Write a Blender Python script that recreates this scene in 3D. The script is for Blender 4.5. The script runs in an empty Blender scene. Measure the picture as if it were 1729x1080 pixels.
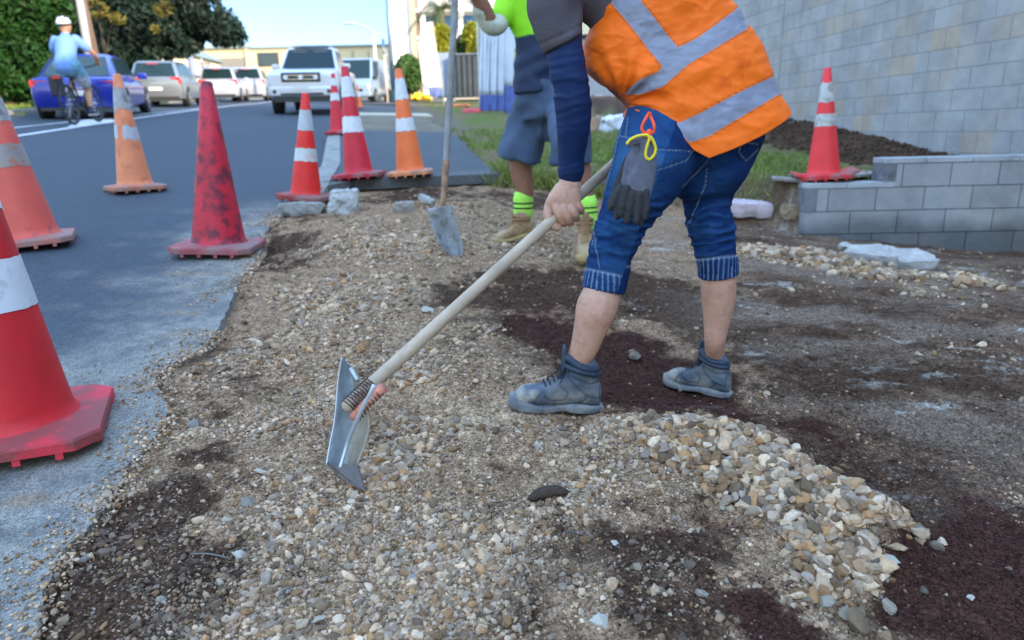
import bpy, bmesh, math, random
import numpy as np
from mathutils import Vector, Matrix
R = math.radians
sc = bpy.context.scene

# ------------------------------------------------------------- camera
FPX, PITCH, ROLL, EYE = 1160.0, R(15.3), R(1.4), 0.90      # focal length in px of a 1729 px wide frame
cam_d = bpy.data.cameras.new('camera'); cam = bpy.data.objects.new('camera', cam_d)
sc.collection.objects.link(cam); sc.camera = cam
cam_d.sensor_width = 36.0; cam_d.lens = FPX/1729*36; cam_d.clip_start = 0.05; cam_d.clip_end = 2000
cam.matrix_world = Matrix.Translation((0, 0, EYE)) @ Matrix.Rotation(R(90)-PITCH, 4, 'X') @ Matrix.Rotation(-ROLL, 4, 'Z')
cam_d.dof.use_dof = True; cam_d.dof.focus_distance = 1.7; cam_d.dof.aperture_fstop = 3.2

# ------------------------------------------------------------- world and sun
SUN_EL, SUN_AZ = 17.0, 133.0      # degrees; azimuth clockwise from +Y (north) as seen from above
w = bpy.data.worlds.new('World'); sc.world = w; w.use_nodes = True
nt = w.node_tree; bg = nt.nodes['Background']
sky = nt.nodes.new('ShaderNodeTexSky'); sky.sky_type = 'NISHITA'; sky.sun_disc = False
sky.sun_elevation = R(SUN_EL); sky.sun_rotation = R(SUN_AZ); sky.air_density = .9; sky.dust_density = .25; sky.ozone_density = 1.6
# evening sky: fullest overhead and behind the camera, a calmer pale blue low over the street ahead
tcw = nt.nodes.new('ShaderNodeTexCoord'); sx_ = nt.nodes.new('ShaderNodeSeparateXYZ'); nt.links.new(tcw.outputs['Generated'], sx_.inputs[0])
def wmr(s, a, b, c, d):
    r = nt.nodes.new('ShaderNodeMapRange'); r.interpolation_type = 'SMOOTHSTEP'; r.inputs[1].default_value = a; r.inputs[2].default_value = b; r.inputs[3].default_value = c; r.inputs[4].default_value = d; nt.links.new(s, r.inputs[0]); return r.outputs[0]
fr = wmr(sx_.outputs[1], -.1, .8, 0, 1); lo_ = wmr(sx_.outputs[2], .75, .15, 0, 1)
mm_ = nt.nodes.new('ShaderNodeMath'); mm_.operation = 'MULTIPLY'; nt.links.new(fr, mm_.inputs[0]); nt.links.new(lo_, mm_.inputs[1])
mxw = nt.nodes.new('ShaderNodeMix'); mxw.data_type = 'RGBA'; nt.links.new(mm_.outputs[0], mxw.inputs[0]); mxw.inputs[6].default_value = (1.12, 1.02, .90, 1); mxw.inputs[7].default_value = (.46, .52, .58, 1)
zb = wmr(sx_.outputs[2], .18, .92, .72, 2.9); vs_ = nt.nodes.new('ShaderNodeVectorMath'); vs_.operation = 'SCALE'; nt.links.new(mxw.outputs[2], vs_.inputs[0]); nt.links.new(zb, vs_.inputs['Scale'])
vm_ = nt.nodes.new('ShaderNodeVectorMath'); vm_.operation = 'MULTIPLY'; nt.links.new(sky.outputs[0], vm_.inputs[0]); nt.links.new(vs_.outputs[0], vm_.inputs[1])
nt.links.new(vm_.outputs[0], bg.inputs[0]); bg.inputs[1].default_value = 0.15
sd = bpy.data.lights.new('sun', 'SUN'); so = bpy.data.objects.new('sun', sd); sc.collection.objects.link(so)
sd.energy = 2.0; sd.angle = R(0.6); sd.color = (1.0, 0.80, 0.56)
ld = Vector((math.sin(R(SUN_AZ))*math.cos(R(SUN_EL)), math.cos(R(SUN_AZ))*math.cos(R(SUN_EL)), math.sin(R(SUN_EL))))
so.rotation_euler = ld.to_track_quat('Z', 'Y').to_euler(); so.location = (30, -30, 20)
sc.view_settings.view_transform = 'Standard'; sc.view_settings.look = 'None'
sc.view_settings.exposure = 2.2; sc.view_settings.gamma = 1.0
try:
    sc.cycles.use_denoising = True; sc.cycles.denoiser = 'OPENIMAGEDENOISE'
    sc.cycles.max_bounces = 6; sc.cycles.diffuse_bounces = 3; sc.cycles.glossy_bounces = 3; sc.cycles.transparent_max_bounces = 6
    sc.cycles.sample_clamp_indirect = 6
except Exception: pass

# ------------------------------------------------------------- measuring helpers
# a pixel of the photograph read as a line of sight, used to measure where things stand on the sloping ground
cP, sP, cR, sR = math.cos(PITCH), math.sin(PITCH), math.cos(ROLL), math.sin(ROLL)
def ray(px, py):
    u, v = px-864.5, 540.0-py
    u, v = u*cR+v*sR, -u*sR+v*cR
    return np.array([u, FPX*cP+v*sP, -FPX*sP+v*cP])/FPX
def at(px, py, y):
    d = ray(px, py); return Vector(d*(y/d[1])+np.array([0, 0, EYE]))
def ppm(y, z=0.5):                 # pixels per metre at that distance
    return FPX/(y*cP-(z-EYE)*sP)
def sst(a, b, x):
    t = np.clip((x-a)/(b-a), 0, 1); return t*t*(3-2*t)
def zr(x, y):                      # the hillside the street climbs
    x = np.clip(x, -17, 5); yy = np.clip(y, -30, 75)
    return -.0735-.0357*x+.0745*yy-.00031*yy*np.abs(yy)
def ont(px, py, f=None, dz=0.0):
    f = f or zr; d = ray(px, py); t0, t1 = 0.3, 0.3
    for i in range(4000):
        t1 = t0*1.01+.002; p = d*t1; 
        if p[2]+EYE <= float(f(p[0], p[1]))+dz or t1 > 300: break
        t0 = t1
    for i in range(25):
        tm = (t0+t1)/2; p = d*tm
        if p[2]+EYE <= float(f(p[0], p[1]))+dz: t1 = tm
        else: t0 = tm
    return Vector((d[0]*t1, d[1]*t1, d[2]*t1+EYE))

rng = np.random.default_rng(7)
_tab = rng.random((256, 256))
def vn(x, y, s=0):
    x = np.asarray(x, float)+s*17.3; y = np.asarray(y, float)+s*9.7
    xi = np.floor(x).astype(int); yi = np.floor(y).astype(int); fx = x-xi; fy = y-yi
    fx = fx*fx*(3-2*fx); fy = fy*fy*(3-2*fy)
    a = _tab[xi % 256, yi % 256]; b = _tab[(xi+1) % 256, yi % 256]; c = _tab[xi % 256, (yi+1) % 256]; d = _tab[(xi+1) % 256, (yi+1) % 256]
    return (a*(1-fx)+b*fx)*(1-fy)+(c*(1-fx)+d*fx)*fy
def fbm(x, y, o=4, s=0):
    r = 0; a = .5; t = 0
    for i in range(o):
        r = r+a*vn(x*2**i, y*2**i, s+i*3); t += a; a *= .55
    return r/t-.5
def vn3(p, sc_, s=0):              # cheap 3-D noise from three planes, about -0.5..0.5
    x, y, z = p[:, 0]*sc_, p[:, 1]*sc_, p[:, 2]*sc_
    return (vn(x, y+z*.7, s)+vn(y, z+x*.7, s+5)+vn(z, x+y*.7, s+9))/3-.5

# ------------------------------------------------------------- object helpers
def tag(o, label=None, cat=None, group=None, kind=None):
    if label: o['label'] = label
    if cat: o['category'] = cat
    if group: o['group'] = group
    if kind: o['kind'] = kind
    return o
def thing(name, label, cat, loc=(0, 0, 0), rz=0.0, group=None, rot=None):
    o = bpy.data.objects.new(name, None); sc.collection.objects.link(o)
    o.location = loc; o.rotation_euler = rot or (0, 0, rz); o.empty_display_size = .1
    return tag(o, label, cat, group)
def mobj(name, v, f, mat=None, parent=None, smooth=False, mats=None, midx=None, world=False):
    me = bpy.data.meshes.new(name)
    v = np.asarray(v, float)
    if isinstance(f, np.ndarray):
        n, k = f.shape
        me.vertices.add(len(v)); me.vertices.foreach_set('co', v.ravel().astype(np.float32))
        me.loops.add(n*k); me.loops.foreach_set('vertex_index', f.ravel().astype(np.int32))
        me.polygons.add(n); me.polygons.foreach_set('loop_start', (np.arange(n)*k).astype(np.int32))
        try: me.polygons.foreach_set('loop_total', np.full(n, k, np.int32))
        except Exception: pass
        me.update(calc_edges=True); me.validate()
    else:
        me.from_pydata([tuple(q) for q in v], [], [tuple(q) for q in f]); me.update()
    for m in (mats or ([mat] if mat else [])): me.materials.append(m)
    if midx is not None: me.polygons.foreach_set('material_index', np.asarray(midx, np.int32))
    me.polygons.foreach_set('use_smooth', np.full(len(me.polygons), bool(smooth)))
    o = bpy.data.objects.new(name, me); sc.collection.objects.link(o)
    if parent is not None:
        o.parent = parent
        if world: o.matrix_parent_inverse = parent_inv(parent)
    return o
def parent_inv(p):
    m = Matrix.LocRotScale(p.location, p.rotation_euler, p.scale)
    if p.parent: m = Matrix.LocRotScale(p.parent.location, p.parent.rotation_euler, p.parent.scale) @ m
    return m.inverted()
def vattr(o, name, val):
    a = o.data.attributes.new(name, 'FLOAT', 'POINT'); a.data.foreach_set('value', np.asarray(val, np.float32))
def cattr(o, name, rgb):
    a = o.data.attributes.new(name, 'FLOAT_COLOR', 'POINT'); n = len(o.data.vertices)
    c = np.ones((n, 4), np.float32); c[:, :3] = rgb; a.data.foreach_set('color', c.ravel())
def bev(o, w_=.01, seg=2, ang=35):
    m = o.modifiers.new('bevel', 'BEVEL'); m.width = w_; m.segments = seg; m.limit_method = 'ANGLE'; m.angle_limit = R(ang)
    o.data.polygons.foreach_set('use_smooth', np.ones(len(o.data.polygons), bool))
    try: o.data.set_sharp_from_angle(angle=R(40))
    except Exception: pass
    return o
class MB:                          # collects shapes into one mesh
    def __init__(s): s.v = []; s.f = []
    def add(s, v, f):
        b = len(s.v); s.v += [tuple(q) for q in v]; s.f += [tuple(i+b for i in q) for q in f]; return s
    def box(s, c, d, rz=0.0, M=None):
        x, y, z = (q/2 for q in d); p = [Vector((sx*x, sy*y, sz*z)) for sz in (-1, 1) for sy in (-1, 1) for sx in (-1, 1)]
        m = Matrix.Translation(c) @ (M if M else Matrix.Rotation(rz, 4, 'Z'))
        return s.add([m @ q for q in p], [(0, 2, 3, 1), (4, 5, 7, 6), (0, 1, 5, 4), (2, 6, 7, 3), (0, 4, 6, 2), (1, 3, 7, 5)])
    def hexa(s, p): return s.add(p, [(0, 2, 3, 1), (4, 5, 7, 6), (0, 1, 5, 4), (2, 6, 7, 3), (0, 4, 6, 2), (1, 3, 7, 5)])
    def tube(s, pts, r, seg=12, cap=True):
        v, f = tube_vf(pts, r, seg, cap=cap); return s.add(v, f)
    def prism(s, poly, h0, h1, ax='z'):
        n = len(poly); mk = {'z': lambda a, b, h: (a, b, h), 'y': lambda a, b, h: (a, h, b), 'x': lambda a, b, h: (h, a, b)}[ax]
        v = [mk(a, b, h0) for a, b in poly]+[mk(a, b, h1) for a, b in poly]
        return s.add(v, [tuple(range(n)), tuple(range(2*n-1, n-1, -1))]+[(i, i+n, (i+1) % n+n, (i+1) % n) for i in range(n)])
    def ob(s, name, mat, parent=None, smooth=False, world=False): return mobj(name, s.v, s.f, mat, parent, smooth, world=world)
def crom(P, n):                    # Catmull-Rom resample of rows
    P = np.asarray(P, float); m = len(P)
    if m < 3: return np.array([P[0]*(1-t)+P[-1]*t for t in np.linspace(0, 1, n)])
    Q = np.vstack([2*P[0]-P[1], P, 2*P[-1]-P[-2]]); out = []
    for u in np.linspace(0, m-1, n):
        i = min(int(u), m-2); t = u-i; a, b, c, d = Q[i:i+4]
        out.append(.5*((2*b)+(-a+c)*t+(2*a-5*b+4*c-d)*t*t+(-a+3*b-3*c+d)*t**3))
    return np.array(out)
def tube_vf(pts, r, seg=12, cap=True, asp=1.0, ref=(0, 1, 0), round_=False, flat_end=False):
    P = np.array([tuple(p) for p in pts], float); n = len(P)
    r = np.full(n, r, float) if np.isscalar(r) else np.asarray(r, float)
    asp = np.full(n, asp, float) if np.isscalar(asp) else np.asarray(asp, float)
    if round_:
        t0 = P[0]-P[1]; t0 /= np.linalg.norm(t0); t1 = P[-1]-P[-2]; t1 /= np.linalg.norm(t1)
        P = np.vstack([P[0]+t0*r[0]*.9, P[0]+t0*r[0]*.6, P]); r = np.concatenate([[r[0]*.4, r[0]*.8], r]); asp = np.concatenate([[asp[0]]*2, asp]); n += 2
        if not flat_end: P = np.vstack([P, P[-1]+t1*r[-1]*.6, P[-1]+t1*r[-1]*.9]); r = np.concatenate([r, [r[-1]*.8, r[-1]*.4]]); asp = np.concatenate([asp, [asp[-1]]*2]); n += 2
    T = np.gradient(P, axis=0); T /= np.linalg.norm(T, axis=1)[:, None]+1e-9
    ref = np.array(ref, float); v = []
    n1 = np.cross(T[0], ref)
    if np.linalg.norm(n1) < .05: ref = np.array([1., 0, .2])
    ang = np.arange(seg)*2*math.pi/seg
    for i in range(n):
        n1 = np.cross(T[i], ref); n1 /= np.linalg.norm(n1)+1e-9; n2 = np.cross(n1, T[i])
        v.append(P[i]+r[i]*(np.cos(ang)[:, None]*n1+asp[i]*np.sin(ang)[:, None]*n2))
    v = np.vstack(v); f = [(i*seg+j, i*seg+(j+1) % seg, (i+1)*seg+(j+1) % seg, (i+1)*seg+j) for i in range(n-1) for j in range(seg)]
    if cap: f += [tuple(range(seg))[::-1], tuple(range((n-1)*seg, n*seg))]
    return v, f
def remesh(vf, vox, smooth=4, fac=.5, adapt=0):   # union of closed shapes as one continuous skin; returns verts, quads
    mb = MB()
    for v, f in vf: mb.add(v, f)
    o = mb.ob('tmp', None); m = o.modifiers.new('r', 'REMESH'); m.mode = 'VOXEL'; m.voxel_size = vox
    if smooth: s = o.modifiers.new('s', 'SMOOTH'); s.factor = fac; s.iterations = smooth
    dg = bpy.context.evaluated_depsgraph_get(); me = bpy.data.meshes.new_from_object(o.evaluated_get(dg))
    v = np.empty(len(me.vertices)*3, np.float32); me.vertices.foreach_get('co', v); v = v.reshape(-1, 3).astype(float)
    nr = np.empty(len(me.vertices)*3, np.float32); me.vertices.foreach_get('normal', nr); nr = nr.reshape(-1, 3).astype(float)
    f = [tuple(p.vertices) for p in me.polygons]
    old = o.data; bpy.data.objects.remove(o); bpy.data.meshes.remove(old); bpy.data.meshes.remove(me)
    return v, f, nr
def px_of(v):                      # rows of world points -> photo pixels (used while shaping cloth to look up seams)
    x, y, z = v[:, 0], v[:, 1], v[:, 2]-EYE; d = y*cP-z*sP; u = x/d*FPX; q = (y*sP+z*cP)/d*FPX
    return 864.5+u*cR-q*sR, 540-(u*sR+q*cR)
def seg_d(px, py, pts, closed=False):
    d = np.full(px.shape, 1e9); pts = list(pts)+([pts[0]] if closed else [])
    for (ax, ay), (bx, by) in zip(pts, pts[1:]):
        t = np.clip(((px-ax)*(bx-ax)+(py-ay)*(by-ay))/((bx-ax)**2+(by-ay)**2+1e-9), 0, 1)
        d = np.minimum(d, np.hypot(px-ax-t*(bx-ax), py-ay-t*(by-ay)))
    return d
def poly_sd(px, py, pts):          # signed distance, positive inside
    ins = np.zeros(px.shape, bool); n = len(pts)
    for i in range(n):
        ax, ay = pts[i]; bx, by = pts[(i+1) % n]
        c = ((ay > py) != (by > py)) & (px < (bx-ax)*(py-ay)/((by-ay) if by != ay else 1e-9)+ax); ins ^= c
    return np.where(ins, 1, -1)*seg_d(px, py, pts, True)

# ------------------------------------------------------------- materials
_mats = {}
def mat(name, col, rough=.7, metal=0.0, var=.12, vs=6.0, bump=0.0, bs=60.0, spec=.5, dirt=None, dcol=(.1, .08, .06), ds=5.0, dth=.55, coat=0, attr=None, alpha=None, emit=0, trans=0, detail=4):
    if name in _mats: return _mats[name]
    m = bpy.data.materials.new(name); m.use_nodes = True; n = m.node_tree.nodes; L = m.node_tree.links; b = n['Principled BSDF']
    b.inputs['Roughness'].default_value = rough; b.inputs['Metallic'].default_value = metal
    b.inputs['Specular IOR Level'].default_value = spec
    if coat: b.inputs['Coat Weight'].default_value = coat; b.inputs['Coat Roughness'].default_value = .08
    if trans: b.inputs['Transmission Weight'].default_value = trans
    tc = n.new('ShaderNodeTexCoord')
    if attr: a = n.new('ShaderNodeAttribute'); a.attribute_name = attr; src = a.outputs['Color']
    else: rgb = n.new('ShaderNodeRGB'); rgb.outputs[0].default_value = (*col, 1); src = rgb.outputs[0]
    if var:
        no = n.new('ShaderNodeTexNoise'); no.inputs['Scale'].default_value = vs; no.inputs['Detail'].default_value = detail; L.new(tc.outputs['Object'], no.inputs['Vector'])
        mr = n.new('ShaderNodeMapRange'); mr.inputs[1].default_value = .3; mr.inputs[2].default_value = .7; mr.inputs[3].default_value = 1-var; mr.inputs[4].default_value = 1+var; L.new(no.outputs[0], mr.inputs[0])
        mx = n.new('ShaderNodeVectorMath'); mx.operation = 'SCALE'; L.new(src, mx.inputs[0]); L.new(mr.outputs[0], mx.inputs['Scale']); src = mx.outputs[0]
    if dirt:
        nd = n.new('ShaderNodeTexNoise'); nd.inputs['Scale'].default_value = ds; nd.inputs['Detail'].default_value = 7; nd.inputs['Roughness'].default_value = .65; L.new(tc.outputs['Object'], nd.inputs['Vector'])
        cr = n.new('ShaderNodeMapRange'); cr.inputs[1].default_value = dth; cr.inputs[2].default_value = dth+.12; cr.inputs[3].default_value = 0; cr.inputs[4].default_value = dirt; L.new(nd.outputs[0], cr.inputs[0])
        mm = n.new('ShaderNodeMix'); mm.data_type = 'RGBA'; L.new(cr.outputs[0], mm.inputs[0]); L.new(src, mm.inputs[6]); mm.inputs[7].default_value = (*dcol, 1); src = mm.outputs[2]
    L.new(src, b.inputs['Base Color'])
    if emit: L.new(src, b.inputs['Emission Color']); b.inputs['Emission Strength'].default_value = emit
    if bump:
        nb = n.new('ShaderNodeTexNoise'); nb.inputs['Scale'].default_value = bs; nb.inputs['Detail'].default_value = 4; L.new(tc.outputs['Object'], nb.inputs['Vector'])
        bp = n.new('ShaderNodeBump'); bp.inputs['Strength'].default_value = bump; bp.inputs['Distance'].default_value = .01; L.new(nb.outputs[0], bp.inputs['Height']); L.new(bp.outputs[0], b.inputs['Normal'])
    _mats[name] = m; return m
# ============================================================= GROUND
YG = np.array([-40, -5, 0, .99, 1.1, 1.55, 1.88, 2.09, 2.35, 2.83, 3.3, 4.64, 5.3, 7.6, 12.7, 18.3, 21.9, 29, 45, 62, 80])
def curve_x(pxs):                  # measured ground points -> x(y) table
    P = sorted([tuple(ont(*p))[:2] for p in pxs], key=lambda q: q[1]); return np.array([q[1] for q in P]), np.array([q[0] for q in P])
_ey, _ex = curve_x([(60, 1078), (104, 940), (175, 855), (215, 790), (262, 735), (285, 690), (262, 640), (290, 612), (345, 590), (388, 520), (408, 472), (438, 430), (450, 385), (476, 360)])
_k = curve_x([(541, 290), (552, 234), (575, 204)]); _ey = np.concatenate([[-40, 0], _ey, [5.5], _k[0], [29, 45, 62, 90]]); _ex = np.concatenate([[.2, -.62], _ex, [_k[1][0]+.16*(_k[0][0]-5.5)], _k[1], [-6.3, -9.4, -13.0, -19.5]])
def xedge(y): return np.interp(y, _ey, _ex)
def xline(y): return np.interp(y, [-40, 0, 5, 11.3, 23, 32.7, 45, 62, 90], [-3.5, -6.1, -6.9, -7.85, -9.8, -11.2, -13.6, -17.6, -24.6])
def xleft(y): return xline(y)-3.3
P1 = ont(597, 322); P2 = ont(834, 309)
def xpath(y): return np.interp(y, [5, P2[1], 12.0, 19, 29, 60], [P2[0]+.25, P2[0], ont(762, 241)[0], -2.35, -4.0, -11])
def ybank(x): return np.interp(x, [-1.6, P1[0], P2[0], .6, 1.6, 2.4, 2.6, 8], [P1[1]-.5, P1[1], P2[1], 6.7, 6.4, 6.1, 5.98, 5.95])
def xwall(y): return 5.3-.122*y
BUMPS = []                         # (x, y, radius, height)
def B(px, py, r, h): p = ont(px, py); BUMPS.append((p[0], p[1], r, h))
for a in [(1150, 745, .12, .05), (1260, 770, .12, .06), (1340, 830, .12, .06), (1420, 890, .11, .055), (1480, 920, .09, .045), (1050, 735, .12, .025),
          (690, 700, .14, -.045), (640, 740, .12, -.03), (760, 640, .2, .03), (800, 760, .25, .02), (560, 560, .25, .05), (640, 500, .3, .05), (720, 430, .4, .07), (620, 400, .35, .06),
          (470, 410, .25, -.06), (430, 560, .18, -.05), (400, 500, .15, -.02), (330, 870, .2, -.02), (900, 560, .3, -.02), (880, 440, .4, .02), (760, 350, .5, .05), (1250, 410, .3, .03), (1400, 400, .3, .05), (1560, 450, .25, .04), (1650, 460, .2, .04), (1090, 620, .25, -.02), (1500, 760, .3, -.02)]: B(*a)
def zg(x, y, fine=True):
    x = np.asarray(x, float); y = np.asarray(y, float)
    base = zr(x, y)
    site = base+.012-.26*sst(-.3, 2.5, x)*sst(2.2, 5.9, y)-.13*sst(2.3, 4.2, x)*sst(3, 5.3, y)
    for bx, by, r, h in BUMPS: site = site+h*np.exp(-((x-bx)**2+(y-by)**2)/(r*r))
    site = site+.045*fbm(x*1.6, y*1.6, 3, 1)
    d = x-xedge(y)
    site = site-.012*(1-sst(0, .2, d))-.02
    lawn = base+.06+.10*sst(0, 2.5, x)+.04*fbm(x*1.3, y*1.3, 3, 4)
    lawn = lawn+.30*sst(.75, .15, xwall(y)-x)-.20*sst(10, 6, y)*sst(.75, .15, xwall(y)-x)
    yb = ybank(x)
    k = sst(-.02, .10+.35*sst(.4, 1.2, x)*sst(2.5, 2.3, x), y-yb)
    onpath = (x < xpath(y)+.02) & (y > yb-.03) & (x > xedge(y))
    z = site*(1-k)+lawn*k
    z = np.where(onpath, base-.02, z)
    z = np.where(d < .06, np.minimum(z, base-.005-.02*sst(.06, -.05, d)), z); z = np.where(d < -.12, base-.07, z)
    xl = xleft(y)
    z = np.where(x < xl-.1, base+.12+.05*fbm(x*.7, y*.7, 3, 8), z)
    if fine: z = z+np.where((d > .02) & ~onpath, .020*fbm(x*22, y*22, 4, 2)+.035*fbm(x*7, y*7, 3, 6), 0)+np.where((k > .5) & (x > .8), .09*fbm(x*5, y*5, 4, 12)*sst(1.5, .6, xwall(y)-x), 0)
    return z
def gz(x, y): return float(zg(np.array([x]), np.array([y]), False)[0])

# soil zones measured on the ground: (px, py, radius m, strength)
def zone(lst): return [(*tuple(ont(a, b))[:2], r, s) for a, b, r, s in lst]
Z_SCORIA = zone([(1060, 600, .25, 1.3), (1110, 655, .22, 1.3), (960, 600, .15, .9), (1180, 640, .15, .9), (1250, 690, .12, .7), (880, 540, .15, .7), (1000, 560, .15, .9), (1130, 610, .15, 1), (930, 555, .15, .6), (850, 590, .1, .4), (1010, 640, .12, 1), (1650, 980, .17, 1.3), (1700, 900, .15, 1.1), (1710, 1040, .15, 1.3), (1570, 1010, .1, 1), (1500, 1060, .08, .8),
                 (1190, 850, .08, .8), (1120, 900, .08, .6), (1270, 1030, .09, .8), (940, 905, .07, .6), (1060, 850, .06, .5), (1560, 930, .06, .9), (1330, 1080, .1, .8), (1380, 720, .1, .5), (1000, 520, .15, .5), (780, 560, .1, .3), (1230, 900, .07, .7)])
Z_BROWN = zone([(470, 400, .3, 1), (450, 440, .25, 1), (240, 960, .16, 1.2), (160, 1000, .12, 1), (330, 1010, .13, 1), (300, 850, .12, .9), (410, 800, .1, .8), (380, 690, .12, .6), (430, 590, .13, .6), (470, 650, .1, .4), (720, 330, .45, 1.1), (900, 330, .5, 1.2), (640, 340, .25, .7), (560, 720, .07, .5), (240, 860, .08, .8), (400, 930, .1, .7), (520, 760, .08, .4),
                (900, 480, .3, 1), (800, 500, .25, .8), (1000, 470, .3, 1), (860, 540, .15, .6), (1130, 510, .3, 1), (900, 990, .1, .6), (1080, 1000, .1, .6), (1150, 940, .1, .6), (700, 1000, .06, .2), (820, 870, .08, .3), (1260, 360, .4, .7), (1300, 300, .4, 1), (1400, 760, .12, 1), (1600, 860, .2, .7), (1300, 560, .4, .5), (1500, 600, .4, .5), (1650, 650, .4, .5), (1600, 520, .5, .45), (1450, 500, .4, .5), (1700, 760, .3, .5), (1500, 700, .3, .5)])
Z_BROWN += zone([(1000, 890, .06, 1), (1080, 940, .09, 1), (960, 960, .07, .9), (1180, 930, .08, 1), (860, 1040, .08, .8), (1100, 1050, .09, 1), (1200, 1030, .08, .9), (780, 930, .05, .7), (1080, 470, .3, .9), (960, 500, .2, .9), (1180, 540, .2, .8), (1350, 620, .3, .6), (1450, 800, .12, 1), (1540, 840, .15, 1), (760, 500, .15, .6), (620, 700, .05, .6), (560, 830, .06, .7), (1000, 780, .06, .4), (520, 360, .3, .8), (400, 640, .08, .6), (350, 760, .09, .9), (290, 820, .08, .9), (200, 900, .09, .9), (130, 980, .1, 1), (90, 1060, .1, 1), (200, 1060, .12, 1), (1250, 480, .4, .7), (640, 780, .06, .4)])
Z_GRAVEL = zone([(560, 560, .3, 1), (640, 500, .3, 1), (700, 420, .4, 1.1), (600, 420, .3, .9), (620, 370, .25, .8), (520, 500, .2, .9), (400, 600, .12, .7), (330, 640, .12, .9), (300, 720, .1, .7), (560, 650, .2, .7), (680, 740, .12, 1.3), (640, 800, .12, .9), (480, 700, .12, .5), (500, 870, .16, 1), (620, 930, .16, 1), (560, 1010, .15, 1), (760, 1000, .12, .8), (420, 740, .1, .5), (700, 860, .1, .6),
                 (1150, 740, .12, 1.3), (1050, 740, .12, .9), (1260, 780, .1, 1.4), (1330, 840, .1, 1.4), (1420, 900, .09, 1.2), (900, 740, .15, .6), (980, 820, .12, .6), (850, 950, .12, .6), (960, 870, .1, .6), (820, 420, .35, .9), (880, 380, .35, .9), (950, 420, .3, 1), (760, 360, .3, .8), (1300, 390, .35, 1), (1400, 415, .3, 1.1), (1230, 400, .3, .8), (1550, 470, .2, .6), (300, 560, .1, .4), (880, 650, .1, .3), (1000, 960, .12, .5), (820, 550, .2, .5), (700, 620, .2, .5)])
Z_SAND = zone([(720, 660, .12, .8), (770, 720, .13, .9), (850, 700, .12, .8), (700, 560, .2, .5), (600, 860, .1, .4), (800, 800, .1, .6), (660, 880, .1, .5), (1500, 560, .3, .35), (1400, 480, .3, .4), (1620, 680, .2, .45), (900, 640, .12, .6)])
def zval(Z, x, y):
    r = 0
    for a, b, q, s in Z: r = r+s*np.exp(-((x-a)**2+(y-b)**2)/(q*q*.9))
    return r
def zones(x, y):
    nz = fbm(x*5, y*5, 5, 11)*1.1; nz2 = fbm(x*9, y*9, 4, 14)*1.1
    sc_ = sst(.28, 1.05, zval(Z_SCORIA, x, y)*1.2+nz*1.9+.9*fbm(x*38, y*38, 4, 87)); br = sst(.2, .8, zval(Z_BROWN, x, y)*.85+nz2*1.5+.8*fbm(x*42, y*42, 4, 89)); gr = sst(.25, .75, zval(Z_GRAVEL, x, y)+nz*.8); sa = sst(.3, .9, zval(Z_SAND, x, y)+nz2*.6)
    return sc_, br, gr, sa
C = lambda *a: np.array(a)
def site_col(x, y):
    s, b, g, sa = zones(x, y)
    rt_ = (sst(.25, 1.0, x-.25*y+.35+.5*fbm(x*2, y*2, 4, 27))*sst(1.15, 1.6, y))[..., None]; r = C(.27, .172, .105)*(1-rt_)+C(.125, .073, .047)*rt_
    r = r*(1-b[..., None])+C(.068, .038, .024)*b[..., None]
    r = r*(1-.75*g[..., None])+C(.31, .21, .135)*.75*g[..., None]
    r = r*(1-.8*sa[..., None])+C(.42, .29, .18)*.8*sa[..., None]
    r = r*(1-s[..., None])+C(.054, .024, .017)*s[..., None]
    # pale crushed-stone smears on the trodden right side
    rr2 = (1+1.1*fbm(x*14, y*22, 5, 81)+.8*fbm(x*45, y*60, 3, 83))*.5+.5; r = r*np.clip(rr2, .35, 1.7)[..., None]
    pale = sst(.12, .30, fbm(x*3.0+.4*y, y*9, 5, 31))*sst(.35, 1.1, x)*sst(1.4, 1.9, y)*(1-g)*sst(-.12, .18, fbm(x*30, y*45, 4, 85))
    grey = sst(-.05, .2, fbm(x*2, y*4, 4, 37))*sst(.5, 1.3, x)*sst(1.4, 2, y)*.55
    r = r*(1-grey[..., None])+C(.24, .175, .13)*grey[..., None]
    r = r*(1-.55*pale[..., None])+C(.52, .49, .43)*.55*pale[..., None]
    return r
NU, NV = 760, 900
yy = np.concatenate([np.linspace(.45, .8, 20, endpoint=False), .8*(9.5/.8)**np.linspace(0, 1, NV-60, endpoint=False), 9.5*(420/9.5)**np.linspace(0, 1, 40)])
uu = np.concatenate([np.linspace(-1, -.43, 60, endpoint=False), np.linspace(-.43, .43, NU-120, endpoint=False), np.linspace(.43, 1, 60)])
Yg, Ug = np.meshgrid(yy, uu, indexing='ij')
Xg = Ug*(1.9*(.55+Yg*.98))
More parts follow.
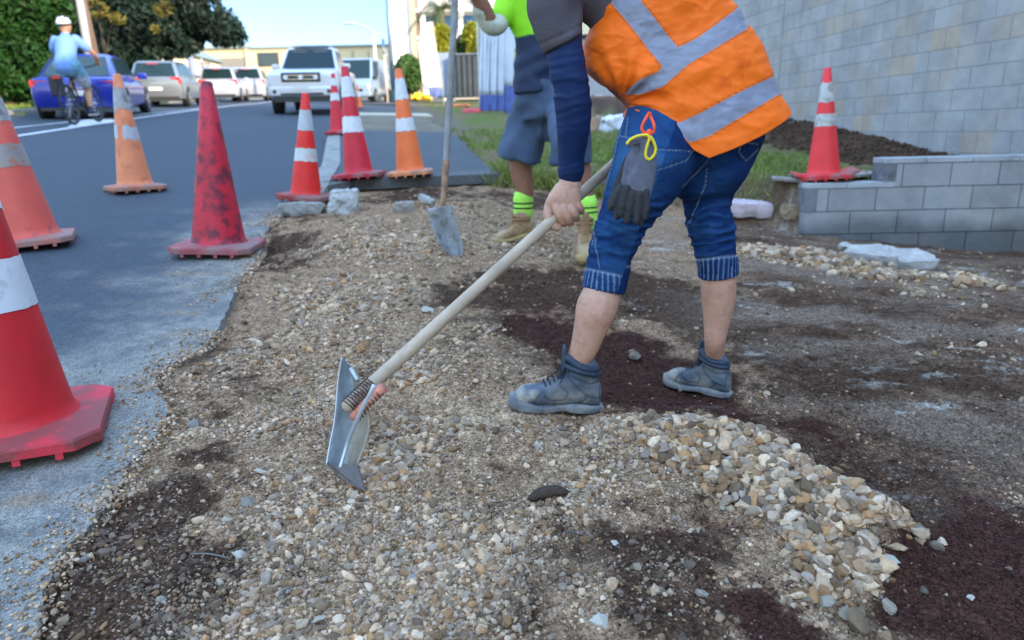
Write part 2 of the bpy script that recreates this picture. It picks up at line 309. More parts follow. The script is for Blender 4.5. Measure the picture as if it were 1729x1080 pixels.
def ground_cols(x, y):
    col = site_col(x, y)
    lawn = (y > ybank(x)+.08) & (x > xpath(y))
    g1 = sst(-.1, .15, fbm(x*2.5, y*2.5, 5, 20)+.02)[..., None]
    lc = C(.16, .12, .065)*(1-g1)+C(.11, .13, .035)*g1
    soil = sst(.8, .6, (xwall(y)-x)+.3*fbm(x*3, y*3, 3, 5))[..., None]
    lc = lc*(1-soil)+C(.075, .045, .03)*soil*(1+1.2*np.clip(fbm(x*6, y*6, 4, 66), -.4, .5))[..., None]
    rough = (sst(1.0, .3, x-xpath(y)+.4*fbm(x*2, y*2, 3, 22))*sst(11, 13, y))[..., None]
    lc = lc*(1-rough)+C(.15, .12, .085)*rough
    bank = (sst(.45, .2, y-ybank(x)+.25*fbm(x*4, y*4, 3, 9))*sst(.2, .8, x))[..., None]
    lc = lc*(1-bank)+C(.12, .085, .055)*bank
    col = np.where(lawn[..., None], lc, col)
    vl = (x < xleft(y)-.1)[..., None]
    col = np.where(vl, C(.07, .12, .03)*(1+fbm(x, y, 3, 3)[..., None]), col)
    col = np.where((y > 46)[..., None] & ~vl, C(.12, .12, .10), col)
    return col
Zg = zg(Xg, Yg)
nv, nu = Yg.shape
idx = np.arange(nv*nu).reshape(nv, nu)
F4 = np.stack([idx[:-1, :-1], idx[:-1, 1:], idx[1:, 1:], idx[1:, :-1]], -1).reshape(-1, 4)
def ground_mat():
    m = bpy.data.materials.new('soil'); m.use_nodes = True; n = m.node_tree.nodes; L = m.node_tree.links; b = n['Principled BSDF']
    b.inputs['Roughness'].default_value = .95; b.inputs['Specular IOR Level'].default_value = .06
    at_ = n.new('ShaderNodeAttribute'); at_.attribute_name = 'col'; tc = n.new('ShaderNodeTexCoord')
    v1 = n.new('ShaderNodeTexVoronoi'); v1.inputs['Scale'].default_value = 170; v2 = n.new('ShaderNodeTexVoronoi'); v2.inputs['Scale'].default_value = 420
    no = n.new('ShaderNodeTexNoise'); no.inputs['Scale'].default_value = 45; no.inputs['Detail'].default_value = 9; no.inputs['Roughness'].default_value = .7
    for q in (v1, v2, no): L.new(tc.outputs['Object'], q.inputs['Vector'])
    def mrn(s, a, b_, c, d):
        r = n.new('ShaderNodeMapRange'); r.inputs[1].default_value = a; r.inputs[2].default_value = b_; r.inputs[3].default_value = c; r.inputs[4].default_value = d; L.new(s, r.inputs[0]); return r.outputs[0]
    s1 = n.new('ShaderNodeSeparateColor'); L.new(v1.outputs['Color'], s1.inputs[0]); s2 = n.new('ShaderNodeSeparateColor'); L.new(v2.outputs['Color'], s2.inputs[0])
    a = mrn(s1.outputs[0], 0, 1, .55, 1.5); c = mrn(s2.outputs[0], 0, 1, .65, 1.4); d = mrn(no.outputs[0], .3, .7, .5, 1.5)
    def mul(p, q): x = n.new('ShaderNodeMath'); x.operation = 'MULTIPLY'; L.new(p, x.inputs[0]); L.new(q, x.inputs[1]); return x.outputs[0]
    k = mul(mul(a, c), d); mx = n.new('ShaderNodeVectorMath'); mx.operation = 'SCALE'; L.new(at_.outputs['Color'], mx.inputs[0]); L.new(k, mx.inputs['Scale']); L.new(mx.outputs[0], b.inputs['Base Color'])
    h = n.new('ShaderNodeMath'); h.operation = 'ADD'; L.new(mrn(v1.outputs['Distance'], 0, .6, .6, 0), h.inputs[0]); L.new(no.outputs[0], h.inputs[1])
    bp = n.new('ShaderNodeBump'); bp.inputs['Strength'].default_value = .8; bp.inputs['Distance'].default_value = .006; L.new(h.outputs[0], bp.inputs['Height']); L.new(bp.outputs[0], b.inputs['Normal'])
    return m
SOIL = ground_mat()
g = mobj('ground', np.stack([Xg, Yg, Zg], -1).reshape(-1, 3), F4, SOIL, smooth=True); tag(g, kind='structure')
cattr(g, 'col', ground_cols(Xg, Yg).reshape(-1, 3))
# the ground behind the camera
xs = np.linspace(-420, 420, 60); ys = np.linspace(-420, .5, 40); Xb, Yb = np.meshgrid(xs, ys); Zb = zr(Xb, Yb)-.12
ib = np.arange(Xb.size).reshape(Xb.shape); Fb = np.stack([ib[:-1, :-1], ib[:-1, 1:], ib[1:, 1:], ib[1:, :-1]], -1).reshape(-1, 4)
g2 = mobj('ground', np.stack([Xb, Yb, Zb], -1).reshape(-1, 3), Fb, SOIL, smooth=True); tag(g2, kind='structure'); cattr(g2, 'col', np.tile(C(.13, .11, .08), (Xb.size, 1)))

# ------------------------------------------------------------- road
def asphalt(name, base, dust):
    m = bpy.data.materials.new(name); m.use_nodes = True; n = m.node_tree.nodes; L = m.node_tree.links; b = n['Principled BSDF']
    b.inputs['Roughness'].default_value = .78; b.inputs['Specular IOR Level'].default_value = .28
    at_ = n.new('ShaderNodeAttribute'); at_.attribute_name = 'col'; tc = n.new('ShaderNodeTexCoord')
    v = n.new('ShaderNodeTexVoronoi'); v.inputs['Scale'].default_value = 260; no = n.new('ShaderNodeTexNoise'); no.inputs['Scale'].default_value = 30; no.inputs['Detail'].default_value = 10; no.inputs['Roughness'].default_value = .75
    for q in (v, no): L.new(tc.outputs['Object'], q.inputs['Vector'])
    s1 = n.new('ShaderNodeSeparateColor'); L.new(v.outputs['Color'], s1.inputs[0])
    r = n.new('ShaderNodeMapRange'); r.inputs[3].default_value = .62; r.inputs[4].default_value = 1.45; L.new(s1.outputs[1], r.inputs[0])
    r2 = n.new('ShaderNodeMapRange'); r2.inputs[1].default_value = .3; r2.inputs[2].default_value = .7; r2.inputs[3].default_value = .7; r2.inputs[4].default_value = 1.3; L.new(no.outputs[0], r2.inputs[0])
    k = n.new('ShaderNodeMath'); k.operation = 'MULTIPLY'; L.new(r.outputs[0], k.inputs[0]); L.new(r2.outputs[0], k.inputs[1])
    mx = n.new('ShaderNodeVectorMath'); mx.operation = 'SCALE'; L.new(at_.outputs['Color'], mx.inputs[0]); L.new(k.outputs[0], mx.inputs['Scale']); L.new(mx.outputs[0], b.inputs['Base Color'])
    bp = n.new('ShaderNodeBump'); bp.inputs['Strength'].default_value = .6; bp.inputs['Distance'].default_value = .004; L.new(v.outputs['Distance'], bp.inputs['Height']); L.new(bp.outputs[0], b.inputs['Normal'])
    return m
ASPH = asphalt('asphalt', 0, 0)
yr = np.concatenate([np.linspace(-40, .3, 40, endpoint=False), .3*(9/.3)**np.linspace(0, 1, 520, endpoint=False), 9*(85/9)**np.linspace(0, 1, 90)])
tr = np.concatenate([np.linspace(0, .3, 220, endpoint=False)**1.0, np.linspace(.3, 1, 110)])
YR, TR = np.meshgrid(yr, tr, indexing='ij')
jag = (.05*fbm(YR*3.2, YR*0, 4, 41)+.02*fbm(YR*17, YR*0, 3, 44))*(YR < 5.4)
XE = xedge(YR)+jag; XL = xleft(YR); XR = XE+(XL-XE)*TR
ZR = zr(XR, YR)+.003*fbm(XR*2, YR*2, 3, 5)
top = np.stack([XR, YR, ZR], -1); skirt = top[:, :1].copy(); skirt[..., 2] -= .07; skirt[..., 0] += .006
A = np.concatenate([skirt, top], 1); ir = np.arange(A.shape[0]*A.shape[1]).reshape(A.shape[:2])
FR = np.stack([ir[:-1, :-1], ir[1:, :-1], ir[1:, 1:], ir[:-1, 1:]], -1).reshape(-1, 4)
road = mobj('road', A.reshape(-1, 3), FR, ASPH, smooth=False); tag(road, kind='structure')
def road_col(x, y):
    e = xedge(y)-x
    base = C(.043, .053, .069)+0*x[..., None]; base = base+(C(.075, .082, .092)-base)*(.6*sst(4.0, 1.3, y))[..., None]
    d = (sst(.70, 0, e+.65*fbm(x*3, y*3, 5, 50))*sst(6, 4.5, y))*1.25; d = d+.35*sst(.08, .3, fbm(x*2.4, y*4, 5, 52))*sst(1.6, .2, e)*sst(7, 4, y)
    d = np.clip(d*(.75+fbm(x*14, y*14, 4, 53)*1.2), 0, 1)[..., None]
    tan = sst(.1, .3, fbm(x*5, y*8, 5, 56))[..., None]
    base = base*(1-.8*d)+(C(.27, .25, .215)*(1-tan)+C(.36, .25, .155)*tan)*.8*d
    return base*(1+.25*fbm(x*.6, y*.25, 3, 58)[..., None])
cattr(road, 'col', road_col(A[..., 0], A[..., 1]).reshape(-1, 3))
PAINT = mat('road_paint', (.62, .64, .66), .6, var=.15, vs=9, dirt=.6, dcol=(.1, .11, .12), ds=3, dth=.52)
def line_strip(name, xf, wd, y0, y1, n=60, dz=.006):
    v = []; f = []
    for i, y in enumerate(np.linspace(y0, y1, n)):
        x = float(xf(y))
        v += [(x-wd/2, y, float(zr(x-wd/2, y))+dz), (x+wd/2, y, float(zr(x+wd/2, y))+dz)]
        if i: f.append((2*i-2, 2*i-1, 2*i+1, 2*i))
    return tag(mobj(name, v, f, PAINT), kind='structure')
line_strip('road_marking', xline, .14, -10, 60)
line_strip('road_marking', lambda y: xline(y)-.16-.075*max(0, 24-y), .10, 3, 24)
line_strip('road_marking', lambda y: xline(y)-2.1, .10, 26, 60)
# white cycle-lane lozenge by the line, under the bicycle
for (a, b, c_, d_) in [((112, 214), (196, 206), (190, 199), (140, 203))]:
    q = [ont(*p, dz=.005) for p in (a, b, c_, d_)]; tag(mobj('road_marking', q, [(0, 1, 2, 3)], PAINT), kind='structure')
# concrete kerbs
KERBM = mat('kerb_concrete', (.24, .235, .22), .85, var=.25, vs=8, bump=.6, bs=80, dirt=.7, dcol=(.09, .08, .065), ds=6)
def kerb(name, xf, w_, h_, y0, y1, n, side=1):
    v = []; f = []
    for i, y in enumerate(np.linspace(y0, y1, n)):
        x = float(xf(y)); z = float(zr(x, y)); j = .006*math.sin(i*2.7)
        v += [(x, y, z-.06), (x+side*.02, y, z+h_-.02+j), (x+side*.05, y, z+h_+j), (x+side*w_, y, z+h_+j), (x+side*w_, y, z-.06)]
        if i: b = 5*i; f += [(b-5+k, b-5+(k+1) % 5, b+(k+1) % 5, b+k) for k in range(5)]
    f += [(0, 4, 3, 2, 1), tuple(5*(n-1)+k for k in range(5))]
    return tag(mobj(name, v, f, KERBM), kind='structure')
kerb('kerb', lambda y: xedge(y)+.0, .22, .09, 5.55, 18.0, 60)
kerb('kerb', lambda y: xleft(y), .15, .12, -20, 60, 60, -1)
# footpath, rough patch, vehicle crossing
def sheet(name, xa, xb, y0, y1, dz, colf, m, nx=24, ny=80, lip=.09, jit=0):
    ys_ = np.linspace(y0, y1, ny); ts = np.linspace(0, 1, nx); YY, TT = np.meshgrid(ys_, ts, indexing='ij')
    XA = xa(YY); XX = XA+(xb(YY)-XA)*TT
    if jit: YY = YY+np.where(YY == y0, 0, 0)
    if name == 'footpath' and y0 < 7: YY = YY+(ybank(XX)+.02+.02*fbm(XX*9, XX*0, 3, 4)-y0)*(1-sst(y0, y0+2.0, YY))
    top = np.stack([XX, YY, zr(XX, YY)+dz], -1); lo = top[:1].copy(); lo[..., 2] -= lip; top = np.concatenate([lo, top], 0)
    side = top[:, -1:].copy(); side[..., 2] -= lip; top = np.concatenate([top, side], 1)
    ii = np.arange(top.shape[0]*top.shape[1]).reshape(top.shape[:2]); ff = np.stack([ii[:-1, :-1], ii[:-1, 1:], ii[1:, 1:], ii[1:, :-1]], -1).reshape(-1, 4)
    o = mobj(name, top.reshape(-1, 3), ff, m); cattr(o, 'col', colf(top[..., 0], top[..., 1]).reshape(-1, 3)); return tag(o, kind='structure')
fpc = lambda x, y: C(.062, .070, .080)*(1+.3*fbm(x*3, y*3, 4, 3)[..., None])+C(.07, .06, .05)*(sst(.5, 0, y-ybank(x)+.2*fbm(x*5, y*5, 3, 8))*.7)[..., None]
sheet('footpath', lambda y: xedge(y)+.22, lambda y: xpath(y)+.03*fbm(y*3, y*0, 3, 2), P1[1], 12.4, .09, fpc, ASPH, 60, 160)
sheet('path', lambda y: xedge(y)+.22, lambda y: xpath(y)+.2*fbm(y*3, y*0, 3, 2), 12.4, 18.2, .085, lambda x, y: C(.17, .145, .11)*(1+.8*fbm(x*4, y*4, 4, 3)[..., None]), SOIL, 30, 60)
CON = mat('pale_concrete', (.42, .37, .28), .85, var=.15, vs=4, bump=.3)
sheet('kerb', lambda y: xedge(y)+.0, lambda y: xpath(y)+.3, 18.2, 19.6, .10, lambda x, y: C(.1, .1, .1)+0*x[..., None], CON, 6, 6, .12)
sheet('driveway', lambda y: xedge(y)+.0, lambda y: xpath(y)+2.5, 19.6, 30, .03, lambda x, y: C(.075, .075, .08)+0*x[..., None], ASPH, 8, 20)
sheet('footpath', lambda y: xedge(y)+.2, lambda y: xpath(y)+.6, 30, 60, .09, lambda x, y: C(.11, .10, .09)+0*x[..., None], ASPH, 8, 20)
# ============================================================= STONES AND GRAVEL
def ico(sub):
    bm = bmesh.new(); bmesh.ops.create_icosphere(bm, subdivisions=sub, radius=1); bm.verts.ensure_lookup_table()
    v = np.array([x.co[:] for x in bm.verts]); f = np.array([[q.index for q in p.verts] for p in bm.faces]); bm.free(); return v, f
def rock_shape(sub, rg, planes=9, flat=.8):
    v, f = ico(sub); v = v/np.linalg.norm(v, axis=1)[:, None]
    nrm = rg.normal(size=(planes, 3)); nrm /= np.linalg.norm(nrm, axis=1)[:, None]; d = rg.uniform(.5, .85, planes)
    r = np.min(np.where(v@nrm.T > .05, d/np.maximum(v@nrm.T, .05), 1.3), axis=1)
    p = v*np.minimum(r, 1.3)[:, None]; s = np.array([1, rg.uniform(.6, .95), rg.uniform(.45, flat)])
    return p*s, f
rs = np.random.default_rng(3)
P_S = [rock_shape(1, rs, 8) for _ in range(16)]; P_M = [rock_shape(2, rs, 8) for _ in range(20)]; P_L = [rock_shape(3, rs, 11) for _ in range(14)]
def rotm(n, rg, tilt=1.0):
    a = rg.uniform(0, 2*np.pi, n); b = rg.normal(0, .45*tilt, n); c = rg.normal(0, .45*tilt, n)
    ca, sa, cb, sb, cc, s_ = np.cos(a), np.sin(a), np.cos(b), np.sin(b), np.cos(c), np.sin(c); z = np.zeros(n); o = np.ones(n)
    Rz = np.stack([ca, -sa, z, sa, ca, z, z, z, o], -1).reshape(-1, 3, 3); Rx = np.stack([o, z, z, z, cb, -sb, z, sb, cb], -1).reshape(-1, 3, 3); Ry = np.stack([cc, z, s_, z, o, z, -s_, z, cc], -1).reshape(-1, 3, 3)
    return Rx@Ry@Rz
PAL = np.array([(.33, .27, .20), (.24, .18, .125), (.44, .38, .30), (.29, .26, .225), (.19, .135, .085), (.23, .215, .20), (.38, .31, .23), (.14, .115, .09), (.43, .39, .33), (.28, .19, .11), (.21, .17, .13), (.31, .27, .22)])
def stone_mat():
    m = bpy.data.materials.new('stone'); m.use_nodes = True; n = m.node_tree.nodes; L = m.node_tree.links; b = n['Principled BSDF']
    b.inputs['Roughness'].default_value = .85; b.inputs['Specular IOR Level'].default_value = .12
    a = n.new('ShaderNodeAttribute'); a.attribute_name = 'col'; tc = n.new('ShaderNodeTexCoord')
    no = n.new('ShaderNodeTexNoise'); no.inputs['Scale'].default_value = 90; no.inputs['Detail'].default_value = 8; no.inputs['Roughness'].default_value = .7; L.new(tc.outputs['Object'], no.inputs['Vector'])
    r = n.new('ShaderNodeMapRange'); r.inputs[1].default_value = .3; r.inputs[2].default_value = .7; r.inputs[3].default_value = .72; r.inputs[4].default_value = 1.25; L.new(no.outputs[0], r.inputs[0])
    mx = n.new('ShaderNodeVectorMath'); mx.operation = 'SCALE'; L.new(a.outputs['Color'], mx.inputs[0]); L.new(r.outputs[0], mx.inputs['Scale']); L.new(mx.outputs[0], b.inputs['Base Color'])
    bp = n.new('ShaderNodeBump'); bp.inputs['Strength'].default_value = .5; bp.inputs['Distance'].default_value = .002; L.new(no.outputs[0], bp.inputs['Height']); L.new(bp.outputs[0], b.inputs['Normal'])
    return m
STONE = stone_mat()
def stones(x, y, s, protos, rg, dark=None, sink=.25, zf=None):
    n = len(x); z = np.maximum((zf or zg)(x, y), np.where(x < xedge(y)+.01, zr(x, y), -9)); k = rg.integers(0, len(protos), n); M = rotm(n, rg); V = []; Fs = []; Cc = []; off = 0
    col = PAL[rg.integers(0, len(PAL), n)]*rg.uniform(.75, 1.3, n)[:, None]*np.array([1.27, 1.05, .88])
    if dark is not None: col = col*(1-dark[:, None])+C(.07, .05, .04)*dark[:, None]*rg.uniform(.7, 1.5, n)[:, None]
    for i, (pv, pf) in enumerate(protos):
        q = np.where(k == i)[0]
        if not len(q): continue
        vv = np.einsum('nij,vj->nvi', M[q], pv)*s[q][:, None, None]
        vv += np.stack([x[q], y[q], z[q]+s[q]*(.55-sink*1.2)], -1)[:, None]
        V.append(vv.reshape(-1, 3)); Fs.append((pf[None]+(np.arange(len(q))*len(pv))[:, None, None]).reshape(-1, 3)+off); off += len(q)*len(pv); Cc.append(np.repeat(col[q], len(pv), 0))
    return np.vstack(V), np.vstack(Fs), np.vstack(Cc)
rg = np.random.default_rng(11)
def scatter(n, y0, y1, pw, xw=.84):
    t = rg.random(n); y = (y0**(1-pw)+t*(y1**(1-pw)-y0**(1-pw)))**(1/(1-pw)) if pw != 1 else y0*(y1/y0)**t
    x = rg.uniform(-1, 1, n)*(xw*(y*.92+.25)); return x, y
def keep_site(x, y): return (x > xedge(y)+.0+.05*fbm(y*7, x*7, 3, 45)+.03*fbm(y*17, y*0, 3, 44)) & (y < ybank(x)-.06)
VV = []; FF = []; CC = []; off = 0
def put(x, y, s, pr, dk=None, sink=.25, zf=None):
    global off
    if not len(x): return
    a, b, c = stones(x, y, s, pr, rg, dk, sink, zf); VV.append(a); FF.append(b+off); CC.append(c); off += len(a)
# grit, then gravel, then stones
for n, y0, y1, pw, smin, smax, pr, base, dens in [
    (150000, .85, 2.2, 1.6, .0026, .0058, 'S', .45, 1.0), (90000, .85, 2.8, 1.2, .005, .0105, 'S', .20, 1.0), (90000, 2.0, 6.6, .8, .006, .014, 'S', .13, 1.0),
    (15000, .85, 3.0, .9, .009, .017, 'M', .09, .85), (22000, 2.4, 6.6, .5, .011, .024, 'M', .07, .9)]:
    x, y = scatter(n, y0, y1, pw); ok = keep_site(x, y); x, y = x[ok], y[ok]
    s_, b_, g_, sa_ = zones(x, y)
    left = sst(.9, .2, x)
    pat = sst(-.12, .16, fbm(x*3.2, y*3.2, 3, 91)); pd = base*(.3+.7*left)*(.35+.9*pat)+dens*g_*(.45+.65*pat)+.10*b_*left; pd = pd*(1-.6*sa_)*(1-.93*s_)*(1-.45*b_*(1-g_))
    clump = sst(-.25, .15, fbm(x*6, y*6, 3, 71)); ok = rg.random(len(x)) < pd*(.2+.85*clump); x, y = x[ok], y[ok]
    u = rg.random(len(x)); s = smin+(smax-smin)*u**2.2
    dk = np.clip(np.maximum(b_[ok]*.75*(1-.5*g_[ok]), s_[ok]*.6)*rg.uniform(.2, 1.3, len(x)), 0, .9)
    put(x, y, s, P_S if pr == 'S' else P_M, dk)
# clods of trodden soil
for n, s0, s1 in ((60000, .003, .008), (9000, .007, .016)):
    x, y = scatter(n, .85, 6.4, .8, .95); ok = keep_site(x, y); x, y = x[ok], y[ok]; s_, b_, g_, sa_ = zones(x, y); pr_ = np.clip(.25+.5*sst(.2, 1, x)+.5*b_, 0, 1)*(1-g_)*(1-.8*s_); ok = rg.random(len(x)) < pr_*(.25+.8*sst(-.1, .15, fbm(x*5, y*5, 3, 95))); x, y = x[ok], y[ok]
    a, b, c = stones(x, y, s0+(s1-s0)*rg.random(len(x))**2.5, P_S, rg, None, .45); nvp = P_S[0][0].shape[0]; sc2 = site_col(a[::nvp, 0], a[::nvp, 1])*rg.uniform(.6, 1.5, (len(a)//nvp, 1)); VV.append(a); FF.append(b+off); CC.append(np.repeat(sc2, nvp, 0)); off += len(a)
x = rg.uniform(2.2, 4.9, 26000); y = rg.uniform(6.0, 13, 26000); ok = (y > ybank(x)+.2) & (xwall(y)-x < .75) & (xwall(y)-x > .02); x, y = x[ok], y[ok]
a, b, c = stones(x, y, .006+.03*rg.random(len(x))**4, P_S, rg, None, .3); nvp = P_S[0][0].shape[0]; VV.append(a); FF.append(b+off); CC.append(np.repeat(C(.07, .042, .028)[None]*rg.uniform(.5, 1.7, (len(a)//nvp, 1)), nvp, 0)); off += len(a)
# crumbs kicked out onto the asphalt
y = rg.uniform(.9, 5.2, 9000); dd = rg.exponential(.10, 9000); x = xedge(y)-dd+.04; ok = rg.random(9000) < sst(.0, .2, fbm(x*4, y*4, 3, 93)+.12); x, y, dd = x[ok], y[ok], dd[ok]
put(x, y, .0022+.0075*rg.random(len(x))**3*np.exp(-dd*2), P_S, None, zf=lambda a, b: zr(a, b)+.001)
# purple scoria grit
x, y = scatter(50000, .85, 2.8, 1.4); ok = keep_site(x, y); x, y = x[ok], y[ok]; s_ = zones(x, y)[0]; ok = rg.random(len(x)) < s_*.8; x, y = x[ok], y[ok]
a, b, c = stones(x, y, rg.uniform(.0018, .0045, len(x)), P_S, rg); c = np.repeat(C(.062, .029, .022)[None]*rg.uniform(.6, 1.6, (len(c)//P_S[0][0].shape[0], 1)), P_S[0][0].shape[0], 0)
VV.append(a); FF.append(b+off); CC.append(c); off += len(a)
# heap stones on the ridge lower right and beside the shovel blade
def blobpts(lst, n, sp): 
    X = []; Y_ = []
    for px, py, r in lst:
        p = ont(px, py); m = int(n*r/.1); X.append(p[0]+rg.normal(0, r*sp, m)); Y_.append(p[1]+rg.normal(0, r*sp*.8, m))
    return np.concatenate(X), np.concatenate(Y_)
ridge = [(1040, 735, .09), (1120, 735, .1), (1200, 735, .1), (1150, 775, .09), (1260, 760, .09), (1300, 800, .09), (1230, 810, .08), (1350, 840, .08), (1290, 860, .07), (1410, 870, .08), (1450, 910, .07), (1380, 930, .07), (1500, 900, .05), (1440, 960, .06), (1400, 990, .05)]
x, y = blobpts(ridge, 230, .60); far_ = sst(.12, .42, x); s = .005+(.006+.013*far_)*rg.random(len(x))**1.9; put(x, y, s, P_M)
heap = lambda a, b: zg(a, b)+.012
x, y = blobpts(ridge[4:], 60, .46); s = .011+.013*rg.random(len(x))**1.4; put(x, y, s, P_M, zf=heap)
hole = [(640, 790, .05), (630, 815, .04), (700, 700, .08), (680, 760, .09), (740, 740, .07), (650, 800, .07), (700, 650, .05)]
x, y = blobpts(hole, 150, .6); s = .006+.014*rg.random(len(x))**1.8; put(x, y, s, P_M)
wb = [(1300, 385, .25), (1360, 400, .25), (1420, 415, .25), (1250, 385, .2), (1480, 430, .2), (1560, 445, .2), (1640, 455, .15)]
x, y = blobpts(wb, 110, .6); ok = keep_site(x, y); x, y = x[ok], y[ok]; s = .012+.03*rg.random(len(x))**2; put(x, y, s, P_M)
gravel = mobj('gravel', np.vstack(VV), np.vstack(FF), STONE); cattr(gravel, 'col', np.vstack(CC)); tag(gravel, kind='stuff')
print('gravel verts', off)

# the stones one can tell apart
rk = np.random.default_rng(23)
rock_meshes = []
for i, (v, f) in enumerate(P_L):
    me = bpy.data.meshes.new('rock'); me.from_pydata([tuple(q) for q in v], [], [tuple(q) for q in f]); me.materials.append(STONE)
    a = me.attributes.new('col', 'FLOAT_COLOR', 'POINT'); cc = np.ones((len(v), 4), np.float32); cc[:, :3] = PAL[i % len(PAL)]*rk.uniform(.85, 1.15); a.data.foreach_set('color', cc.ravel())
    rock_meshes.append(me)
def rock(px, py, rpx, mi, label, group=None, flat=1.0, name='rock', lift=.16, rz=None, asp=1.0):
    p = ont(px, py, lambda a, b: gz(a, b)); r = rpx/ppm(p[1], p[2]); o = bpy.data.objects.new(name, rock_meshes[mi % len(rock_meshes)]); sc.collection.objects.link(o)
    o.scale = (r, r*asp, r*flat); o.location = (p[0], p[1]+r*.3, gz(p[0], p[1])+r*lift*flat); o.rotation_euler = (rk.normal(0, .3), rk.normal(0, .3), rk.uniform(0, 6.28) if rz is None else rz)
    return tag(o, label, 'rock' if name == 'rock' else name.split('_')[-1], group)
GR = 'larger stones lying on the gravel ridge'
for i, (px, py, r) in enumerate([(1286, 730, 20), (1300, 790, 20), (1255, 790, 14), (1390, 820, 15), (1430, 830, 24), (1462, 838, 20), (1500, 865, 26), (1340, 848, 20), (1370, 835, 16), (1398, 852, 18), (1328, 890, 14), (1440, 890, 20), (1405, 888, 17),
    (1480, 905, 18), (1362, 935, 24), (1388, 945, 14), (1414, 957, 20), (1365, 970, 21), (1340, 975, 20), (1412, 975, 24), (1438, 930, 14), (1480, 960, 18), (1510, 950, 17), (1440, 1000, 15), (1362, 1010, 15), (1400, 1020, 19), (1430, 1042, 17), (1300, 905, 12), (1220, 860, 10), (1460, 870, 12), (1350, 900, 12), (1418, 845, 14), (1310, 830, 12), (1270, 850, 12), (1500, 1025, 17), (1380, 880, 12), (1230, 780, 15), (1190, 720, 12), (1160, 745, 13)]):
    rock(px, py, r, i, 'beige angular stone lying on the gravel ridge at lower right', GR, rk.uniform(.75, 1.1))
rock(1275, 868, 24, 7, 'dark brown squarish stone at the left side of the gravel ridge')
rock(1452, 1058, 24, 4, 'dark weathered stone at the near end of the gravel ridge')
rock(1500, 880, 30, 8, 'flat pale slab stone at the far right end of the gravel ridge', flat=.6, asp=.6, rz=-.5)
rock(908, 757, 17, 8, 'pale block-shaped stone between the near boot and the dark bark')
rock(1018, 1062, 26, 8, 'large pale grey stone at the bottom edge left of centre right', None)
rock(1152, 662, 12, 0, 'round tan stone beside the toe of the farther grey boot', lift=.6)
rock(1070, 607, 13, 10, 'small dark round dirt clod on the purple soil between the boots', name='dirt_clod', lift=.5)
rock(720, 525, 18, 8, 'pale grey flat stone beside the middle of the wooden handle', flat=.6)
rock(440, 800, 17, 8, 'light grey elongated stone on brown soil left of the hoe blade', flat=.55, asp=.6)
rock(405, 945, 20, 8, 'pale triangular stone at the end of the thin grey twig', flat=.7)
rock(143, 948, 18, 3, 'light grey flat stone near the asphalt edge at lower left', flat=.55, asp=.6)
rock(415, 850, 14, 3, 'grey pointed stone in the brown trough left of the hoe')
for i, (px, py, r) in enumerate([(860, 905, 10), (985, 860, 13), (960, 905, 11), (1040, 920, 10), (1005, 995, 12), (1110, 1000, 17), (1190, 1010, 18), (1080, 960, 12), (760, 1020, 12), (680, 935, 11), (620, 915, 12), (535, 1050, 14), (480, 1000, 11), (560, 870, 11), (700, 980, 13), (930, 1040, 12), (840, 1000, 11), (770, 870, 12), (640, 1060, 14), (1150, 1035, 14), (1230, 985, 10), (1290, 1000, 14), (530, 925, 14), (590, 960, 12), (450, 880, 12), (380, 880, 11), (325, 720, 12), (300, 700, 9), (870, 880, 10), (1220, 1045, 12), (1560, 1000, 9), (1640, 1010, 9), (1495, 1078, 14), (345, 1040, 13), (270, 1015, 12), (740, 930, 12), (1115, 960, 10)]):
    rock(px, py, r, i+5, 'angular beige and grey stone lying loose on the foreground gravel', 'loose stones scattered over the foreground gravel', rk.uniform(.6, .95))
# bark, twig
BARK = mat('bark_brown', (.05, .03, .018), .9, var=.3, vs=30, bump=.8, bs=120)
p = ont(928, 842, lambda a, b: gz(a, b)); v, f = tube_vf(crom([(-.055, -.002, .004), (-.02, .006, .012), (.02, .004, .014), (.05, -.002, .006)], 10), [.004, .012, .017, .02, .021, .02, .019, .017, .012, .005], 10, asp=.55, ref=(0, 0, 1))
o = mobj('bark_piece', v, f, BARK, smooth=True); o.location = (p[0], p[1], gz(p[0], p[1])+.004); o.rotation_euler = (0, 0, .25); tag(o, 'curved dark brown piece of bark lying on the gravel', 'bark')
a, b = ont(322, 940, lambda a, b: gz(a, b)), ont(388, 949, lambda a, b: gz(a, b))
TW = mat('twig_grey', (.17, .16, .14), .8)
o = MB().tube(crom([(*a.xy, a.z+.008), (*((a+b)/2).xy, (a.z+b.z)/2+.014), (*b.xy, b.z+.01)], 8), .0017, 6).ob('twig', TW, smooth=True); tag(o, 'thin grey twig on the brown soil at lower left', 'twig')
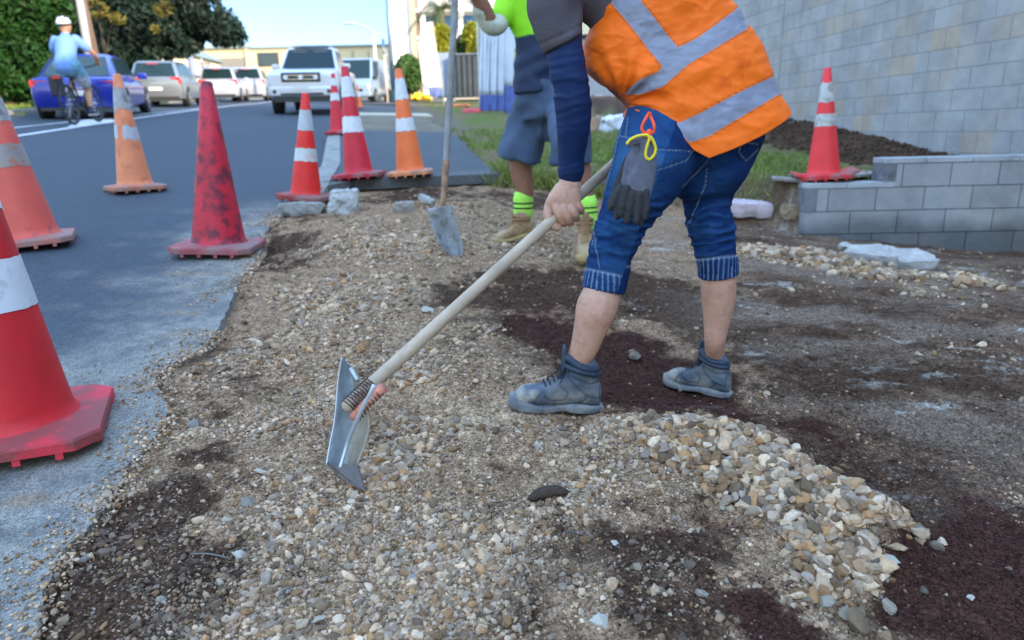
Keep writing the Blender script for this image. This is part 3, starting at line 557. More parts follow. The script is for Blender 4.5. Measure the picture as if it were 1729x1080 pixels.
# ============================================================= WALLS
def block_mat(name, base, mort, bw, bh, offx=0, shift=.3, hor='x', z0=0.0):
    m = bpy.data.materials.new(name); m.use_nodes = True; n = m.node_tree.nodes; L = m.node_tree.links; b = n['Principled BSDF']
    b.inputs['Roughness'].default_value = .95; b.inputs['Specular IOR Level'].default_value = .08
    uv = n.new('ShaderNodeAttribute'); uv.attribute_name = 'wuv'
    br = n.new('ShaderNodeTexBrick'); br.offset = .5; br.inputs['Scale'].default_value = 1; br.inputs['Brick Width'].default_value = bw; br.inputs['Row Height'].default_value = bh
    br.inputs['Mortar Size'].default_value = .0042; br.inputs['Mortar Smooth'].default_value = .3; br.inputs['Bias'].default_value = 0
    br.inputs['Color1'].default_value = (*base[0], 1); br.inputs['Color2'].default_value = (*base[1], 1); br.inputs['Mortar'].default_value = (*mort, 1)
    L.new(uv.outputs['Vector'], br.inputs['Vector'])
    # every block its own tint
    sx = n.new('ShaderNodeSeparateXYZ'); L.new(uv.outputs['Vector'], sx.inputs[0])
    def mt(op, a, b_=None):
        x = n.new('ShaderNodeMath'); x.operation = op
        for i, q in enumerate((a, b_)):
            if q is None: continue
            if isinstance(q, (int, float)): x.inputs[i].default_value = q
            else: L.new(q, x.inputs[i])
        return x.outputs[0]
    row = mt('FLOOR', mt('DIVIDE', sx.outputs[1], bh)); sh = mt('MULTIPLY', mt('MODULO', row, 2.0), .5); colm = mt('FLOOR', mt('ADD', mt('DIVIDE', sx.outputs[0], bw), sh))
    cm = n.new('ShaderNodeCombineXYZ'); L.new(row, cm.inputs[0]); L.new(colm, cm.inputs[1]); wn = n.new('ShaderNodeTexWhiteNoise'); wn.noise_dimensions = '2D'; L.new(cm.outputs[0], wn.inputs['Vector'])
    gt = n.new('ShaderNodeMath'); gt.operation = 'POWER'; L.new(wn.outputs['Value'], gt.inputs[0]); gt.inputs[1].default_value = 4.0
    mx = n.new('ShaderNodeMix'); mx.data_type = 'RGBA'; L.new(mt('MULTIPLY', gt.outputs[0], shift), mx.inputs[0]); L.new(br.outputs['Color'], mx.inputs[6]); mx.inputs[7].default_value = (.42, .33, .25, 1)
    tc = n.new('ShaderNodeTexCoord'); no = n.new('ShaderNodeTexNoise'); no.inputs['Scale'].default_value = 3; no.inputs['Detail'].default_value = 10; no.inputs['Roughness'].default_value = .7; L.new(tc.outputs['Object'], no.inputs['Vector'])
    r = n.new('ShaderNodeMapRange'); r.inputs[1].default_value = .3; r.inputs[2].default_value = .7; r.inputs[3].default_value = .8; r.inputs[4].default_value = 1.2; L.new(no.outputs[0], r.inputs[0])
    # darker towards the foot, with an uneven edge
    st = n.new('ShaderNodeMapRange'); st.inputs[1].default_value = z0-.02; st.inputs[2].default_value = z0+.10; st.inputs[3].default_value = .5; st.inputs[4].default_value = 1.0
    nz = n.new('ShaderNodeTexNoise'); nz.inputs['Scale'].default_value = 1.6; nz.inputs['Detail'].default_value = 3; L.new(tc.outputs['Object'], nz.inputs['Vector'])
    L.new(mt('ADD', sx.outputs[1], mt('MULTIPLY', mt('SUBTRACT', nz.outputs[0], .5), .35)), st.inputs[0])
    k = mt('MULTIPLY', r.outputs[0], st.outputs[0])
    sc_ = n.new('ShaderNodeVectorMath'); sc_.operation = 'SCALE'; L.new(mx.outputs[2], sc_.inputs[0]); L.new(k, sc_.inputs['Scale']); L.new(sc_.outputs[0], b.inputs['Base Color'])
    n2 = n.new('ShaderNodeTexNoise'); n2.inputs['Scale'].default_value = 150; L.new(tc.outputs['Object'], n2.inputs['Vector'])
    h = mt('SUBTRACT', mt('MULTIPLY', n2.outputs[0], .3), br.outputs['Fac'])
    bp = n.new('ShaderNodeBump'); bp.inputs['Strength'].default_value = 1.0; bp.inputs['Distance'].default_value = .012; L.new(h, bp.inputs['Height']); L.new(bp.outputs[0], b.inputs['Normal'])
    return m
def set_wuv(o, fn):
    a = o.data.attributes.new('wuv', 'FLOAT_VECTOR', 'POINT'); a.data.foreach_set('vector', np.array([fn(v.co) for v in o.data.vertices], np.float32).ravel())
TALLM = block_mat('tall_wall_block', ((.37, .362, .368), (.335, .328, .335)), (.26, .255, .26), .4, .2, shift=.75, z0=-5)
LOWM = block_mat('low_wall_block', ((.39, .39, .395), (.31, .315, .325)), (.12, .122, .125), .4, .195, shift=.15, z0=0.06)
CAPM = mat('wall_cap', (.40, .41, .43), .85, var=.12, vs=6, bump=.4, dirt=.5, dcol=(.16, .16, .17), ds=7)
# tall retaining wall on the right, running up the street
def wall_seg(y0, y1, z0, z1, th=.2):
    d = Vector((-.122, 1, 0)).normalized(); nrm = Vector((1, .122, 0)).normalized(); a = Vector((5.3-.122*y0, y0, 0)); b = Vector((5.3-.122*y1, y1, 0)); v = []
    for z in (z0, z1):
        for p in (a, a+nrm*th, b, b+nrm*th): v.append((p.x, p.y, z))
    return v
tw = thing('tall_block_wall', 'tall grey concrete block wall running up along the right side', 'wall', (5.0, 2.5, 0))
o = MB().hexa(wall_seg(-6, 10.62, -1.6, 3.0)).ob('wall_face', TALLM, tw, world=True); set_wuv(o, lambda c: (c.y*1.0074, c.z, 0))
o = MB().hexa(wall_seg(10.64, 13.2, -1.6, 3.0)).ob('wall_face', TALLM, tw, world=True); set_wuv(o, lambda c: (c.y*1.0074+.1, c.z+.03, 0))
o = MB().hexa(wall_seg(-6, 13.2, 3.0, 3.06, .24)).ob('wall_cap', CAPM, tw, world=True)
# stepped low wall
lw = thing('low_block_wall', 'low stepped grey block retaining wall below the leaning red cone', 'wall', (2.53, 5.9, 0))
YF = 5.90
def lowv(x0, x1, z0, z1, th=.19, dy=0): return [(x, YF+dy+(x-2.5)*-.03+ (th if s else 0), z) for z in (z0, z1) for s in (0, 1) for x in (x0, x1)]
o = MB().hexa(lowv(2.535, 6.2, -.6, .375)).ob('lower_courses', LOWM, lw, world=True); set_wuv(o, lambda c: (c.x+.085, c.z+.015, 0))
o = MB().hexa(lowv(3.165, 6.2, .375, .57)).ob('upper_course', LOWM, lw, world=True); set_wuv(o, lambda c: (c.x+.085, c.z+.015+.0, 0))
def caps(xs, z):
    for a, b in zip(xs, xs[1:]): bev(MB().hexa(lowv(a+.002, b-.002, z, z+.045, .205, -.006)).ob('cap_block', CAPM, lw, world=True), .004)
caps([2.53, 2.86, 3.26], .375); caps([3.155, 3.5, 3.88, 4.26, 4.64, 5.02, 5.4, 5.78, 6.2], .57)
ENDM = mat('cut_block_end', (.17, .17, .19), .9, var=.3, vs=14, bump=.5)
MB().hexa(lowv(2.529, 2.62, .18, .373, .2, -.006)).ob('end_block', ENDM, lw, world=True)
MB().hexa(lowv(3.156, 3.26, .422, .568, .2, -.006)).ob('end_block', ENDM, lw, world=True)
# soil heaped in the corner behind the low wall is part of the ground

# ------------------------------------------------------------- bits lying by the low wall
rk2 = np.random.default_rng(5)
def slab(name, label, cat, px, py, size, col, rz=0, tilt=(0, 0), lift=0, seed=0, rough_=.9, jag_=.12, hgt=None, bump=.6):
    p = ont(px, py, lambda a, b: gz(a, b)); bm = bmesh.new(); bmesh.ops.create_cube(bm, size=1); bmesh.ops.subdivide_edges(bm, edges=bm.edges[:], cuts=15, use_grid_fill=True)
    v = np.array([x.co[:] for x in bm.verts]); f = [[q.index for q in p_.verts] for p_ in bm.faces]; bm.free()
    l = np.maximum(np.abs(v).max(1), 1e-6)[:, None]; sph = v/np.linalg.norm(v, axis=1)[:, None]*.62; v = v*.72+sph*.28
    v = v*np.array(size); v += vn3(v+seed, 1/max(size)*5, seed)[:, None]*np.array(size)*jag_*2.4; v += vn3(v+seed, 1/max(size)*16, seed+2)[:, None]*min(size)*jag_*(1.6 if name.startswith(('con', 'kerb', 'sand', 'pav')) else .3)
    o = mobj(name, v, f, mat(name+str(seed), col, rough_, var=.25, vs=12, bump=bump, bs=70, dirt=.4, dcol=tuple(c*.6 for c in col)), smooth=not name.startswith(('concrete_l', 'kerb', 'sand', 'concrete_s')))
    o.location = (p[0], p[1]+size[1]*.3, p[2]+size[2]*.42+lift); o.rotation_euler = (tilt[0], tilt[1], rz); return tag(o, label, cat)
slab('concrete_lump', 'long pale jagged lump of broken concrete lying in front of the low wall', 'rubble', 1508, 448, (.52, .22, .10), (.42, .39, .36), rz=-.32, tilt=(.15, .12), seed=3, jag_=.22)
pk = slab('concrete_piece', 'pinkish pale curved slab lying on stones behind the right leg', 'rubble', 1262, 372, (.44, .24, .13), (.52, .42, .44), rz=-.1, tilt=(.1, .05), lift=.05, seed=1, jag_=.08, bump=.2)
slab('sandstone_block', 'small tan square stone block at the foot of the low wall end', 'rubble', 1340, 368, (.16, .14, .13), (.30, .22, .14), rz=.3, seed=2, jag_=.1)
slab('paving_piece', 'thin flat paving piece poking out beside the leaning red cone', 'rubble', 1337, 330, (.30, .2, .035), (.27, .24, .22), rz=-.2, tilt=(.0, .1), lift=.12, seed=4, jag_=.05)
slab('kerb_chunk', 'broken pale end of the concrete kerb beside the small red cone', 'rubble', 579, 358, (.20, .2, .17), (.42, .42, .41), rz=.1, seed=5, jag_=.14)
slab('kerb_fragment', 'low grey kerb fragment under the small striped cone edge', 'rubble', 505, 362, (.34, .13, .09), (.26, .25, .23), rz=.1, seed=6, jag_=.15)
slab('concrete_shard', 'flat pale shard leaning beside the shovel socket', 'rubble', 720, 344, (.14, .06, .04), (.36, .36, .35), rz=-.5, tilt=(0, .35), lift=.02, seed=7)
slab('concrete_shard', 'grey lump of stone to the left of the standing shovel', 'rubble', 682, 358, (.13, .1, .08), (.30, .28, .25), rz=.5, seed=8)
bo = ont(1430, 300, lambda a, b: .45); o = MB().box((3.02, 6.35, .46), (.9, .5, .02), .5).ob('plywood_board', mat('weathered_ply', (.30, .26, .23), .85, var=.2, vs=5), None); tag(o, 'flat weathered board lying behind the leaning red cone', 'board')

# ------------------------------------------------------------- unseen building added to throw the foreground shade, out beyond the tall wall
PLAS = mat('render_plaster', (.42, .40, .36), .9, var=.08, vs=1.5)
GLASSD = mat('dark_glass', (.02, .03, .04), .08, var=0, spec=.8)
ab = thing('shade_building', 'plain rendered apartment building behind the tall block wall', 'building', (13, -8, 0))
MB().box((14.5, -9.5, 3.7), (14, 43, 10.4)).ob('wall', PLAS, ab, world=True)
MB().box((14.5, -9.5, 9.0), (14.6, 43.6, .25)).ob('roof', CAPM, ab, world=True)
for k in range(8):
    for z in (2.6, 5.6): MB().box((7.49, -27+k*5, z), (.06, 1.6, 1.4)).ob('window', GLASSD, ab, world=True)

# ------------------------------------------------------------- far buildings
CREAM = mat('cream_render', (.62, .50, .30), .9, var=.06, vs=.6)
CREAMD = mat('cream_lower', (.44, .38, .27), .9, var=.08, vs=.6)
TRIM = mat('roof_trim', (.20, .24, .22), .8, var=.1)
DOORG = mat('roller_door', (.22, .20, .17), .7, var=.05)
def quad_front(y, x0, x1, ytop, ybot, th=8.0):
    a, b = at(x0, ybot, y), at(x1, ytop, y); return a.x, b.x, a.z, b.z
wh = thing('warehouse', 'long low cream warehouse with grey roller door behind the parked cars', 'building', (-25, 72, 4.4))
yw = 72.0
def face(mb, px0, px1, pt, pb, d=0.0, th=6.0):
    x0 = at(px0, pb, yw).x; x1 = at(px1, pb, yw).x; zt = at((px0+px1)/2, pt, yw).z; zb = at((px0+px1)/2, pb, yw).z
    return mb.box(((x0+x1)/2, yw+th/2+d, (zt+zb)/2), (x1-x0, th, zt-zb)), (x0, x1, zb, zt)
MB_, r_ = face(MB(), 200, 426, 84, 182); MB_.ob('wall', CREAM, wh, world=True)
MB_, _ = face(MB(), 426, 672, 80, 182, -.3); MB_.ob('wall', CREAM, wh, world=True)
MB_, _ = face(MB(), 426, 672, 118, 182, -.34, .5); MB_.ob('wall_base', CREAMD, wh, world=True)
MB_, _ = face(MB(), 198, 427, 81, 84.5, -.25, 6.5); MB_.ob('roof_trim', TRIM, wh, world=True)
MB_, _ = face(MB(), 424, 676, 77, 80.5, -.5, 6.5); MB_.ob('roof_trim', TRIM, wh, world=True)
MB_, _ = face(MB(), 335, 428, 98, 182, -.12, .3); MB_.ob('roller_door', DOORG, wh, world=True)
MB_, _ = face(MB(), 439, 474, 89, 112, -.42, .3); MB_.ob('window', GLASSD, wh, world=True)
mb = MB()
for i in range(9):
    x = at(446+i*26, 150, yw).x; mb.box((x, yw-.36, at(500, 100, yw).z), (.08, .1, 1.2))
mb.ob('downpipe', TRIM, wh, world=True)
# white house glimpsed under the dark tree
WHT = mat('white_render', (.72, .70, .66), .85, var=.05, vs=.5)
WHTB = mat('bright_white', (.80, .78, .74), .8, var=.03, vs=.5)
hs = thing('house', 'pale cream house seen below the dark tree behind the silver car', 'building', (-29, 60, 4))
x0, x1 = at(228, 150, 60).x, at(328, 150, 60).x; z0, z1 = at(270, 165, 60).z, at(270, 95, 60).z
MB().box(((x0+x1)/2, 63, (z0+z1)/2), (x1-x0, 6, z1-z0)).ob('wall', mat('cream_board', (.66, .60, .48), .85, var=.05), hs, world=True)
MB().prism([(x0-.4, z1), (x1+.4, z1), ((x0+x1)/2, z1+1.6)], 59.6, 66.4, 'y').ob('roof', TRIM, hs, world=True)
MB().box(((x0+x1)/2+.6, 59.97, z0+1.9), (1.1, .1, 1.0)).ob('window', GLASSD, hs, world=True)
# tall white building
ap = thing('apartment_block', 'tall white block with blue glazed balconies behind the palm', 'building', (-8, 55, 3.7))
yb_ = 55.0
def fb(px0, px1, pt, pb, d, th):
    x0 = at(px0, 60, yb_).x; x1 = at(px1, 60, yb_).x; zt = at(px0, pt, yb_).z; zb = at(px0, pb, yb_).z
    return MB().box(((x0+x1)/2, yb_+d+th/2, (zt+zb)/2), (x1-x0, th, zt-zb))
BLUEP = mat('blue_glazing', (.05, .22, .55), .25, var=.1, vs=2, spec=.6); WING = mat('pale_blue_glass', (.35, .50, .56), .2, var=0)
fb(655, 694, -60, 190, 0, 9).ob('wall', WHTB, ap, world=True)
fb(694, 704, -60, 190, -.25, 9.2).ob('pillar', mat('beige_render', (.42, .34, .26), .9), ap, world=True)
fb(704, 850, -60, 190, 2.0, 7).ob('wall', WHT, ap, world=True)
for a, b in ((8, 37), (60, 80)): fb(664, 671.5, a, b, -.05, .2).ob('window', WING, ap, world=True)
for a, b in ((-40, -5), (22, 50), (70, 105)): fb(706, 850, a-4, b-8, 1.85, .3).ob('balcony_glazing', BLUEP, ap, world=True)
for a in (16, 62, 112): fb(696, 850, a, a+5, -.2, 2.3).ob('balcony_slab', WHT, ap, world=True)
for a in (712, 741, 776, 812, 846): fb(a, a+7, -60, 190, -.3, .5).ob('column', WHTB, ap, world=True)
# pale house and things seen between the two workers
h2 = thing('house', 'pale blue weatherboard house glimpsed between the two workers', 'building', (5, 40, 3))
yc = 40.0
def fc(px0, px1, pt, pb, d, th, y=40.0):
    x0 = at(px0, 180, y).x; x1 = at(px1, 180, y).x; zt = at(px0, pt, y).z; zb = at(px0, pb, y).z
    return MB().box(((x0+x1)/2, y+d+th/2, (zt+zb)/2), (x1-x0, th, zt-zb))
fc(900, 1240, 60, 222, 0, 6).ob('wall', mat('pale_blue_board', (.075, .12, .185), .85, var=.08, vs=2), h2, world=True)
fc(890, 1250, 40, 62, -.5, 7).ob('roof', TRIM, h2, world=True)
for a, b, c, d in ((1003, 1018, 159, 163), (1024, 1052, 174, 180), (1006, 1013, 168, 178), (1030, 1040, 160, 170), (1100, 1130, 120, 160)): fc(a, b, c, d, -.08, .2).ob('window', mat('blue_grey_glass', (.12, .16, .22), .3, var=0), h2, world=True)
vn_ = thing('utility_trailer', 'pale parked trailer with dark spare wheel beyond the grass', 'trailer', (2.9, 21, 1.6))
p = ont(1035, 212); y_ = 20.0
fc(1003, 1065, 183, 203, 0, 1.6, y_).ob('body', mat('trailer_white', (.55, .60, .66), .5), vn_, world=True)
fc(1004, 1022, 196, 208, -.1, .2, y_).ob('hitch', mat('black_steel', (.03, .03, .035), .6), vn_, world=True)
x_, z_ = at(1035, 191, y_).x, at(1035, 191, y_).z
mb = MB(); mb.tube([(x_, y_-.12, z_), (x_, y_+.05, z_)], .13, 16); mb.ob('spare_wheel', mat('tyre_rubber', (.02, .02, .022), .8), vn_, smooth=False, world=True)
fc(1003, 1065, 203, 206, .2, 1.2, y_).ob('frame', mat('black_steel', (0, 0, 0)), vn_, world=True)
for a in (1012, 1055):
    xx = at(a, 210, y_+.8).x; MB().tube([(xx-.05, y_+.8, z_-.25), (xx+.08, y_+.8, z_-.25)], .28, 16).ob('wheel', mat('tyre_rubber', (0, 0, 0)), vn_, world=True)
GALV = mat('galvanised', (.50, .55, .58), .35, .7, var=.1, vs=20)
gr = thing('guard_rail', 'low galvanised guard rail crossing the grass between the workers', 'guard rail', (1.5, 11, .9))
a, b = at(985, 246, 11), at(1130, 243, 11.2)
MB().box(((a.x+b.x)/2, 11.1, a.z+.04), (b.x-a.x+.6, .03, .05)).box(((a.x+b.x)/2, 11.1, a.z-.05), (b.x-a.x+.6, .03, .05)).box(((a.x+b.x)/2, 11.13, a.z), (b.x-a.x+.6, .02, .08)).ob('beam', GALV, gr, world=True)
for t in (.22, .9):
    x = a.x+(b.x-a.x)*t; MB().box((x, 11.17, a.z-.15), (.05, .05, .5)).ob('post', mat('black_steel', (0, 0, 0)), gr, world=True)
o = slab('rubble_sack', 'white bulging rubble sack on the lawn behind the guard rail', 'sack', 1040, 243, (.5, .4, .5), (.62, .64, .72), seed=11, jag_=.15, lift=.1); o.location = (at(1040, 222, 12.2).x, 12.2, at(1040, 222, 12.2).z)
o = slab('soil_bag', 'brown crumpled bag beside the white rubble sack', 'sack', 1010, 243, (.32, .3, .5), (.32, .2, .13), seed=12, jag_=.2, lift=.1); o.location = (at(1011, 226, 12.3).x, 12.3, at(1011, 226, 12.3).z)

# ------------------------------------------------------------- site clutter up the path
tf = thing('wrapped_fence', 'white cloth wrapped site fence with a blue bottom band left of the second worker', 'fence', (-.9, 24, 1.6))
CLW = mat('white_cloth', (.60, .64, .72), .85, var=.1, vs=3, bump=.4, bs=6); CLB = mat('blue_cloth', (.10, .14, .38), .85, var=.15, vs=5, bump=.4, bs=6)
def cloth(name, px0, px1, pt, pb, y0, y1, m, par, amp=.08, n=40, seed=0):
    v = []; f = []
    for i in range(n+1):
        t = i/n; px = px0+(px1-px0)*t; y = y0+(y1-y0)*t
        for j in range(13):
            s = j/12; q = at(px, pt+(pb-pt)*s, y); w_ = amp*math.sin(t*19+seed)*(.4+.6*s)+amp*.6*math.sin(t*43+s*3+seed); v.append((q.x, q.y+w_, q.z))
        if i:
            for j in range(12): f.append(((i-1)*13+j, i*13+j, i*13+j+1, (i-1)*13+j+1))
    o = mobj(name, v, f, m, par, True, world=True); so_ = o.modifiers.new('t', 'SOLIDIFY'); so_.thickness = .02; return o
cloth('cloth', 810, 852, 40, 160, 22, 21.5, CLW, tf); cloth('cloth', 852, 930, 34, 144, 21.5, 21, CLW, tf, seed=2)
cloth('lower_band', 810, 852, 160, 187, 22, 21.4, CLB, tf, .05); cloth('lower_band', 852, 935, 144, 196, 21.45, 20.9, CLB, tf, .05, seed=2)
mb = MB()
for a in (808, 853, 905): q = at(a, 100, 22.2); mb.tube([(q.x, 22.2, q.z-2.2), (q.x, 22.2, q.z+1.3)], .03, 8)
mb.ob('frame', GALV, tf, world=True)
pl = MB(); q = at(872, 100, 21.0); pl.box((q.x+.05, 20.95, q.z), (.22, .03, .55)); pl.ob('notice', mat('yellow_notice', (.35, .33, .08), .7, var=.4, vs=9), tf, world=True)
sk = thing('skip_bin', 'dark grey skip bin below the yellow-green shrubs', 'skip bin', (-3, 34, 2.4))
SKM = mat('skip_grey', (.035, .045, .052), .6, var=.3, vs=2); SKB = mat('skip_bluegrey', (.22, .27, .36), .6, var=.2, vs=2)
def pb(px0, px1, pt, pbm, y, th): a = at(px0, pbm, y); b = at(px1, pt, y); return [(x, yy_, z) for z in (a.z, b.z) for yy_ in (y, y+th) for x in (a.x, b.x)]
MB().hexa(pb(768, 812, 92, 164, 34, 2.2)).ob('body', SKM, sk, world=True); MB().hexa(pb(735, 769, 88, 162, 34.5, 2)).ob('side', SKB, sk, world=True)
MB().hexa(pb(766, 814, 89, 92, 33.9, 2.4)).ob('rim', mat('rim_grey', (.16, .2, .26), .5), sk, world=True)
MB().hexa(pb(768, 812, 164, 168, 33.9, 2)).ob('base_rail', mat('pale_rail', (.4, .36, .3), .7), sk, world=True)
for k in range(4): x = 774+k*9; MB().hexa(pb(x, x+1.5, 93, 163, 33.92, .1)).ob('rib', SKM, sk, world=True)
def leaning_banner(label, top, bot, w0, w1, y, col_b):
    t = thing('leaning_banner', label, 'banner', tuple(at(*bot, y)))
    a, b = at(*top, y), at(*bot, y); wa, wb_ = w0/ppm(y, 2), w1/ppm(y, 2); d = .06
    def pan(s0, s1, m, nm, e=0):
        p0 = a.lerp(b, s0); p1 = a.lerp(b, s1); h0 = wa+(wb_-wa)*s0; h1 = wa+(wb_-wa)*s1; v = []
        for p, h in ((p1, h1), (p0, h0)):
            for yy_ in (y-d-e, y+d+e): v += [(p.x-h/2, yy_, p.z+ (0)), (p.x+h/2, yy_, p.z+(.25*h if p is p0 and s0 == 0 else 0))]
        MB().hexa(v).ob(nm, m, t, world=True)
    pan(0, .80, WHTB, 'panel'); pan(.80, .93, col_b, 'lower_band', .004)
    MB().tube([a+Vector((wa*.55, 0, .1)), b+Vector((wb_*.5, 0, -.1))], .05, 8).ob('pole', mat('beige_render', (0, 0, 0)), t, world=True)
PURP = mat('lilac_print', (.33, .32, .52), .7, var=.5, vs=7)
leaning_banner('tall white leaning banner with lilac print near its foot', (719, 42), (738, 172), 18, 22, 27, PURP)
leaning_banner('shorter white leaning banner left of the tall one', (711, 70), (722, 158), 10, 11, 28.5, mat('grey_blue_print', (.30, .34, .44), .7))
YEL = mat('yellow_hose', (.75, .48, .02), .5, var=.3, vs=20)
mb = MB(); q = ont(722, 172); rr = np.random.default_rng(2)
for k in range(16):
    pts = [(q.x+rr.normal(0, .3)-.3+1.1*t*(k % 3-1)*.7-.6*t, q.y+rr.normal(0, .3)-2.5*t*(k % 2), q.z+.12+.35*math.sin(t*3.1)*rr.random()) for t in np.linspace(0, 1, 5)]; mb.tube(crom(pts, 16), .075, 8)
o = mb.ob('safety_netting', YEL, smooth=True); tag(o, 'crumpled bright yellow netting heaped on the grass edge in the sun', 'netting')
o = slab('yellow_bag', 'small yellow bag on the ground near the far red cone', 'bag', 694, 166, (.3, .3, .5), (.65, .55, .03), seed=21)
o = slab('pink_lid', 'pink plastic lid lying on the grass by the wrapped fence', 'lid', 797, 190, (.55, .4, .14), (.72, .12, .14), seed=22, jag_=.05)
o = slab('orange_bag', 'orange sheet of plastic lying near the skip bin', 'bag', 772, 180, (.9, .5, .12), (.70, .25, .12), seed=23)
# poles, lamps, sign
SGREY = mat('lamp_grey', (.42, .44, .45), .5, .3, var=.05)
def pole(name, label, cat, px, py, ptop, y, r0, r1, m, par=None):
    b = at(px, py, y); t = at(px, ptop, y); th_ = thing(name, label, cat, tuple(b)); v, f = tube_vf([(b.x, y, b.z-.3), (b.x, y, (b.z+t.z)/2), (b.x, y, t.z)], [r0, (r0+r1)/2, r1], 12); mobj('pole', v, f, m, th_, True, world=True); return th_, b, t
th_, b, t = pole('street_lamp', 'thin white street lamp with a curved arm over the road', 'street lamp', 639, 174, 60, 38, .11, .07, mat('lamp_white', (.62, .60, .56), .5))
v, f = tube_vf(crom([(t.x, 38, t.z), tuple(at(622, 47, 38)), tuple(at(608, 42, 38)), tuple(at(592, 38, 38))], 12), .045, 8); mobj('arm', v, f, SGREY, th_, True, world=True)
q = at(590, 39, 38); bev(MB().box((q.x, 38, q.z), (.55, .22, .12)).ob('lamp_head', SGREY, th_, world=True), .03)
th_, b, t = pole('light_pole', 'tall slim blue-grey pole beside the white building', 'pole', 664, 148, -60, 30, .10, .07, mat('blue_grey_paint', (.16, .22, .30), .4, .3))
th_, b, t = pole('sign_pole', 'short pinkish pole carrying a narrow dark sign', 'sign pole', 654, 165, 92, 33, .05, .05, mat('pinkish_pole', (.55, .45, .40), .6))
MB().hexa(pb(645, 649, 65, 80, 33, .06)).ob('sign_plate', mat('blue_sign', (.06, .16, .3), .5), th_, world=True); q0, q1 = at(647, 80, 33.03), at(654, 95, 33.03); MB().tube([q0, q1], .03, 6).ob('bracket', SGREY, th_, world=True)
th_, b, t = pole('utility_pole', 'grey round utility pole rising behind the blue sedan', 'pole', 160, 150, -70, 21, .12, .10, mat('pole_grey', (.34, .35, .36), .7))
th_, b, t = pole('timber_pole', 'brown timber pole leaning beside the grey utility pole', 'pole', 172, 150, -70, 21.5, .14, .11, mat('pole_brown', (.13, .085, .055), .85, var=.3, vs=20)); th_.rotation_euler = (0, R(-3), 0)
th_, b, t = pole('sign_pole', 'thick blue-grey post under the dark tree', 'pole', 330, 160, 92, 38, .16, .15, mat('blue_grey_post', (.20, .24, .32), .6))
th_, b, t = pole('give_way_sign', 'triangular give way sign seen from behind left of the grey door', 'sign', 348, 160, 98, 41, .05, .05, SGREY)
q = [at(*c, 40.9) for c in ((337, 105), (356, 105), (347, 122))]; MB().prism([(c.x, c.z) for c in q], 40.86, 40.9, 'y').ob('sign_plate', mat('sign_back', (.20, .15, .16), .6), th_, world=True)
q = [at(*c, 40.84) for c in ((340, 107), (353, 107), (347, 118))]; MB().prism([(c.x, c.z) for c in q], 40.83, 40.85, 'y').ob('sign_face', mat('sign_face', (.42, .38, .38), .6), th_, world=True)
bn = MB().hexa(pb(658, 671, 152, 172, 29, .6)).ob('wheelie_bin', mat('bin_green', (.02, .06, .06), .5)); tag(bn, 'dark green wheelie bin behind the orange striped cone', 'bin'); 

# ============================================================= TREES
def leafm(name, col, var=.35, tr=.25):
    m = bpy.data.materials.new(name); m.use_nodes = True; n = m.node_tree.nodes; L = m.node_tree.links; b = n['Principled BSDF']; b.inputs['Roughness'].default_value = .6; b.inputs['Specular IOR Level'].default_value = .3
    a = n.new('ShaderNodeAttribute'); a.attribute_name = 'tint'; mr = n.new('ShaderNodeMapRange'); mr.inputs[3].default_value = 1-var; mr.inputs[4].default_value = 1+var; L.new(a.outputs['Fac'], mr.inputs[0])
    s = n.new('ShaderNodeVectorMath'); s.operation = 'SCALE'; s.inputs[0].default_value = col; L.new(mr.outputs[0], s.inputs['Scale']); L.new(s.outputs[0], b.inputs['Base Color'])
    t = n.new('ShaderNodeBsdfTranslucent'); L.new(s.outputs[0], t.inputs[0]); mx = n.new('ShaderNodeMixShader'); mx.inputs[0].default_value = tr; L.new(b.outputs[0], mx.inputs[1]); L.new(t.outputs[0], mx.inputs[2]); L.new(mx.outputs[0], n['Material Output'].inputs[0]); return m
def crown(name, blobs, n, size, m, par, seed=0, droop=0, elong=1.6):
    r_ = np.random.default_rng(seed); P = []; 
    vol = np.array([b[3]*b[4]*b[5] for b in blobs])**.67; vol /= vol.sum()
    for b, k in zip(blobs, (vol*n).astype(int)):
        d = r_.normal(size=(k, 3)); d /= np.linalg.norm(d, axis=1)[:, None]; rad = r_.uniform(.35, 1.0, k)**.45
        p = d*rad[:, None]; q = p*np.array(b[3:6])+np.array(b[:3]); keep = (vn3(q, 1.1/max(min(b[3:6]), .3)*1.2, seed)+.5) > .40
        P.append(q[keep])
    P = np.vstack(P); k = len(P); a = r_.normal(size=(k, 3)); a[:, 2] -= droop; a /= np.linalg.norm(a, axis=1)[:, None]; c = np.cross(a, r_.normal(size=(k, 3))); c /= np.linalg.norm(c, axis=1)[:, None]
    s = size*r_.uniform(.6, 1.3, k)[:, None]; V = np.stack([P-a*s*elong/2, P+c*s*.35, P+a*s*elong/2, P-c*s*.35], 1).reshape(-1, 3); o = mobj(name, V, np.arange(4*k).reshape(-1, 4), m, par, world=True)
    t = np.clip(.5+vn3(P, .9, seed+3)*1.6+r_.normal(0, .18, k), 0, 1); vattr(o, 'tint', np.repeat(t, 4)); return o
TRUNK = mat('trunk_bark', (.07, .05, .038), .9, var=.3, vs=8, bump=.8, bs=20)
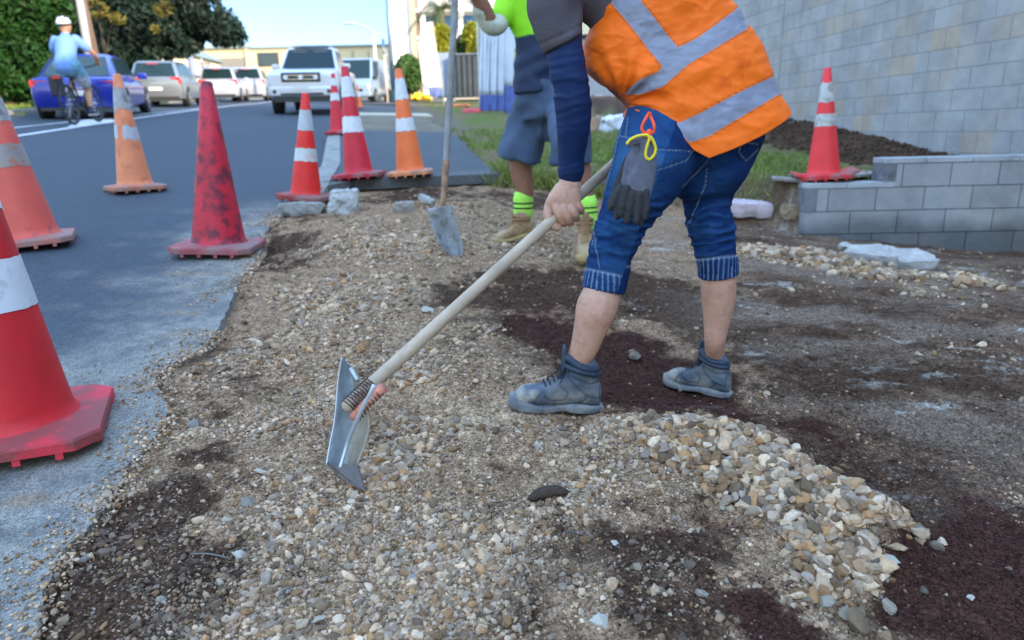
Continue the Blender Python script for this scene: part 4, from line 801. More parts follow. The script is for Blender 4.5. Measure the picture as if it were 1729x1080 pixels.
def tree(label, base, h, blobs, n, size, m, seed, cat='tree', name='tree', tr=.25, droop=0, limbs=6):
    t = thing(name, label, cat, tuple(base)); r_ = random.Random(seed); bx, by, bz = base; mb = MB()
    mb.tube(crom([(bx, by, bz-.3), (bx+.1, by, bz+h*.35), (bx-.1, by+.1, bz+h*.7)], 8), np.linspace(tr, tr*.5, 8), 10)
    for k in range(limbs):
        b = blobs[k % len(blobs)]; s = (bx, by, bz+h*r_.uniform(.25, .55)); e = (b[0]+r_.uniform(-.3, .3)*b[3], b[1]+r_.uniform(-.3, .3)*b[4], b[2]+r_.uniform(-.2, .3)*b[5]); md = tuple((s[i]+e[i])/2+(.1*h if i == 2 else 0) for i in range(3))
        mb.tube(crom([s, md, e], 7), np.linspace(tr*.45, tr*.08, 7), 7)
    mb.ob('trunk', TRUNK, t, True, world=True); crown('crown', blobs, n, size, m, t, seed, droop); return t
def blob(px, py, y, rx, rz_, ry=None):
    c = at(px, py, y); k = ppm(y, c.z); return (c.x, c.y, c.z, rx/k, (ry or rx)/k, rz_/k)
LG = leafm('leaf_hedge', (.018, .065, .010), .6); LD = leafm('leaf_dark', (.014, .032, .022), .6, .12); LY = leafm('leaf_yellow', (.30, .30, .02), .4, .35); LM = leafm('leaf_mid', (.06, .12, .03), .5)
y_ = 20.5; hb = [blob(-40, 60, y_, 100, 110, 60), blob(30, 20, y_, 80, 80, 60), blob(60, 90, y_, 42, 62, 60), blob(15, 110, y_, 60, 60, 60), blob(75, 20, y_, 45, 60), blob(-60, -60, y_, 120, 90), blob(20, -60, y_, 90, 60), blob(90, 60, y_+.6, 30, 50, 40), blob(60, 140, y_, 45, 30, 50)]
b0 = at(20, 190, y_); tree('big bright green leafy hedge tree at the left edge', (b0.x, y_, b0.z), 4, hb, 52000, .13, LG, 4)
y_ = 33; db = [blob(150, 10, y_, 60, 60), blob(215, -10, y_, 80, 60), blob(280, 10, y_, 70, 50), blob(190, 60, y_, 60, 40), blob(235, 75, y_, 50, 30), blob(300, 45, y_, 60, 32), blob(345, 20, y_, 50, 45), blob(375, 50, y_, 36, 28), blob(398, 62, y_, 20, 16), blob(165, 95, y_, 50, 30), blob(320, 75, y_, 24, 16), blob(300, -60, y_, 90, 50), blob(140, -60, y_, 90, 60), blob(205, 100, y_, 32, 16), blob(130, 60, y_, 50, 60), blob(250, 95, y_-.5, 40, 22), blob(195, 80, y_-.5, 60, 40), blob(120, 100, y_, 45, 40), blob(225, 40, y_-.6, 70, 50), blob(300, 60, y_-.4, 40, 36)]
b0 = at(212, 160, y_); tree('large dark drooping evergreen tree above the parked cars', (b0.x, y_, b0.z), 5.5, db, 80000, .16, LD, 6, tr=.35, droop=.8)
yb2 = [blob(160, 15, y_-3, 22, 18), blob(200, 30, y_-3.4, 15, 10), blob(275, 15, y_-3, 18, 14), blob(262, 48, y_-3, 8, 6)]  # added leaf clumps whose colour paints sunlit highlights over the dark evergreen
b0 = at(188, 160, y_-2.4); tree('sunlit yellow tinged tree in front of the dark evergreen', (b0.x, y_-2.4, b0.z), 4.6, yb2, 420, .17, leafm('leaf_sun_highlight', (.12, .10, .018), .5), 8, tr=.05, limbs=2)
# shrubs by the white building
for i, (lab, px, py, y, rx, rz_, m, n) in enumerate([('dark green shrub at the foot of the white building', 690, 125, 34, 24, 32, LM, 4500), ('yellow-green shrub left of the wooden shovel handle', 744, 72, 36, 26, 30, LY, 4500), ('green shrub right of the wooden shovel handle', 785, 80, 36.5, 18, 22, LM, 2600), ('yellow-green leafy shrub above the skip bin', 800, 66, 36, 22, 28, LY, 4000), ('small green roadside bush behind the street lamp', 628, 160, 40, 9, 9, LM, 500)]):
    b = blob(px, py, y, rx, rz_); b2 = blob(px+rx*.4, py+rz_*.3, y, rx*.6, rz_*.6); t = thing('shrub', lab, 'shrub', (b[0], b[1], b[2]-b[5])); MB().tube([(b[0], b[1], b[2]-b[5]-.6), (b[0], b[1], b[2])], .06, 6).ob('stem', TRUNK, t, world=True); crown('foliage', [b, b2], n, .14, m, t, 30+i)
# palm
pt_ = thing('palm_tree', 'tall palm with drooping fronds in front of the white building', 'palm', tuple(at(748, 120, 44))); a, b = at(748, 120, 44), at(744, 12, 44)
v, f = tube_vf([(a.x, 44, a.z-1), (b.x, 44, b.z)], [.28, .2], 10); mobj('trunk', v, f, TRUNK, pt_, True, world=True); LP = leafm('leaf_palm', (.09, .11, .04), .4)
r_ = random.Random(5)
for k in range(16):
    az = k*2.4; el = r_.uniform(-.2, 1.0); Lf = r_.uniform(1.7, 2.5); pts = []
    for t in np.linspace(0, 1, 9): pts.append(np.array([b.x+math.cos(az)*Lf*t*math.cos(el*.6), 44+math.sin(az)*Lf*t*math.cos(el*.6), b.z+math.sin(el)*Lf*t-1.9*t*t]))
    v = []; f = []
    for i, p in enumerate(pts[:-1]):
        d = pts[i+1]-p; sd_ = np.cross(d, [0, 0, 1]); sd_ /= np.linalg.norm(sd_)+1e-6
        for q in range(3):
            c0 = p+d*q/3
            for sg in (-1, 1): bI = len(v); tip = c0+sd_*sg*.55*(1-i/10)+d*.7-np.array([0, 0, .25]); v += [tuple(c0), tuple(c0+d*.22), tuple(tip)]; f.append((bI, bI+1, bI+2))
    o = mobj('frond', v, f, LP, pt_, world=True); vattr(o, 'tint', np.full(len(v), r_.random()))
# grass
gn = 26000; r_ = np.random.default_rng(9)
y = r_.uniform(6.0, 16, gn*3)**1.0; x = r_.uniform(-2.6, 5, gn*3); ok = (y > ybank(x)+.10) & (x > xpath(y)+.02) & (x < xwall(y)-1.2) & (fbm(x*2.5, y*2.5, 5, 20)+.06+r_.normal(0, .08, gn*3) > 0) & (np.abs(x-.0)*0+y < 13.5); x, y = x[ok][:gn], y[ok][:gn]
def grass(name, x, y, h0, h1, col, zf=zg, wd=.007):
    n = len(x); z = zf(x, y) if zf is not zg else zg(x, y, False); h = r_.uniform(h0, h1, n); a = r_.uniform(0, 6.28, n); l = r_.normal(0, .5, (n, 2))*h[:, None]; P = np.stack([x, y, z-.01], -1); d = np.stack([np.cos(a), np.sin(a), 0*a], -1)*wd
    V = np.stack([P-d, P+d, P+np.stack([l[:, 0]*.5, l[:, 1]*.5, h*.65], -1)+d*.6, P+np.stack([l[:, 0], l[:, 1], h], -1)], 1).reshape(-1, 3)
    o = mobj(name, V, np.arange(4*n).reshape(-1, 4), col); vattr(o, 'tint', np.repeat(r_.random(n), 4)); return tag(o, kind='stuff')
LGR = leafm('leaf_grass', (.19, .24, .055), .6)
grass('grass', x, y, .03, .085, LGR)
# weeds along the broken path edge
y = []; x = []
for cx, cy, s, k in [(P2[0]+.15, P2[1]+.05, .12, 260), (.35, 6.75, .2, 260), (.75, 6.6, .2, 200)]: x.append(r_.normal(cx, s, k)); y.append(r_.normal(cy, .07, k))
grass('weeds', np.concatenate(x), np.concatenate(y), .06, .17, leafm('leaf_weed', (.20, .22, .05), .5))
xl_ = r_.uniform(0, 1, 9000); yl_ = r_.uniform(12, 28, 9000); xx_ = xleft(yl_)-.2-xl_*4; grass('grass', xx_, yl_, .04, .12, LGR, lambda a, b: zr(a, b)+.12, .012)
# ============================================================= TRAFFIC CONES
REFW = lambda nm, col=(.62, .64, .68), dirt=.35, dth=.56, dcol=(.2, .18, .17): mat(nm, col, .35, var=.08, vs=20, dirt=dirt, dcol=dcol, ds=16, dth=dth)
def cone(label, px, py, y=None, h=.93, rb=.125, bs=.40, rz=.2, col=(.65, .02, .03), cm='cone_red', bands=(), bandm=None, tilt=(0, 0), dirt=.5, dcol=(.06, .02, .02), dth=.55, ds=5, basecol=None, bcm=None, grp='traffic cones along the road edge', dz=0, ragged=False, pos=None, flap=False):
    p = pos or (ont(px, py, dz=dz) if y is None else at(px, py, y)); t = thing('traffic_cone', label, 'traffic cone', tuple(p), group=grp, rot=(tilt[0], tilt[1], rz))
    m = mat(cm, col, .55, var=.12, vs=7, dirt=dirt, dcol=dcol, ds=ds, dth=dth, bump=.15, bs=30); mb_ = mat(bcm or cm+'_base', basecol or tuple(c*.8 for c in col), .7, var=.2, vs=8, dirt=.7, dcol=(.20, .16, .15) if not bcm else (.10, .06, .05), ds=7, dth=.45, bump=.3)
    k = h/.93; s = bs/2; c_ = s*.24; z0 = .018; z1 = .05
    oct_ = [(s-c_, -s), (s, -s+c_), (s, s-c_), (s-c_, s), (-s+c_, s), (-s, s-c_), (-s, -s+c_), (-s+c_, -s)]
    mb = MB(); n = 8; inner = [(a*.55, b*.55) for a, b in oct_]
    v = [(a, b, z0) for a, b in oct_]+[(a, b, z1-.008) for a, b in oct_]+[(a*.985, b*.985, z1) for a, b in oct_]+[(a, b, z1+.012) for a, b in inner]
    f = [tuple(range(n))[::-1]]+[(r*n+i, r*n+(i+1) % n, (r+1)*n+(i+1) % n, (r+1)*n+i) for r in range(3) for i in range(n)]+[tuple(range(3*n, 4*n))]
    mb.add(v, f)
    for i in range(4):
        for q in (-.3, -.1, .1, .3):
            a = i*math.pi/2; x, y_ = s-.014, q*bs; mb.box((x*math.cos(a)-y_*math.sin(a), x*math.sin(a)+y_*math.cos(a), .011), (.022, .018, .022), a)
    if flap:
        for sg in (-1, 1): mb.hexa([(sg*s*.8, -s*.7, .03), (sg*s*1.25, -s*.55, .05), (sg*s*.8, s*.7, .03), (sg*s*1.25, s*.6, .07), (sg*s*.8, -s*.7, .055), (sg*s*1.25, -s*.55, .07), (sg*s*.8, s*.7, .055), (sg*s*1.25, s*.6, .09)])
    mb.ob('base', mb_, t)
    rt = .030*k; pr = [(rb*1.14, z1+.004), (rb*1.04, z1+.02), (rb, z1+.05), (rt+(rb-rt)*.45, h*.57+.02), (rt, h-.008), (rt*.8, h), (rt*.55, h-.004), (rt*.5, h-.1)]; sg = 40
    v = [(r*math.cos(2*math.pi*j/sg), r*math.sin(2*math.pi*j/sg), z) for r, z in pr for j in range(sg)]; f = [(i*sg+j, i*sg+(j+1) % sg, (i+1)*sg+(j+1) % sg, (i+1)*sg+j) for i in range(len(pr)-1) for j in range(sg)]+[tuple(range((len(pr)-1)*sg, len(pr)*sg))]
    mobj('body', v, f, m, t, True)
    rad = lambda z: np.interp(z, [q[1] for q in pr[:5]], [q[0] for q in pr[:5]])
    for i, (a, b) in enumerate(bands):
        a *= h; b *= h; sg2 = 96; v = []; f = []; rs_ = np.random.default_rng(i+int(px))
        j1 = .004+.0*i; ra = np.interp(np.arange(sg2), np.arange(0, sg2+1, 4), rs_.normal(0, .003 if not ragged else .012, sg2//4+1)); ra[-4:] *= 0
        zs = np.linspace(0, 1, 7)
        for q in zs:
            for j in range(sg2):
                z = a+(b-a)*q+ra[j]*(abs(q-.5)*2)*(1 if ragged or q in (0, 1) else 0); r = rad(z)+.0022; v.append((r*math.cos(2*math.pi*j/sg2), r*math.sin(2*math.pi*j/sg2), z))
        gap = set()
        if ragged and i == 0: g0 = int(sg2*((-.25+.5*0-rz/(2*math.pi)) % 1)); gap = {(g0+q) % sg2 for q in range(-4, 3)}
        for r_i in range(6):
            for j in range(sg2):
                if j in gap: continue
                f.append((r_i*sg2+j, r_i*sg2+(j+1) % sg2, (r_i+1)*sg2+(j+1) % sg2, (r_i+1)*sg2+j))
        mobj('reflective_band', v, f, (bandm[i] if isinstance(bandm, (list, tuple)) else bandm), t, True)
    return t
RW = REFW('reflective_white'); RWD = REFW('reflective_worn', (.30, .30, .31), .8, .48, (.12, .10, .09)); RWG = REFW('reflective_grey', (.24, .22, .21), .8, .50, (.42, .12, .06)); RWB = REFW('reflective_bluish', (.36, .38, .42), .7, .54, (.55, .22, .12)); RWS = REFW('reflective_scuffed', (.5, .5, .5), .8, .47, (.3, .24, .2))
cone('bright red cone with a dusty pink base, nearest the camera at the left edge', 25, 735, h=.93, rb=.15, bs=.47, rz=.42, col=(.56, .012, .018), cm='cone_near', bands=((.40, .545), (.68, .82)), bandm=RW, dirt=.5, dcol=(.16, .01, .02), dth=.58, basecol=(.60, .03, .05), bcm='cone_near_base', tilt=(0, R(1)))
cone('faded coral red cone with dark worn bands behind the nearest cone', 52, 413, h=.96, rb=.155, bs=.46, rz=.5, col=(.60, .085, .06), cm='cone_faded_red', bands=((.47, .60), (.73, .86)), bandm=[RWG, RWD], dirt=.75, dcol=(.09, .04, .035), dth=.56, ds=7, basecol=(.40, .14, .11), tilt=(0, R(-3)))
cone('faded pale orange cone with two worn grey bands, beside the cyclist', 230, 322, h=.96, rb=.135, bs=.43, rz=.75, col=(.66, .20, .085), cm='cone_faded_orange', bands=((.455, .57), (.70, .88)), bandm=[RWB, RWD], ragged=True, dirt=.6, dcol=(.30, .10, .05), dth=.55, ds=9, basecol=(.42, .16, .10))
cone('red cone without bands, blackened by tyre marks, on the asphalt edge', 371, 424, h=.93, rb=.14, bs=.44, rz=.08, col=(.52, .012, .035), cm='cone_stained', bands=(), dirt=.85, dcol=(.07, .012, .026), dth=.46, ds=13, basecol=(.34, .07, .08), tilt=(0, R(3.2)))
cone('short bright red cone with two white bands at the kerb end', 517, 338, h=.82, rb=.115, bs=.37, rz=-.25, col=(.70, .018, .012), cm='cone_bright', bands=((.38, .50), (.665, .85)), bandm=[REFW('reflective_white_b', (.5, .52, .52), .5, .55, (.6, .05, .04)), REFW('reflective_grey_b', (.42, .45, .48))], dirt=.45, dcol=(.25, .01, .01), basecol=(.30, .03, .025), tilt=(R(0), R(6)), dz=.02)
cone('crimson cone with white bands farthest down the kerb line', 571, 227, h=.93, rb=.12, bs=.38, rz=.1, col=(.56, .014, .032), cm='cone_crimson', bands=((.56, .68), (.80, .92)), bandm=RW, dirt=.2, dz=.09)
cone('tall crimson cone with two white bands leaning on the kerb edge of the footpath', 607, 301, h=.96, rb=.125, bs=.42, rz=-.04, col=(.56, .014, .032), cm='cone_crimson', bands=((.42, .56), (.735, .91)), bandm=RW, dirt=.2, tilt=(0, R(-3.2)), dz=.09)
cone('clean orange cone with two white bands on the footpath', 694, 297, h=.95, rb=.125, bs=.41, rz=.09, col=(.80, .16, .035), cm='cone_orange', bands=((.43, .55), (.72, .91)), bandm=RW, dirt=.15, dcol=(.5, .1, .03), basecol=(.75, .26, .10), dz=.09, tilt=(0, R(-3.2)))
cone('pinkish red cone with splayed base standing behind the stepped low wall', 1389, 300, h=.93, rb=.13, bs=.42, rz=-.12, col=(.80, .035, .04), cm='cone_pinkred', bands=((.49, .60), (.70, .87)), bandm=RWS, dirt=.1, pos=at(1390, 303, 6.12), flap=True, tilt=(R(0), R(-3.2)))
g2_ = 'small cones far up the kerb'
cone('small orange cone far up the kerb beside the parked van', 606, 182, h=.75, rb=.11, bs=.36, rz=.3, col=(.80, .16, .035), cm='cone_orange', bands=((.5, .75),), bandm=RW, dirt=.2, grp=g2_, dz=.05)
cone('small red and white cone far up the kerb, left of the small orange one', 596, 184, h=.9, rb=.11, bs=.36, rz=.3, col=(.60, .03, .05), cm='cone_crimson', bands=((.4, .6), (.75, .9)), bandm=RW, dirt=.2, grp=g2_, dz=.05)
cone('small crimson cone far off by the green shrub', 704, 167, h=.95, rb=.12, bs=.36, rz=.3, col=(.56, .014, .032), cm='cone_crimson', bands=(), bandm=RW, dirt=.2, grp=g2_, dz=.05)
cone('small cone mostly hidden behind the standing wooden shovel handle', 772, 168, h=.95, rb=.12, bs=.36, rz=.3, col=(.60, .10, .12), cm='cone_faint', bands=((.5, .8),), bandm=RW, dirt=.2, grp=g2_, dz=.05)
# ============================================================= VEHICLES
TYRE = mat('tyre_black', (.018, .018, .02), .85, var=.1); RIM = mat('alloy_rim', (.45, .46, .48), .3, .8, var=0); GLASS = mat('car_glass', (.012, .028, .036), .12, var=0, spec=.25); DARKP = mat('dark_trim', (.02, .02, .022), .5, var=0)
REDL = mat('tail_lamp', (.50, .012, .02), .2, var=0, spec=.8); CLR = mat('head_lamp', (.70, .72, .72), .1, var=0, spec=.9); CHR = mat('chrome', (.6, .62, .65), .15, .9, var=0); PLATE = mat('plate_white', (.60, .60, .58), .5, var=0)
def paint(n, c, r=.28, mt=.2): return mat(n, c, r, mt, var=.03, vs=2, coat=.6)
def frus(x0, x1, y0, z0, xt0, xt1, yt, z1, nx=1):   # cabin: bottom rectangle x0..x1, top xt0..xt1
    return [(x0, -y0, z0), (x1, -y0, z0), (x0, y0, z0), (x1, y0, z0), (xt0, -yt, z1), (xt1, -yt, z1), (xt0, yt, z1), (xt1, yt, z1)]
def pane(c, i, off=.008, u0=.06, u1=.94, v0=.08, v1=.9):  # a quad set proud of the face whose 4 corners are c (bl, br, tr, tl)
    bl, br, tr_, tl = [Vector(q) for q in c]; n = (br-bl).cross(tl-bl).normalized()
    g = lambda u, v: bl.lerp(br, u).lerp(tl.lerp(tr_, u), v)
    p = [g(u0, v0), g(u1, v0), g(u1, v1), g(u0, v1)]; return [q-n*.02 for q in p]+[q+n*off for q in p]
def add_pane(name, c, mt_, par, off=.01, **k):
    q = pane(c, 0, off, **k); return mobj(name, q, [(3, 2, 1, 0), (4, 5, 6, 7), (0, 1, 5, 4), (1, 2, 6, 5), (2, 3, 7, 6), (3, 0, 4, 7)], mt_, par)
def wheel(t, x, y, r=.32, w_=.21, side=1):
    wv = MB().tube([(x, y-w_/2, r), (x, y-w_/2+.03, r), (x, y+w_/2-.03, r), (x, y+w_/2, r)], [r*.94, r, r, r*.94], 28).ob('wheel', TYRE, t)
    yo = y+side*(w_/2+.004); MB().tube([(x, yo-.01, r), (x, yo+.006, r)], r*.64, 20).ob('rim', RIM, wv)
    mb = MB()
    for k in range(5): a = k*2*math.pi/5+.3; mb.box((x+math.cos(a)*r*.36, yo+side*.008, r+math.sin(a)*r*.36), (.05, .012, r*.34), M=Matrix.Rotation(-a+math.pi/2, 4, 'Y'))
    mb.ob('spokes', DARKP, wv)
def body_loft(st, mt_, t, name='body'):   # stations (x, half width, z bottom, z top, shoulder)
    S = crom([s for s in st], len(st)*4); v = []; f = []; n = 12
    for x, w_, zb, zt, sh in S:
        sec = [(w_*.80, zb), (w_*.97, zb+.05), (w_, zb+(zt-zb)*.45), (w_*.985, zt-.10*sh-.02), (w_*.93, zt-.03*sh), (w_*.78, zt)]
        v += [(x, y, z) for y, z in sec]+[(x, -y, z) for y, z in sec[::-1]]
    m = len(S); f = [(i*n+j, i*n+(j+1) % n, (i+1)*n+(j+1) % n, (i+1)*n+j) for i in range(m-1) for j in range(n)]; f += [tuple(range(n))[::-1], tuple(range((m-1)*n, m*n))]
    return bev(mobj(name, v, f, mt_, t, True), .02, 2, 50)
def car(name, label, cat, loc, heading, L, W, H, pm, kind, bw=.0, grp=None):
    pitch = math.atan2(float(zr(loc[0]+math.cos(heading), loc[1]+math.sin(heading))-zr(loc[0], loc[1])), 1.0)
    t = thing(name, label, cat, loc, group=grp, rot=(0, -pitch, heading)); hw = W/2; f, r = L/2, -L/2
    if kind in ('sedan', 'hatch', 'suv'):
        bl = H*(.60 if kind == 'sedan' else .62); tail = H*(.66 if kind != 'sedan' else .63)
        body_loft([(r, hw*.86, .30, tail-.12, 1), (r+.10, hw*.95, .22, tail, 1), (r+.8, hw, .2, tail+.01, 1), (0, hw, .2, bl+.03, 1), (f-1.2, hw, .2, bl-.04, 1), (f-.35, hw*.95, .2, bl-.16, 1), (f-.02, hw*.82, .26, bl-.30, 1)], pm, t)
        xb0 = r+(.22 if kind == 'sedan' else .10); xt0 = r+(1.3 if kind == 'sedan' else .42 if kind == 'hatch' else .34); xb1 = f-(1.15 if kind == 'sedan' else 1.0); xt1 = f-(2.0 if kind == 'sedan' else 1.75)
        z0 = bl-.04; yb, yt = hw*.93, hw*(.66 if kind == 'sedan' else .72); z1 = H
    elif kind == 'ute':
        body_loft([(r, hw*.96, .45, 1.16, .6), (r+.1, hw*.97, .42, 1.18, .6), (0, hw*.97, .40, 1.20, .6), (f-1.6, hw*.99, .40, 1.24, .8), (f-.8, hw, .38, 1.23, .9), (f-.2, hw*.97, .40, 1.17, 1), (f, hw*.90, .46, 1.06, 1)], pm, t)
        xb0, xb1, xt0, xt1, z0, z1, yb, yt = -.9, f-1.45, -.6, f-2.2, 1.18, H, hw*.90, hw*.72
    else:
        body_loft([(r, hw*.97, .3, 1.05, .3), (0, hw, .3, 1.05, .3), (f-.6, hw, .3, 1.04, .5), (f-.1, hw*.94, .32, .95, .8), (f, hw*.88, .36, .88, 1)], pm, t)
        xb0, xb1, xt0, xt1, z0, z1, yb, yt = r+.02, f-.35, r+.08, f-1.15, 1.0, H, hw*.97, hw*.84
    c = frus(xb0, xb1, yb, z0, xt0, xt1, yt, z1); cab = bev(MB().hexa([c[0], c[1], c[2], c[3], c[4], c[5], c[6], c[7]]).ob('cabin', pm, t), .15 if kind in ('sedan', 'hatch') else .07, 4)
    FR = [c[1], c[3], c[7], c[5]]; BK = [c[2], c[0], c[4], c[6]]; LT = [c[3], c[2], c[6], c[7]]; RT = [c[0], c[1], c[5], c[4]]
    add_pane('windscreen', FR, GLASS, t, u0=.05, u1=.95, v0=.10, v1=.92)
    if kind != 'van': add_pane('rear_window', BK, GLASS, t, u0=.08, u1=.92, v0=.18, v1=.88)
    for nm, S in (('l', LT), ('r', RT)):
        rv = nm == 'l'; cuts = [(.07, .45), (.48, .90)] if kind != 'van' else [(.66, .93)]
        for a, b in cuts:
            if rv: a, b = 1-b, 1-a
            add_pane('side_window', S, GLASS, t, u0=a, u1=b, v0=.22, v1=.86)
    rw = {'ute': .39, 'van': .33}.get(kind, .315 if kind != 'suv' else .34); xf_, xr_ = f-.85, r+.80
    if kind == 'ute': xf_, xr_ = f-.95, r+1.1
    for sg in (1, -1):
        for x in (xf_, xr_):
            MB().tube([(x, sg*(hw*.90), rw), (x, sg*(hw*.995+.008), rw)], rw*1.16, 28).ob('wheel_arch', DARKP, t); wheel(t, x, sg*(hw-.095), rw, .23, sg)
        y = sg*(hw+.06); xm = xb1-.55 if kind != 'van' else xb1-.2
        bev(MB().box((xm, y+sg*.02, z0+.13), (.12, .22, .15)).ob('mirror', pm if kind != 'van' else DARKP, t), .03)
    if kind in ('sedan', 'hatch', 'suv'):
        zt = H*.55
        for sg in (1, -1):
            bev(MB().box((r+.09, sg*hw*.74, zt-(.02 if kind == 'sedan' else -.02)), (.16, hw*.40, .15 if kind == 'sedan' else .24)).ob('tail_lamp', REDL, t), .02)
            bev(MB().box((f-.22, sg*hw*.68, bl-.24), (.3, hw*.4, .13)).ob('headlamp', CLR, t), .02)
        MB().box((r+.05, 0, .23 if kind == 'sedan' else .27), (.14, hw*1.6, .07 if kind == 'sedan' else .16)).ob('bumper_trim', DARKP, t); MB().box((r-.012, 0, H*.40), (.03, .42, .11)).ob('number_plate', PLATE, t)
        if kind == 'sedan': MB().box((r-.005, 0, H*.47), (.03, .5, .025)).ob('boot_trim', CHR, t)
        else: MB().box((r+.06, 0, H-.10), (.03, .35, .03)).ob('brake_lamp', REDL, t)
    if kind in ('ute', 'van'):
        zg_ = .99 if kind == 'ute' else .60
        for sg in (1, -1):
            bev(MB().box((f-.12, sg*hw*.76, zg_+.04 if kind == 'ute' else .78), (.22, hw*.34, .16)).ob('headlamp', CLR, t), .03)
            if kind == 'ute': MB().tube([(f+.02, sg*hw*.76, .62), (f+.085, sg*hw*.76, .62)], .055, 12).ob('fog_lamp', DARKP, t)
        bev(MB().box((f-.03, 0, zg_), (.10, hw*1.1, .25 if kind == 'ute' else .12)).ob('grille', DARKP, t), .02)
        if kind == 'ute':
            for z in (zg_-.05, zg_+.05): MB().box((f+.022, 0, z), (.03, hw*.95, .028)).ob('grille_bar', CHR, t)
            for y in (-.40, 0, .40): MB().tube([(f+.01, y, zg_+.0), (f+.06, y, zg_+.0)], .06, 14).ob('spot_lamp', CLR, t)
            bev(MB().box((f-.05, 0, .62), (.26, hw*1.86, .26)).ob('bumper', pm, t), .05); MB().box((f+.03, 0, .56), (.14, hw*1.2, .05)).ob('air_intake', DARKP, t)
            MB().box((f-.1, 0, .42), (.3, hw*1.6, .14)).ob('skid_plate', DARKP, t); MB().box((-.1, 0, H+.05), (1.3, hw*1.1, .05)).ob('roof_rack', mat('rack_grey', (.25, .3, .38), .4), t)
            MB().box((f+.085, 0, .72), (.02, .40, .12)).ob('number_plate', PLATE, t)
            for y in (-.3, .3): MB().box((xb1-.62, y, H-.16), (.02, .42, .12)).ob('sun_visor', mat('visor_cream', (.45, .42, .30), .7, var=0), t)
        else: bev(MB().box((f-.05, 0, .42), (.2, hw*1.85, .2)).ob('bumper', pm, t), .04); MB().box((f+.06, 0, .45), (.02, .38, .11)).ob('number_plate', PLATE, t)
    return t
def carat(px, py, L, back=True, hd=None):
    p = ont(px, py); hd = R(98) if hd is None else hd; d = Vector((math.cos(hd), math.sin(hd), 0)); c = p+d*(L/2 if back else -L/2); return (c.x, c.y, float(zr(c.x, c.y)))
hd = math.atan2(1, -.34)
car('sedan', 'bright blue sedan parked at the left kerb behind the cyclist', 'car', carat(136, 202, 4.7, True, hd), hd, 4.7, 1.82, 1.43, paint('paint_blue', (.008, .02, .26)), 'sedan')
hd = math.atan2(1, -.25)
car('hatchback', 'silver hatchback parked directly ahead of the blue sedan', 'car', carat(268, 181, 4.3, True, hd), hd, 4.3, 1.76, 1.50, paint('paint_silver', (.20, .22, .24), .3, .5), 'hatch')
car('suv', 'white hatchback with dark rear window parked ahead of the silver one', 'car', carat(372, 172, 4.4, True, hd), hd, 4.4, 1.82, 1.56, paint('paint_white', (.36, .40, .47)), 'hatch')
car('suv', 'white upright wagon parked farthest up the row, left of the pickup', 'car', carat(421, 170.5, 4.5, True, hd), hd, 4.5, 1.80, 1.68, paint('paint_white', (.5, .5, .5)), 'suv')
hu = R(-84); p = ont(515, 194); c = p-Vector((math.cos(hu), math.sin(hu), 0))*2.65
car('pickup_truck', 'white pickup truck with spot lamps in its grille driving towards the cones', 'pickup truck', (c.x, c.y, float(zr(c.x, c.y))), hu, 5.35, 1.90, 1.84, paint('paint_bright', (.55, .56, .60)), 'ute')
p = ont(598, 176); hv = R(-92); c = p-Vector((math.cos(hv), math.sin(hv), 0))*2.3
car('van', 'pale silver van with dark windscreen waiting behind the white pickup', 'van', (c.x, c.y, float(zr(c.x, c.y))), hv, 4.7, 1.72, 2.0, paint('paint_van', (.24, .32, .42)), 'van')

# ------------------------------------------------------------- bicycle
BLK = mat('bike_black', (.015, .015, .02), .4, var=0); 
pr, pf = ont(129, 211), ont(168, 206)
bh = math.atan2(1.0, -.13); bp_ = Vector((pr.x, pr.y, 0))+Vector((math.cos(bh), math.sin(bh), 0))*.5
BIKE_LOC = (bp_.x, bp_.y, float(zr(bp_.x, bp_.y))+.005); BIKE_ROT = (R(-3), -R(4.0), bh); BIKE_S = 1.12
bk = thing('bicycle', 'black bicycle with a rear bag, ridden away along the white line', 'bicycle', BIKE_LOC, rot=BIKE_ROT); bk.scale = (BIKE_S,)*3
def ring(cx, r, tr_, m, nm, par, seg=40):
    pts = [(cx+r*math.cos(a), 0, r_w+r*math.sin(a)) for a in np.linspace(0, 2*math.pi, seg+1)]; v, f = tube_vf(pts, tr_, 8, cap=False, ref=(0, 1, 0)); return mobj(nm, v, f, m, par, True)
r_w = .345
for cx in (-.5, .52):
    wv = ring(cx, r_w-.017, .017, TYRE, 'wheel', bk); ring(cx, r_w-.045, .012, DARKP, 'rim', wv); mb = MB()
    for k in range(14): a = k*math.pi/7; mb.tube([(cx, .02*(-1)**k, r_w), (cx+(r_w-.045)*math.cos(a), 0, r_w+(r_w-.045)*math.sin(a))], .0018, 4)
    mb.tube([(cx, -.05, r_w), (cx, .05, r_w)], .02, 10); mb.ob('spokes', RIM, wv)
mb = MB(); S, BBk, Hd, Hd2 = (-.20, 0, .84), (-.03, 0, .29), (.36, 0, .84), (.39, 0, .70)
for a, b, r in ((S, BBk, .017), (Hd2, BBk, .02), ((-.18, 0, .78), Hd, .017), (Hd, Hd2, .02)): mb.tube([a, b], r, 8)
for sg in (-.05, .05): mb.tube([(-.5, sg, r_w), BBk], .01, 6); mb.tube([(-.5, sg, r_w), (-.19, sg*.3, .78)], .009, 6); mb.tube([Hd2, (.44, sg, .55), (.52, sg, r_w)], .013, 6)
mb.ob('frame', BLK, bk)
bev(MB().box((-.23, 0, .93), (.26, .13, .05)).ob('saddle', BLK, bk), .02); MB().tube([(-.20, 0, .80), (-.225, 0, .92)], .013, 8).ob('seat_post', RIM, bk)
